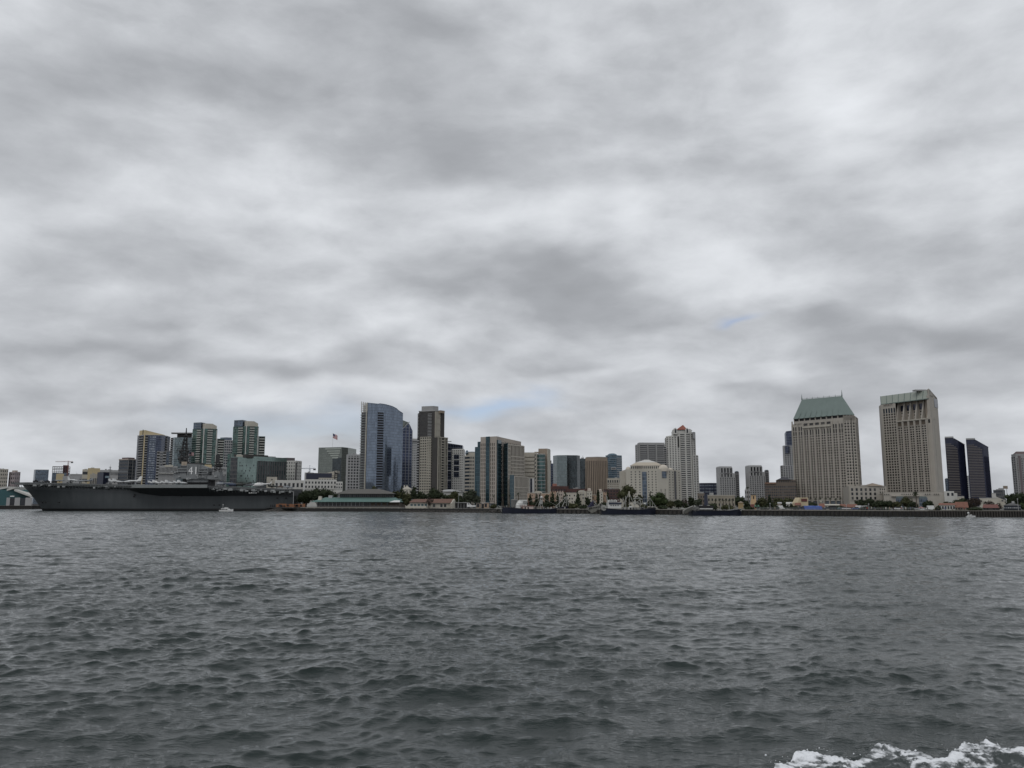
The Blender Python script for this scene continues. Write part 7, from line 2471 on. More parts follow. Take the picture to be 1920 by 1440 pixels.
A, B_ = P2(760, 950, Yh - 8), P2(799.5, 950, Yh - 8); g = MB(); g.fbox(A, B_, -.4, 0, GZ - .6, Z(948.8, Yh - 8)); solo('garden_wall', g, M['cream'], 'low cream wall along the bank before the red-roofed house', 'wall')
t = thing('pickup_truck', 'white truck with an open bed parked right of the brown-roofed house', 'truck', (X(883, 950, 600), 600, GZ))
xt = lambda px: X(px, 948, 600)
zt_ = lambda py: Z(py, 600)
m = MB(); pr = [(875.5, 944.2), (876.5, 942.8), (880, 942.8), (882, 946), (884, 946.8), (884, 950.3), (875.5, 950.3)]
m.loft([[Vector((xt(a), 600, zt_(q))) for a, q in pr], [Vector((xt(a), 602.2, zt_(q))) for a, q in pr]]); m.build('cab', M['wpaint'], t)
m = MB(); m.box(xt(877), xt(880.3), 599.9, 602.3, zt_(945.8), zt_(943.8)); m.build('cab_window', GLW, t)
m = MB(); m.box(xt(884), xt(892), 600, 602.2, zt_(950), zt_(947.6)); m.build('bed', M['wpaint'], t)
for px in (878.2, 888.5):
    for dy in (-.1, 2.0):
        m = MB(); m.tube((xt(px), 600 + dy, GZ + .5), (xt(px), 600 + dy + .3, GZ + .5), .5, n=10); m.build('wheel', M['black'], t)
b = Bld('pavilion', 'low open shelter with a thin pale flat roof between the brown-roofed house and the truck', 'shelter', base(864, 618), M['dgrey'])
A, B_ = P2(852.5, 945, 618), P2(876, 945, 618); b.w.fbox(A, B_, -8, -7.6, GZ, Z(943, 618)); facebox(b, A, B_, 0, 1, -8, .8, Z(943, 618), Z(942, 618), M['lgrey'], 'roof')
for k in range(5): facebox(b, A, B_, k / 4 * .97, k / 4 * .97 + .03, -.3, 0, GZ, Z(943, 618), M['lgrey'], 'post')
b.fin()
for (p0, p1, q0, lab, wm, Yk) in [(893, 902, 943.5, 'brown kiosk with a flat roof right of the white truck', M['tan'], 605), (903, 909, 945, 'dark kiosk between the brown and the peach ones', M['brown'], 607), (907.5, 916.5, 943, 'peach kiosk with a pale roof left of the blue container', M['peach'], 604), (919, 928, 944.5, 'blue-grey site container beside the dark stern of the long ship', flat('container_blue', (.16, .2, .22), .6), 596)]:
    b = Bld('kiosk', lab, 'kiosk', base((p0 + p1) / 2, Yk), wm)
    A, B_ = P2(p0, 948, Yk), P2(p1, 948, Yk); pol = [A, B_, B_ + Vector((0, 4)), A + Vector((0, 4))]
    b.w.prism(pol, GZ, Z(q0, Yk)); roofbox(b, cyl(pol, 1.2), Z(q0, Yk), .35, M['lgrey'] if 'peach' in lab else M['slate'], 'roof')
    facebox(b, A, B_, .15, .6, 0, .08, GZ + .9, Z(q0, Yk) - .5, GLW, 'window'); b.fin()
r = random.Random(9); m = MB()
for k in range(900):
    px = r.uniform(752, 935); Yk = shore_Yk(px); f_ = r.random(); rad = r.uniform(.25, .7)
    core(m, Vector((X(px, 958, Yk), Yk - .8 + 2.6 * f_, -.2 + (GZ + .2) * f_)), Vector((rad, rad * .8, rad * .65)), r)
solo('riprap', m, wallmat('wet_rock', (.06, .055, .05), .5), 'dark boulders banked along the shore below the two houses', 'rocks', kind='stuff')
b_ = MB(); ks = [490, 560, 640, 700, 752, 800, 860, 935]
for a, c in zip(ks[:-1], ks[1:]):
    A, C = P2(a, 958, shore_Yk(a)), P2(c, 958, shore_Yk(c)); b_.fbox(A, C, -3, .0, -1.5, GZ - .2)
solo('shore_bank', b_, qd, 'dark earth bank under the boulders of the shore', 'bank', kind='structure')
for px, yt, Yk, lab in ((860, 926, 606, 'pale lamp post right of the brown-roofed house'), (1094.5, 918, 640, 'slim pole among the pastel condominiums')):
    m = MB(); q = P2(px, 940, Yk); m.tube((q.x, q.y, GZ), (q.x, q.y, Z(yt, Yk)), .13, .09, 6); m.tube((q.x, q.y, Z(yt + .5, Yk)), (q.x + 1, q.y, Z(yt, Yk)), .07, n=4); solo('lamp_post', m, M['lgrey'], lab, 'lamp post')
b = simple('low_building', 'pale cream house glimpsed among trees left of the dark brown tower', rfoot(754, 772, 920, 850, 12), 917, M['cream']); o_ = MB(); o_.hip(cyl(b.poly, 1.05), b.zt, 3.2); o_.build('roof', M['sand'], b.root)
b.grid(b.poly[0], b.poly[1], b.zt - 4.5, b.zt - .3, 3, 1, .3, .6, .3, GLW)
for k in (0, 1):
    o_ = MB(); q = P2(758 + 5 * k, 914, 854); o_.box(q.x - .6, q.x + .6, q.y, q.y + 1, b.zt, b.zt + 4); o_.build('chimney', M['cream'], b.root)
b.fin()
b = Bld('hall', 'low hall with a long curved white roof, behind trees below the navy-panelled office', 'building', base(848, 830), M['white'])
A, B_ = P2(830, 925, 830), P2(867, 925, 830); b.w.prism([A, B_, B_ + Vector((0, 20)), A + Vector((0, 20))], GZ, Z(922, 830))
o_ = MB(); n = 8
o_.loft([[Vector((A.x + (B_.x - A.x) * k / n, Yq_, Z(921.6, 830) + 2.2 * math.sin(PI * min(1, .25 + .75 * k / n)) * zf)) for k in range(n + 1)] for Yq_, zf in ((828, 0), (836, 1), (852, 1))], cap=False, closed=False); o_.build('roof', M['lgrey'], b.root); b.fin()
# ================================================================== quay on the right
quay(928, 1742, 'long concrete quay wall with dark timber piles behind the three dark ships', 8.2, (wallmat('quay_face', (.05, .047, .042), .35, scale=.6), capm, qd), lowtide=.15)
quay(1742, 2150, 'dark timber wharf at the right with closely spaced piles', 5.0, (qd, wallmat('wharf_cap', (.13, .12, .105), .2), wallmat('wharf_pile', (.05, .045, .04), .3)), 'timber_wharf', pile_w=.3, lowtide=-2)

# ================================================================== three dark fishing ships
navyhull = wallmat('ship_navy', (.014, .017, .032), .4, .35, scale=.5)
shipw = flat('ship_white', (.66, .66, .64), .5, var=.08)
gearm = wallmat('pale_deck_gear', (.34, .34, .32), .3, scale=.8)
gearg = wallmat('grey_deck_gear', (.15, .15, .145), .35, scale=.8)


def hull(parent, p0, p1, ydk, ybow, ystern, ywl, Y, beam=9):
    xs_ = [(p0, ystern, .7), (p0 + (p1 - p0) * .1, ystern + .3, .95), (p0 + (p1 - p0) * .35, ydk, 1), (p0 + (p1 - p0) * .7, ydk, 1), (p0 + (p1 - p0) * .88, ydk - (ydk - ybow) * .55, .7), (p1 - .5, ybow, .08)]
    m = MB(); rr = []
    for i, (px, py, w) in enumerate(xs_):
        zt = Z(py, Y); xl = px - (2.0 if i == 5 else 0)
        rr.append([Vector((X(xl, ywl, Y), Y + beam / 2 * (1 - w * .85), -1)), Vector((X(px, py, Y), Y + beam / 2 * (1 - w), zt)), Vector((X(px, py, Y), Y + beam / 2 * (1 + w), zt)), Vector((X(xl, ywl, Y), Y + beam / 2 * (1 + w * .85), -1))])
    m.loft(rr); h = m.build('hull', navyhull, parent)
    b = MB()
    for (a, c) in zip(rr[:-1], rr[1:]): b.path([a[1] + Vector((0, -.05, 0)), c[1] + Vector((0, -.05, 0))], .14, 4)
    b.build('rubbing_rail', flat('rail_dark', (.05, .05, .055), .6), h)


def rig(parent, name, segs, Y, r_=.12, mat=None):
    m = MB()
    for (a, q, c, s) in segs: m.tube((X(a, q, Y), Y, Z(q, Y)), (X(c, s, Y), Y + .3, Z(s, Y)), r_, r_ * .8, 5)
    return m.build(name, mat or gearm, parent)


def reel(parent, px, py, rp, Y, mat=None):
    s = Y / F; x, z = X(px, py, Y), Z(py, Y); w = MB(); n = 16; R_ = rp * s
    for yy in (Y, Y + 2.2):
        o_ = [Vector((x + R_ * math.cos(2 * PI * k / n), yy, z + R_ * math.sin(2 * PI * k / n))) for k in range(n)]
        w.loft([o_, [v + Vector((0, .25, 0)) for v in o_]])
    w.tube((x, Y - .4, z), (x, Y + 2.6, z), R_ * .32, n=10)
    w.build('net_reel', mat or gearm, parent)
    w = MB(); w.tube((x, Y - .5, z), (x, Y - .05, z), R_ * .2, n=8); w.build('reel_hub', M['black'], parent)


def clutter(parent, p0, p1, q0, q1, Y, n, seed, mats, d=5):
    r = random.Random(seed)
    ms = [MB() for _ in mats]
    for k in range(n):
        px = r.uniform(p0, p1); w = r.uniform(.4, 2.0); h = r.uniform(.5, (q1 - q0) * .75)
        m = ms[k % len(ms)]
        yb = q1 + .3
        pbox(m, px, px + w, yb - h, yb, Y + r.uniform(0, d), r.uniform(.4, 1.5))
    for m, mt in zip(ms, mats): m.build('deck_gear', mt, parent, kind='stuff')


# ship one
Y1 = wl_Y(962.2) - 14
s1 = thing('fishing_ship', 'long navy fishing ship with a rounded white bridge, moored left of the other two', 'ship', (X(1005, 960, Y1), Y1, 0), 'dark fishing ships along the quay')
hull(s1, 941.5, 1071, 954.5, 947.5, 951, 962.2, Y1)
part(s1, 'bridge', shipw, (973.5, 988.5, 937.2, 948.5), Y=Y1 + 2, d=5)
part(s1, 'bridge_window', GLW, (981.5, 982.6, 939.6, 946), (983.6, 984.6, 939.6, 946), (985.6, 986.6, 939.6, 946), (987.4, 988.2, 939.6, 946), Y=Y1 + 1.9, d=.3)
m = MB(); c = P3(971.5, 948, Y1 + 3); m.dome((c.x, c.y, c.z - .5), 2.2, 2.2, 2.8, 12, 5, True); c = P3(974.5, 944.5, Y1 + 3); m.dome((c.x, c.y, c.z - .5), 2.2, 2, 2.6, 12, 5, True); m.build('covered_boat', shipw, s1)
part(s1, 'deckhouse', flat('pinkish_white', (.55, .45, .41), .5), (975, 1000, 948.3, 954.6), Y=Y1 + 1.4, d=6)
part(s1, 'deckhouse_trim', M['rust'], (974, 1001, 947.9, 948.8), (979, 980.5, 950.5, 954), (991, 991.8, 939, 948), Y=Y1 + 1.1, d=.5)
part(s1, 'deckhouse_opening', DARK, (983.5, 986, 950.5, 954), (989.2, 991.5, 950.5, 954), (976.2, 978.5, 951, 954), Y=Y1 + 1.3, d=.3)
m = MB(); q = P2(964, 944, Y1 + 3); m.tube((q.x, q.y, Z(951, Y1)), (q.x, q.y, Z(937.5, Y1)), 1.7, 1.9, 14); m.dome((q.x, q.y, Z(937.5, Y1)), 1.9, 1.9, .5, 14, 3); m.build('tank', gearg, s1)
rig(s1, 'mast', [(1013, 954, 1013.5, 931), (1011, 946, 1016, 945), (1012, 940, 1009, 951), (1014, 939, 1019, 953)], Y1 + 3, .22)
m = MB(); q = P3(1015.3, 932.5, Y1 + 3); m.dome(q, .75, .75, .75, 10, 5, True); m.build('radar_dome', shipw, s1)
part(s1, 'mast_house', gearm, (1012, 1017.5, 937, 945), Y=Y1 + 2.6, d=2)
rig(s1, 'derrick', [(1054.5, 950, 1062, 932), (1062, 932, 1062, 950), (1054, 950, 1059.5, 938), (1057, 933.5, 1064, 930.8), (1048.5, 932, 1048.8, 951), (1062, 932, 1040, 951), (1064, 931, 1066, 948), (1057.5, 942, 1062, 942)], Y1 + 3, .2)
rig(s1, 'boom', [(1013.5, 933, 1000, 953), (1013.5, 932, 1048, 950), (1013.5, 931.5, 988, 942)], Y1 + 3.2, .07)
clutter(s1, 944, 974, 946, 951.5, Y1 + 1.5, 26, 3, (gearg, M['black'], gearm)); clutter(s1, 1000, 1062, 947.5, 954.5, Y1 + 1.5, 70, 4, (gearm, gearg, M['black'], shipw))
rig(s1, 'stern_gear', [(931, 955, 934, 948.5), (934, 948.5, 939, 950), (938, 949, 940.5, 960), (936, 950, 942, 949)], Y1 + 2, .18)

# ship two
Y2 = wl_Y(964.2) - 14
s2 = thing('fishing_ship', 'navy fishing ship with a square white deckhouse and pale gantry, middle of three', 'ship', (X(1183, 962, Y2), Y2, 0), 'dark fishing ships along the quay')
hull(s2, 1129, 1233, 955.5, 952, 953, 964.2, Y2)
part(s2, 'deckhouse', shipw, (1139.5, 1164.8, 941.5, 953), (1140.5, 1157, 937.5, 942), Y=Y2 + 1.5, d=6)
part(s2, 'window_band', M['navy'], (1141.5, 1166, 942.2, 945.2), Y=Y2 + 1.1, d=.6)
for k in range(4): part(s2, 'window', GLW, (1145 + 4.3 * k, 1146.8 + 4.3 * k, 946.6, 948.6), Y=Y2 + 1.35, d=.3)
for k in range(4): part(s2, 'bridge_window', GLW, (1143 + 3.4 * k, 1145 + 3.4 * k, 938.6, 940), Y=Y2 + 1.35, d=.3)
clutter(s2, 1142, 1160, 935.5, 938, Y2 + 2.5, 12, 15, (shipw, gearm))
reel(s2, 1132.2, 952.2, 5.2, Y2 + .6)
rig(s2, 'aerial', [(1139.4, 953, 1137, 928), (1139.3, 940, 1138, 930)], Y2 + 2, .14)
rig(s2, 'mast', [(1180.5, 955, 1180, 921), (1173.5, 955, 1173, 930), (1169, 955, 1168.6, 933), (1180, 925, 1188, 945), (1180, 922, 1170, 945)], Y2 + 3, .17)
part(s2, 'furled_sail', M['cream'], (1178.8, 1181, 921, 932), Y=Y2 + 2.6, d=.5)
rig(s2, 'gantry', [(1188, 945, 1191, 934.5), (1202, 945, 1199, 934), (1189, 935, 1203, 935), (1188, 940, 1203, 944.5), (1188, 945, 1203, 936), (1187.5, 945, 1203, 945), (1187, 936, 1195, 931), (1195, 931, 1204, 936), (1190, 945, 1190, 955), (1200, 945, 1200, 955)], Y2 + 3, .2)
part(s2, 'radar_unit', shipw, (1207, 1211, 942.5, 945.5), (1180, 1186, 948.5, 951.5), Y=Y2 + 2.5, d=1)
rig(s2, 'foremast', [(1219, 953, 1218.6, 932), (1218.6, 934, 1208, 950), (1218.6, 934, 1230, 950), (1223.5, 952, 1223.5, 940)], Y2 + 3, .13)
clutter(s2, 1165, 1226, 948, 955.5, Y2 + 1.5, 80, 6, (gearm, gearg, M['black'], shipw))
m = MB(); m.loft([[Vector((X(p_, 951, Y2 + 2), Y2 + 2 + (1.5 - w_) * .6, Z(q_, Y2))), Vector((X(p_, 951, Y2 + 2), Y2 + 1 - w_ * .3, Z(q_ - 2.2, Y2))), Vector((X(p_, 951, Y2 + 2), Y2 + 3 + w_, Z(q_ - 2.2, Y2)))] for p_, q_, w_ in ((1214, 953, 1), (1222, 953.5, 1.2), (1229.5, 950.8, .1))]); m.build('dinghy', gearm, s2)
# the skiff hauled up its stern, its own boat
sk = thing('seine_skiff', 'blunt grey skiff tipped up on the stern of the middle ship', 'boat', (X(1114, 957, Y2), Y2, 0), 'skiffs hauled up at the sterns')
m = MB(); rr = []
for p_, qt, qb, w_ in ((1104, 951, 958, .5), (1110, 950.5, 962, 1), (1117, 948.5, 959, 1), (1125, 946.5, 952, .9)):
    rr.append([Vector((X(p_, qb, Y2), Y2 - .2 + 1.5 * (1 - w_), Z(qb, Y2))), Vector((X(p_, qt, Y2), Y2 - .6, Z(qt, Y2))), Vector((X(p_, qt, Y2), Y2 + 4, Z(qt, Y2))), Vector((X(p_, qb, Y2), Y2 + 3, Z(qb, Y2)))])
m.loft(rr); m.build('hull', wallmat('skiff_grey', (.20, .195, .175), .3, scale=.8), sk)
m = MB()
for k in range(6): pbox(m, 1105.5 + 3 * k, 1107 + 3 * k, 952.2 - .5 * k, 954 - .5 * k, Y2 - .75, .2)
m.build('fender', DARK, sk)
nt_ = thing('net_pile', 'steep heap of purple-blue netting behind the tipped skiff', 'net', (X(1111, 950, Y2 + 5), Y2 + 5, GZ))
m = MB(); r = random.Random(8)
for k in range(9):
    f_ = k / 9; c = P3(1108 + f_ * 4 + r.uniform(-2.5, 2.5) * (1 - f_), 951 - 10 * f_, Y2 + 5); core(m, c, Vector((1.6 * (1 - f_ * .75), 1.4, 1.1)), r)
m.build('netting', flat('purple_net', (.035, .035, .075), .9, var=.3), nt_)
rig(nt_, 'hoist', [(1104, 952, 1112.5, 938), (1112.5, 938, 1122, 950), (1116, 951, 1116, 939)], Y2 + 5, .15)
clutter(nt_, 1113, 1130, 941, 952, Y2 + 5, 26, 21, (gearg, gearm, M['black']))

# ship three
Y3 = wl_Y(966.0) - 13
s3 = thing('fishing_ship', 'low navy ship with a tall dark funnel and a white-striped deckhouse, rightmost of three', 'ship', (X(1345, 962, Y3), Y3, 0), 'dark fishing ships along the quay')
hull(s3, 1298, 1396, 957.5, 953.5, 957, 966.0, Y3)
part(s3, 'deckhouse', M['black'], (1311, 1338, 948, 957.5), Y=Y3 + 1.5, d=6)
part(s3, 'white_stripe', shipw, (1312, 1336.5, 953, 955), Y=Y3 + 1.1, d=.5)
part(s3, 'roof_gear', gearm, (1313, 1317, 946.6, 948.2), (1326.5, 1331, 946.8, 948.2), Y=Y3 + 2, d=2)
m = MB(); q = P2(1323.8, 940, Y3 + 4); m.tube((q.x, q.y, Z(949, Y3)), (q.x, q.y, Z(926.5, Y3)), 1.0, .75, 12); m.build('funnel', M['navy'], s3)
reel(s3, 1306.7, 954.8, 5.0, Y3 + .6, gearg)
clutter(s3, 1340, 1390, 953, 957.5, Y3 + 1.5, 34, 9, (gearm, gearg, M['black']))
rig(s3, 'bow_rail', [(1386, 955, 1395, 951.5), (1388, 957, 1396, 954.5), (1390, 958, 1390, 953)], Y3 + .5, .12)
rig(s3, 'mast', [(1351, 957, 1351.3, 944), (1367.5, 957, 1367, 947)], Y3 + 2, .15)
sk2 = thing('seine_skiff', 'long grey skiff sloping up behind the reel of the low ship', 'boat', (X(1292, 958, Y3), Y3, 0), 'skiffs hauled up at the sterns')
m = MB(); rr = []
for p_, qt, qb in ((1282.5, 957.5, 963.5), (1288, 954.5, 962.5), (1299, 949.5, 956)):
    rr.append([Vector((X(p_, qb, Y3), Y3 + .3, Z(qb, Y3))), Vector((X(p_, qt, Y3), Y3 - .5, Z(qt, Y3))), Vector((X(p_, qt, Y3), Y3 + 3.6, Z(qt, Y3))), Vector((X(p_, qb, Y3), Y3 + 3, Z(qb, Y3)))])
m.loft(rr); m.build('hull', wallmat('skiff_grey', (.20, .195, .175), .3), sk2)
m = MB(); m.path([P3(1276, 954, Y3 - .3), P3(1288, 953.5, Y3 - .3), P3(1299, 948.8, Y3 - .3)], .25, 5); m.build('gunwale', gearm, sk2)

# ================================================================== pastel condominiums behind the ships
Yc_ = 660
for (p0, p1, q0, mt_, lab, nc, nr_, dy, extra) in [
    (989, 1003, 923.5, M['peach'], 'peach condominium block leftmost behind the long ship', 4, 4, 0, None),
    (1001.5, 1017, 923, M['pink'], 'pinkish block with a rounded gable beside the leftmost peach block', 4, 4, 6, 'round'),
    (1016, 1031, 924, M['peach'], 'peach block with deep balconies behind the mast of the long ship', 3, 4, 2, None),
    (1030, 1044, 922, M['peach'], 'ochre block topped by small gables, fourth from the left', 4, 4, 5, 'gables'),
    (1043, 1058, 921.8, M['pink'], 'rose block topped by small gables, half covered by dark conifers', 4, 4, 3, 'gables'),
    (1057, 1084, 923.5, M['cream'], 'wide cream block with a column of small windows', 6, 4, 0, None),
    (1083, 1099.5, 921.5, M['cream'], 'cream block with a rounded roof line left of the first turret', 4, 4, 4, 'round'),
    (1110, 1121, 927, M['peach'], 'low peach link block between the two turrets', 3, 3, 3, None),
    (1129, 1139, 924, M['peach'], 'peach block right of the second turret', 3, 4, 3, 'gables'),
]:
    b = Bld('condominium', lab, 'building', base((p0 + p1) / 2, Yc_ + dy), mt_, 'pastel condominiums behind the ships')
    p = rfoot(p0, p1, 935, Yc_ + dy, 14); zt = Z(q0 + 1.5, Yc_ + dy); b.w.prism(p, GZ, zt)
    b.grid(p[0], p[1], GZ + 1, zt - .5, nc, nr_, .5, .5, .5, GLW, skip=(lambda i, j: (i + j) % 3 == 0))
    if extra == 'round':
        o_ = MB(); c = lerp(p[0], p[1], .5); w_ = (p[1] - p[0]).length / 2; n = 12
        prf = [Vector((c.x + w_ * math.cos(PI * k / n), c.y - .2, zt - .2 + 1.9 * math.sin(PI * k / n))) for k in range(n + 1)]
        o_.loft([prf, [v + Vector((0, 2, 0)) for v in prf]]); o_.build('rounded_gable', M['cream'], b.root)
    elif extra == 'gables':
        for k in range(3):
            a = lerp(p[0], p[1], .1 + .3 * k); c = lerp(p[0], p[1], .3 + .3 * k); o_ = MB(); mq = lerp(a, c, .5)
            o_.prism([a, mq, c, c + Vector((0, 3)), mq + Vector((0, 3)), a + Vector((0, 3))], zt - .1, [zt + .2, zt + 1.4, zt + .2] * 2); o_.build('roof_gable', mt_, b.root)
    else: roofbox(b, cyl(p, 1.03), zt, .5, M['cream'], 'roof_edge')
    b.fin()
for px, q0, lab in ((1105, 915.5, 'cream turret with a pale dome, left of its pair behind the tipped skiff'), (1125.5, 917, 'cream turret with a pale dome, right of its pair behind the net reel')):
    b = Bld('turret', lab, 'tower', base(px, Yc_ - 4), M['cream'], 'domed turrets of the condominiums')
    p = rfoot(px - 5, px + 5, 925, Yc_ - 4, 4.5); zt = Z(q0 + 5.5, Yc_ - 4); b.w.prism(p, GZ, zt)
    b.grid(p[0], p[1], GZ + 1, zt - 1, 2, 5, .36, .5, .4, GLW)
    q = cyl(p, .62); o_ = MB(); o_.prism(q, zt, Z(q0 + 2.4, Yc_ - 4)); c = sum(q, Vector((0, 0))) / 4; o_.build('lantern', M['pink'], b.root)
    o_ = MB(); o_.dome((c.x, c.y, Z(q0 + 2.4, Yc_ - 4)), 1.5, 1.5, 1.1, 12, 4); o_.build('dome', M['pink'], b.root); roofbox(b, cyl(p, 1.1), zt - .2, .4, M['cream'], 'cornice'); b.fin()

# ================================================================== low harbour buildings right of the hotel
b = simple('low_building', 'weathered beige building behind a clump of palms, left of the small ochre tower', rfoot(1326, 1378, 940, 560, 14), 929.5, wallmat('weathered_beige', (.26, .235, .19), .2)); b.grid(b.poly[0], b.poly[1], GZ + 1, b.zt - 1, 8, 2, .4, .5, .4, GLW); roofbox(b, cyl(b.poly, 1.02), b.zt, .5, M['sand'], 'roof_edge'); b.fin()
b = simple('low_building', 'brownish block hidden behind the funnel of the low ship', rfoot(1308, 1322, 940, 575, 10), 925, wallmat('weathered_brown', (.17, .145, .12), .2)); b.grid(b.poly[0], b.poly[1], GZ + 1, b.zt - 1, 3, 3, .4, .5, .3, GLW); b.fin()
b = simple('low_building', 'small ochre pavilion left of the small ochre tower', rfoot(1384, 1394, 945, 520, 6), 942.5, wallmat('ochre_wall', (.33, .25, .14), .1)); o_ = MB(); o_.hip(cyl(b.poly, 1.15), b.zt, .9); o_.build('roof', M['tan'], b.root); b.fin()
b = simple('low_building', 'grey low block in front of the left foot of the right grey tower', rfoot(1397, 1407, 935, 700, 10), 918, M['grey']); b.grid(b.poly[0], b.poly[1], GZ, b.zt - .5, 3, 4, .5, .5, .3, GLW); b.fin()
Yt = 478
b = Bld('clock_tower', 'small ochre tower with dark arched openings and a red base among the trees', 'tower', base(1412.5, Yt), wallmat('ochre_plaster', (.50, .36, .22), .1))
p = rfoot(1408.3, 1417.5, 935, Yt, 2.8); b.w.prism(p, GZ, Z(928.2, Yt)); roofbox(b, cyl(p, 1.18), Z(928.2, Yt), .45, M['slate'], 'roof')
facebox(b, p[0], p[1], .40, .62, 0, .08, Z(935.5, Yt), Z(930, Yt), DARK, 'opening'); facebox(b, p[0], p[1], .36, .64, 0, .08, Z(944, Yt), Z(940, Yt), DARK, 'opening')
lo_ = MB(); q = rfoot(1407.2, 1418, 940, Yt - .4, 3.6); lo_.prism(q, GZ, Z(938.4, Yt)); lo_.build('lower_stage', wallmat('ochre_plaster', (.50, .36, .22), .1), b.root)
rb = MB(); q = rfoot(1406.8, 1414.5, 945, Yt - 2, 1.5); rb.prism(q, GZ, Z(945.5, Yt - 2)); rb.build('red_base', wallmat('dull_red', (.20, .08, .07), .2), b.root); b.fin()
for px, lab in ((1416.5, 'left of two green market tents below the ochre tower'), (1422, 'right of two green market tents below the ochre tower')):
    t = thing('market_tent', lab, 'tent', (X(px, 952, 462), 462, GZ), 'green market tents')
    m = MB(); q = [P2(px - 2.6, 952, 462), P2(px + 2.6, 952, 462), P2(px + 2.6, 952, 465), P2(px - 2.6, 952, 465)]; c = sum(q, Vector((0, 0))) / 4; m.pyr(q, GZ + 1.6, (c.x, c.y, GZ + 2.7)); m.build('canopy', flat('tent_green', (.05, .14, .09), .6), t)
    m = MB()
    for v in q: m.tube((v.x, v.y, GZ), (v.x, v.y, GZ + 1.6), .05, n=4)
    m.build('pole', M['steel'], t)

tile2 = wallmat('orange_tile', (.185, .085, .06), .25, scale=.8)
for (p0, p1, q0, q1, Y, wm, rm, lab, rh) in [
    (1458, 1466, 941.5, 944, 470, M['pink'], M['lgrey'], 'pinkish market house with a pale roof between dark conifers', .8),
    (1474, 1486, 941.5, 944.5, 468, M['white'], M['white'], 'white-roofed market house right of the dark conifer', .8),
    (1490, 1502, 942.5, 947, 455, M['tan'], tile2, 'low orange-roofed house below the ochre hall with the dark sign', 1.0),
    (1535.5, 1546.5, 944, 951, 452, M['tan'], tile2, 'steep orange tile roof right of the blue tarpaulin', 1.0),
    (1546, 1574, 945, 947.5, 460, M['cream'], M['sand'], 'long low cream house with dark openings right of the blue tarpaulin', .5),
    (1573.5, 1608, 945.3, 951, 450, M['brick'], tile2, 'long red-brown roofed market house below the podium', 1.0),
    (1760, 1791, 943.2, 947.2, 425, M['white'], tile2, 'white house with a long red tile roof right of the white kiosk', 1.0),
    (1790, 1815.5, 941, 951.5, 422, M['tan'], tile2, 'big sloping terracotta roof left of the brown tree', 1.0),
    (1842.5, 1872, 945.8, 952.3, 418, M['brown'], wallmat('dull_red_tile', (.16, .07, .06), .25, scale=.8), 'red-roofed open hall right of the brown tree', 1.0),
]:
    b = Bld('market_house', lab, 'house', base((p0 + p1) / 2, Y), wm)
    p = rfoot(p0, p1, 948, Y, 7); ze = Z(q1, Y); b.w.prism(cyl(p, .97), GZ, ze)
    o_ = MB()
    A, B_, C, D_ = [Vector((v.x, v.y, ze)) for v in cyl(p, 1.06)]
    zr3 = Z(q0, Y + 3); mA, mB_ = (A + D_) / 2, (B_ + C) / 2; mA.z = mB_.z = zr3
    k_ = .06 if rh >= 1 else .02
    mA, mB_ = lerp(mA, mB_, k_), lerp(mB_, mA, k_)
    for f_ in ([A, B_, mB_, mA], [B_, C, mB_], [C, D_, mA, mB_], [D_, A, mA], [D_, C, B_, A]): o_.face(f_)
    o_.build('roof', rm, b.root)
    n = max(2, int((p1 - p0) / 5))
    dr, nn, L_ = nrm(p[0], p[1])
    hh = ze - GZ
    for k in range(n):
        if hh > .7: b.put('opening', p[0], p[1], L_ * (k + .5) / n, GZ + hh * .5, L_ / n * .55, .12, hh * .6, GLW)
    b.fin()
b = Bld('market_hall', 'ochre hall with a sloping left shoulder and a dark red sign panel', 'building', base(1505, 458), wallmat('pale_ochre', (.50, .42, .28), .08))
A, B_ = P2(1494.3, 940, 458), P2(1515.3, 940, 458); z0_, z1_ = Z(943, 458), Z(932.8, 458)
mq = lerp(A, B_, .30)
b.w.prism([A, mq, B_, B_ + Vector((0, 8)), mq + Vector((0, 8)), A + Vector((0, 8))], GZ, [z0_, z1_, z1_, z1_, z1_, z0_])
facebox(b, A, B_, .38, .90, 0, .2, Z(940.5, 458), Z(935, 458), flat('sign_dark_red', (.10, .025, .02), .6), 'sign_panel'); facebox(b, A, B_, .42, .86, .2, .24, Z(938.3, 458), Z(937.2, 458), flat('sign_dull_pink', (.22, .08, .07), .6), 'sign_band'); b.fin()
b = simple('low_building', 'small cream kiosk between the palms and the podium', rfoot(1537, 1542, 942, 480, 4), 938, M['cream']); b.grid(b.poly[0], b.poly[1], GZ, b.zt - .4, 2, 2, .5, .5, .3, GLW); roofbox(b, cyl(b.poly, 1.1), b.zt, .3, M['sand'], 'roof'); b.fin()
t = thing('tarpaulin_shelter', 'bright blue tarpaulin over a long frame on the quay', 'shelter', (X(1524, 954, 448), 448, GZ))
m = MB(); n = 14
A, B_ = P2(1507.5, 953, 446), P2(1541, 953, 446); r = random.Random(3)
rows_ = []
for (dy, q) in ((-1.2, 957.2), (-.9, 953.5), (0, 949.2), (2, 948.2), (4, 949), (5, 957)):
    rows_.append([Vector((A.x + (B_.x - A.x) * k / n + r.uniform(-.1, .1), 446 + dy + r.uniform(-.12, .12), max(GZ + .1, Z(q + r.uniform(-.35, .35) + (.6 if k in (0, n) else 0), 446)))) for k in range(n + 1)])
m.loft(rows_, cap=False, closed=False); m.build('tarpaulin', flat('blue_tarp', (.018, .075, .34), .45, var=.25), t)
m = MB()
for k in range(5): m.tube((A.x + (B_.x - A.x) * k / 4, 447.5, GZ), (A.x + (B_.x - A.x) * k / 4, 447.5, Z(949.2, 447)), .06, n=4)
m.build('frame', M['steel'], t)
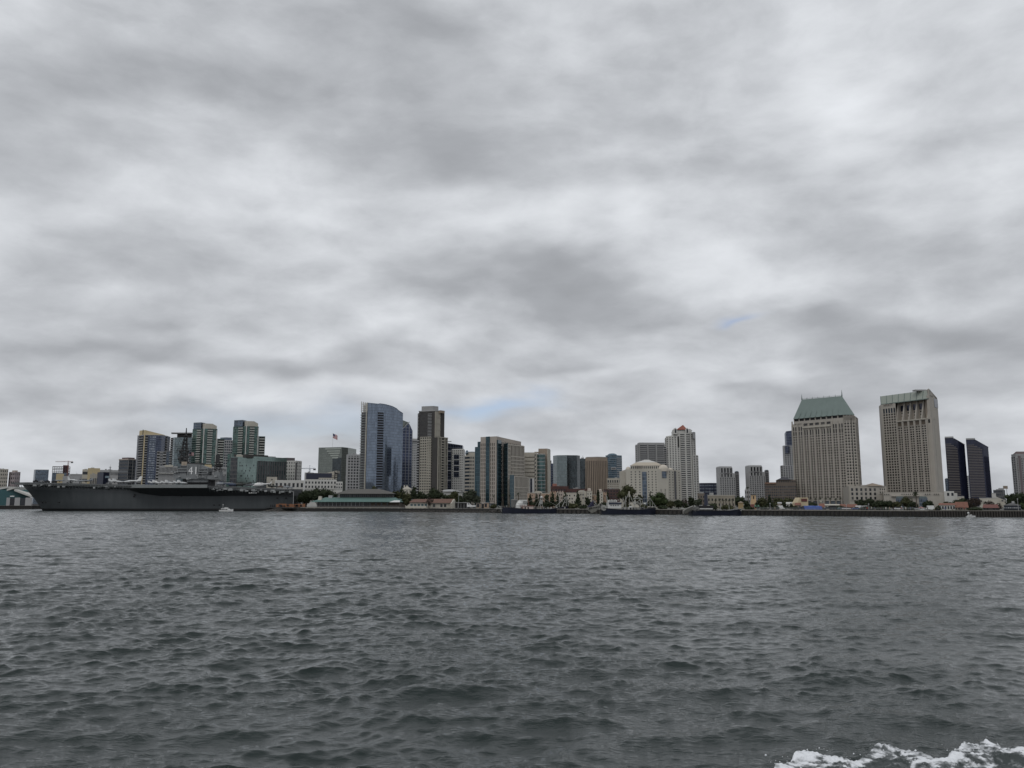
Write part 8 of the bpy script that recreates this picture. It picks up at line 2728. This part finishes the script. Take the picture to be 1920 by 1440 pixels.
b = Bld('restaurant_pavilion', 'dark blue two-storey wharf pavilion with a grey roof and a pale lettered band', 'building', base(1899, 404), flat('pavilion_navy', (.022, .03, .05), .5))
p = rfoot(1882, 1914, 950, 404, 8); b.w.prism(p, GZ, Z(947, 404)); o_ = MB(); zq = Z(948, 404)
o_.hip(cyl(p, 1.12), zq, Z(942.3, 406) - zq, .5); o_.build('roof', M['slate'], b.root)
for k in range(9): b.put('window', p[0], p[1], (p[1] - p[0]).length * (k + .5) / 9, Z(952, 404), .5, .08, .55, winmat('pale_pane', (.2, .21, .22), (.4, .4, .38), .4))
for k in range(8): b.put('lower_window', p[0], p[1], (p[1] - p[0]).length * (k + .5) / 8, Z(957, 404), .7, .08, .7, GLB)
facebox(b, p[0], p[1], -.05, 1.05, 0, .9, Z(954.6, 404), Z(954, 404), M['slate'], 'balcony_edge'); roofbox(b, rfoot(1897, 1902, 941, 406, 1.5), Z(943.5, 406), 1.0, M['lgrey'], 'roof_vent'); b.fin()
b = Bld('kiosk', 'small white kiosk with a reddish roof left of the long red-roofed house', 'kiosk', base(1727, 432), M['wpaint'])
p = rfoot(1720.5, 1733.5, 952, 432, 3); b.w.prism(p, GZ, Z(953, 432)); o_ = MB(); zq = Z(953, 432); o_.hip(cyl(p, 1.12), zq, Z(950, 432) - zq, .5); o_.build('roof', wallmat('pale_red_roof', (.36, .2, .18), .2), b.root); b.put('opening', p[0], p[1], 1.3, GZ + .8, .8, .08, .8, GLW); b.fin()

# parked vehicles and people along the quay
for px, Y, lab, mt_, van in [(1606, 436, 'blue car below the red-brown market house', flat('car_blue', (.04, .09, .28), .35), False), (1611.5, 437, 'white van beside the blue car', M['wpaint'], True), (1586, 440, 'white car left of the blue car', M['wpaint'], False), (1578, 441, 'teal car far left in the row below the red-brown market house', flat('car_teal', (.05, .14, .15), .35), False),
                             (1622, 434, 'pale grey van right of the white van', M['lgrey'], True), (1746, 417, 'white van right of the white kiosk', M['wpaint'], True), (1716, 426, 'pale car under the round-headed palm', M['lgrey'], False), (1684, 430, 'white car left of the round-headed palm', M['wpaint'], False), (1463, 458, 'white van below the pinkish market house', M['wpaint'], True), (1502, 452, 'dark car left of the blue tarpaulin', M['black'], False), (1552, 446, 'navy car right of the blue tarpaulin', M['navy'], False), (1563, 445, 'dark van under the long cream house', M['black'], True)]:
    car(px, Y, lab, mt_, van=van)
cl = [flat('shirt_white', (.6, .6, .58), .8), flat('shirt_red', (.35, .06, .05), .8), flat('shirt_blue', (.06, .1, .25), .8), flat('shirt_black', (.02, .02, .022), .8), flat('shirt_sand', (.4, .34, .25), .8)]
lg_ = [flat('trousers_navy', (.03, .035, .06), .8), flat('trousers_grey', (.15, .15, .15), .8), flat('trousers_khaki', (.25, .2, .13), .8)]
who = [(1440, 'white'), (1446, 'dark'), (1453, 'sand'), (1626, 'red'), (1634, 'white'), (1640, 'blue'), (1652, 'dark'), (1661, 'white'), (1668, 'sand'), (1675, 'dark'), (1690, 'red'), (1698, 'white'), (1707, 'blue'), (1739, 'dark'), (1752, 'white'), (1758, 'dark'), (1772, 'blue'), (1786, 'white'), (1800, 'dark'), (1808, 'red')]
near = {1440: 'left of two conifers', 1446: 'between the tents and the conifers', 1453: 'by the pinkish market house', 1626: 'right of the pale grey van', 1634: 'under the wide dark trees', 1640: 'beside the wide dark trees', 1652: 'left of the white quay car', 1661: 'two steps from the white quay car', 1668: 'close to the white quay car', 1675: 'at the white quay car bumper',
        1690: 'right of the white quay car', 1698: 'between white car and palm', 1707: 'left of the round-headed palm', 1739: 'right of the white kiosk', 1752: 'near the white van by the kiosk', 1758: 'left of the long red roof', 1772: 'below the long red roof', 1786: 'by the big terracotta roof', 1800: 'under the terracotta roof', 1808: 'left of the white motor boat'}
ci = {'white': 0, 'red': 1, 'blue': 2, 'dark': 3, 'sand': 4}
for i, (px, c) in enumerate(who):
    person(px, shore_Yk(px) + 3 + (i % 3), f"person in a {c} top standing on the quay {near[px]}", cl[ci[c]], lg_[i % 3])

# lamp posts along the quay on the right
for px, yt, lab in ((1444, 944, 'quay lamp left of the pinkish market house'), (1587, 946, 'quay lamp above the white car by the market house'), (1629, 945.5, 'quay lamp before the wide dark trees'), (1690.5, 950, 'quay lamp left of the round-headed palm'), (1909, 936, 'white pole on the wharf pavilion roof')):
    Yk = shore_Yk(px) + 3; m = MB(); q = P2(px, 950, Yk); m.tube((q.x, q.y, GZ), (q.x, q.y, Z(yt, Yk)), .10, .07, 6); m.dome((q.x, q.y, Z(yt, Yk)), .28, .28, .3, 8, 4, True); solo('lamp_post', m, M['lgrey'], lab, 'lamp post')
m = MB(); r = random.Random(31)
pr = MB()
A, B_ = P2(1420, 957, shore_Yk(1420)), P2(1742, 960, shore_Yk(1742))
f = thing('quay_railing', 'thin grey railing along the top of the right quay', 'railing', (B_.x, B_.y, GZ))
n = 110
for k in range(n + 1):
    q = lerp(A, B_, k / n); pr.tube((q.x, q.y + 1, GZ + .3), (q.x, q.y + 1, GZ + 1.35), .05, n=4)
for zz in (.85, 1.3): pr.tube((A.x, A.y + 1, GZ + zz), (B_.x, B_.y + 1, GZ + zz), .045, n=4)
pr.build('rail', M['steel'], f)

# ================================================================== trees
T = tree
T(556, 592, 918, 947, 700, 'dark', 'dense dark tree nearest the carrier stern', bare=.15)
T(578, 614, 914, 947, 705, 'dark', 'tallest dense dark tree behind the restaurant chimney', bare=.15)
T(602, 634, 917, 944, 712, 'dark', 'dark tree meeting the left end of the restaurant roof', bare=.15)
T(694, 710, 909, 930, 760, 'olive', 'tree top showing above the restaurant ridge')
T(731, 752, 920, 953, 662, 'olive', 'olive tree just right of the restaurant', bare=.1)
T(744, 763, 912, 952, 700, 'dark', 'tall narrow dark tree right of the restaurant', 'cone')
T(753, 772, 924, 953, 664, 'olive', 'thin olive tree before the red-roofed house', bare=.1)
T(769, 782, 911, 940, 760, 'dark', 'small dark tree at the right of the hidden cream house')
T(776, 802, 920, 948, 690, 'dark', 'dark spreading tree behind the red-roofed house', bare=.1)
T(798, 830, 914, 948, 700, 'dark', 'biggest dark tree behind the two houses', bare=.1)
T(826, 846, 926, 946, 690, 'dark', 'dark tree behind the brown-roofed house', bare=.1)
T(799, 813, 931, 952, 606, 'brown', 'bare brown tree between the two houses', bare=.2)
T(840, 862, 919, 948, 700, 'olive', 'olive tree in front of the curved white roof', bare=.1)
T(856, 872, 928, 950, 690, 'dark', 'dark bush-like tree above the open shelter', bare=.1)
T(866, 894, 917, 952, 660, 'grey', 'tall grey-green tree behind the white truck', bare=.1)
T(888, 902, 928, 950, 640, 'grey', 'thin grey-green tree at the foot of the teal-striped block', bare=.1)
for p0, p1, yt, yb, lab, sh_ in [(988, 1000, 927, 948, 'dark conifer before the leftmost peach block', 'cone'), (1002, 1010, 924.5, 945, 'left of two slim dark conifers before the rounded gable', 'cone'), (1008, 1017, 925, 948, 'right of two slim dark conifers before the rounded gable', 'cone'), (1020, 1030, 925, 938, 'small dark tree top on the deep-balcony block', 'round'), (1031, 1041, 922.5, 950, 'tall dark conifer before the ochre block', 'cone'),
                               (1042, 1050, 924, 940, 'short dark conifer right of the tall one', 'cone'), (1053.5, 1066, 922, 951, 'dark conifer behind the derrick of the long ship', 'cone'), (1078.5, 1089, 919.5, 952, 'dark conifer between the cream blocks', 'cone'), (1097, 1108, 932, 950, 'dark bushy tree below the left turret', 'round'), (1118, 1125, 917, 946, 'round-headed dark tree before the right turret', 'round'), (1136, 1143.5, 919, 950, 'dark cypress at the aerial of the middle ship', 'cone'),
                               (1066, 1080, 944, 953, 'low dark shrub at the bow of the long ship', 'round')]:
    T(p0, p1, yt, yb, 632, 'dark', lab, sh_, bare=.12)
T(1158, 1194, 907.5, 956, 560, 'olive', 'largest leafy tree in front of the domed hotel', bare=.16)
T(1192, 1206, 927, 953, 580, 'olive', 'small olive tree right of the largest leafy tree', bare=.15)
T(1215, 1226, 921, 950, 575, 'dark', 'slim dark cypress before the glass strip of the domed hotel', 'cone')
T(1219, 1253, 922, 957, 540, 'green', 'broad green tree at the right foot of the domed hotel', bare=.1)
T(1250, 1266, 938, 955, 530, 'olive', 'low olive shrub right of the broad green tree', 'bush')
T(1262, 1282, 936, 955, 545, 'dark', 'dark low tree below the red-roofed tower', bare=.1)
T(1276, 1294, 934, 952, 560, 'brown', 'brown leafless tree below the red-roofed tower', bare=.2)
T(1290, 1304, 931, 956, 540, 'dark', 'dark tree behind the reel of the low ship', bare=.1)
T(1302, 1318, 935, 956, 530, 'grey', 'grey-green tree left of the dark funnel', bare=.1)
T(1282, 1292, 943, 955, 515, 'dark', 'dark round shrub above the sloping skiff', 'bush')
T(1376, 1398, 930, 948, 590, 'dark', 'dark tree behind the ochre pavilion', bare=.1)
T(1394, 1408, 939, 957, 500, 'dark', 'dark shrub left of the ochre tower', 'bush')
T(1415, 1426, 941, 956, 472, 'dark', 'dark shrub right of the ochre tower', 'bush')
T(1420, 1442, 932, 955, 500, 'olive', 'wide olive tree right of the ochre tower', bare=.05)
T(1438, 1449, 927, 956, 480, 'dark', 'tall dark conifer before the brown hip-roofed block', 'cone')
T(1447, 1470, 932, 950, 520, 'olive', 'olive tree mass below the brown hip-roofed block', bare=.05)
T(1466, 1492, 933, 950, 525, 'olive', 'olive tree left of the ochre hall', bare=.05)
T(1464, 1476, 941, 956, 462, 'dark', 'dark conifer between the two market houses', 'cone')
T(1479, 1488, 943, 957, 456, 'dark', 'small dark conifer right of the white-roofed house', 'cone')
T(1486, 1497, 949, 957, 450, 'dark', 'low dark shrub left of the blue tarpaulin', 'bush')
T(1516, 1534, 940.5, 951, 468, 'dark', 'dark round shrub behind the blue tarpaulin', 'bush')
T(1556, 1582, 947, 957, 450, 'dark', 'dark low hedge right of the blue tarpaulin', 'bush')
T(1603, 1624, 935.5, 955, 470, 'dark', 'dark tree at the left of the podium trees', bare=.08)
T(1618, 1642, 934.5, 956, 468, 'dark', 'dark tree second among the podium trees', bare=.08)
T(1636, 1662, 938, 956, 462, 'dark', 'flat-topped dark tree third among the podium trees', bare=.1)
T(1655, 1678, 938, 956, 460, 'dark', 'dark tree below the tallest hotel left canopy', bare=.08)
T(1672, 1692, 940, 956, 458, 'olive', 'olive tree under the left dark canopy', bare=.08)
T(1690, 1714, 930.5, 954, 480, 'olive', 'olive tree between the two dark canopies', bare=.08)
T(1704, 1722, 941, 956, 455, 'dark', 'dark tree at the trunk of the round-headed palm', bare=.08)
T(1730, 1752, 938, 955, 450, 'dark', 'dark tree right of the round-headed palm', bare=.08)
T(1766, 1786, 939, 947, 470, 'dark', 'dark tree line above the long red roof', 'bush')
T(1782, 1806, 936, 948, 460, 'dark', 'dark tree above the terracotta roof', bare=.05)
T(1795, 1824, 933.5, 954, 440, 'dark', 'big dark tree behind the terracotta roof', bare=.08)
T(1812, 1843, 933, 956, 432, 'brown', 'brown autumn-coloured tree right of the terracotta roof', bare=.1, dens=2.2)
T(1846, 1866, 938, 950, 440, 'brown', 'small brown tree above the red-roofed open hall', bare=.1, dens=2.)
T(1866, 1880, 943, 957, 425, 'brown', 'bare brown bush beside the wharf pavilion', 'bush', dens=1.5)
T(1884, 1908, 925, 946, 520, 'dark', 'dark tree mass above the wharf pavilion, left part', bare=.03)
T(1902, 1932, 922, 946, 525, 'dark', 'dark tree mass cut by the right edge', bare=.03)
T(1911, 1930, 943, 958, 410, 'green', 'green shrub at the right edge beside the pavilion', 'bush')
for px, yt, yb, Y, cp, lab in [(927, 928.5, 950, 640, 7, 'short palm in front of the beige left face of the teal-striped block'), (943.5, 926, 950, 645, 8, 'palm between the teal strips'), (955.5, 927, 950, 646, 7, 'palm right of the second teal strip'), (972.5, 923.5, 950, 640, 9.5, 'tall palm above the grey tank of the long ship'),
                               (1323, 935, 955, 520, 6, 'palm right behind the dark funnel'), (1342, 936, 955, 520, 7, 'palm left in the clump before the weathered building'), (1350.5, 934, 955, 515, 7.5, 'tallest palm in the clump before the weathered building'), (1357, 937, 955, 512, 6, 'short palm in the middle of the clump'), (1361.5, 935.5, 955, 518, 7, 'palm third from the right in the clump'),
                               (1367.5, 936, 956, 514, 7, 'palm second from the right in the clump'), (1374.5, 935, 956, 516, 7, 'palm at the right end of the clump'), (1403.5, 912.5, 945, 620, 9, 'tall thick palm before the right grey tower'), (1480, 938, 953, 500, 6, 'small palm left of the ochre hall')]:
    palm(px, yt, yb, Y, cp, lab)
for k in range(7):
    palm(1521 + k * 9.2, 932.5 + (k % 2), 944, 560, 8.5, ['first small palm from the left before the green-roofed hotel arcade', 'second small palm from the left before the hotel arcade', 'third small palm before the hotel arcade', 'middle small palm before the hotel arcade', 'third small palm from the right before the hotel arcade', 'second small palm from the right before the hotel arcade', 'last small palm before the hotel arcade, next to the podium'][k])
palm(1719, 921, 957, 445, 15.5, 'big round-headed palm standing alone before the tallest hotel', full=True)
# planting strip of low shrubs hiding the ground line: left shed side to the right edge
LOWB = [(986, 1004, 940, 'low dark shrub below the leftmost peach block'), (1016, 1034, 941, 'low dark shrub below the deep-balcony block'), (1040, 1056, 941, 'low dark shrub under the rose block'), (1064, 1084, 943, 'low olive shrub below the wide cream block'), (1108, 1122, 942, 'low dark shrub between the two turrets'), (1124, 1140, 941, 'low dark shrub right of the second turret'), (1168, 1184, 944, 'low olive shrub behind the masts of the middle ship'),
        (1326, 1346, 944, 'low dark shrub left end of the weathered building'), (1352, 1374, 946, 'low olive shrub under the palm clump'), (918, 932, 944.5, 'low olive shrub left of the long ship stern'), (1086, 1102, 946, 'low dark shrub between the first two ships'), (1200, 1216, 945, 'low olive shrub behind the gantry of the middle ship'), (1234, 1252, 947, 'low dark shrub at the bow of the middle ship'), (1396, 1412, 949, 'low dark shrub at the bow of the low ship'),
        (1425, 1442, 948, 'low dark shrub under the wide olive tree'), (1446, 1462, 948.5, 'low dark shrub left of the pinkish market house'), (1612, 1640, 949, 'low hedge under the wide dark trees'), (1642, 1668, 949.5, 'low hedge left of the white quay car'), (1694, 1714, 950, 'low hedge left of the palm trunk'), (1752, 1764, 948, 'low dark shrub left of the long red roof'), (1815, 1842, 950, 'low dark hedge below the brown autumn-coloured tree')]
for p0, p1, yt, lab in LOWB:
    T(p0, p1, yt, 957, shore_Yk((p0 + p1) / 2) + 12, 'dark' if 'dark' in lab or 'hedge' in lab else 'olive', lab, 'bush')
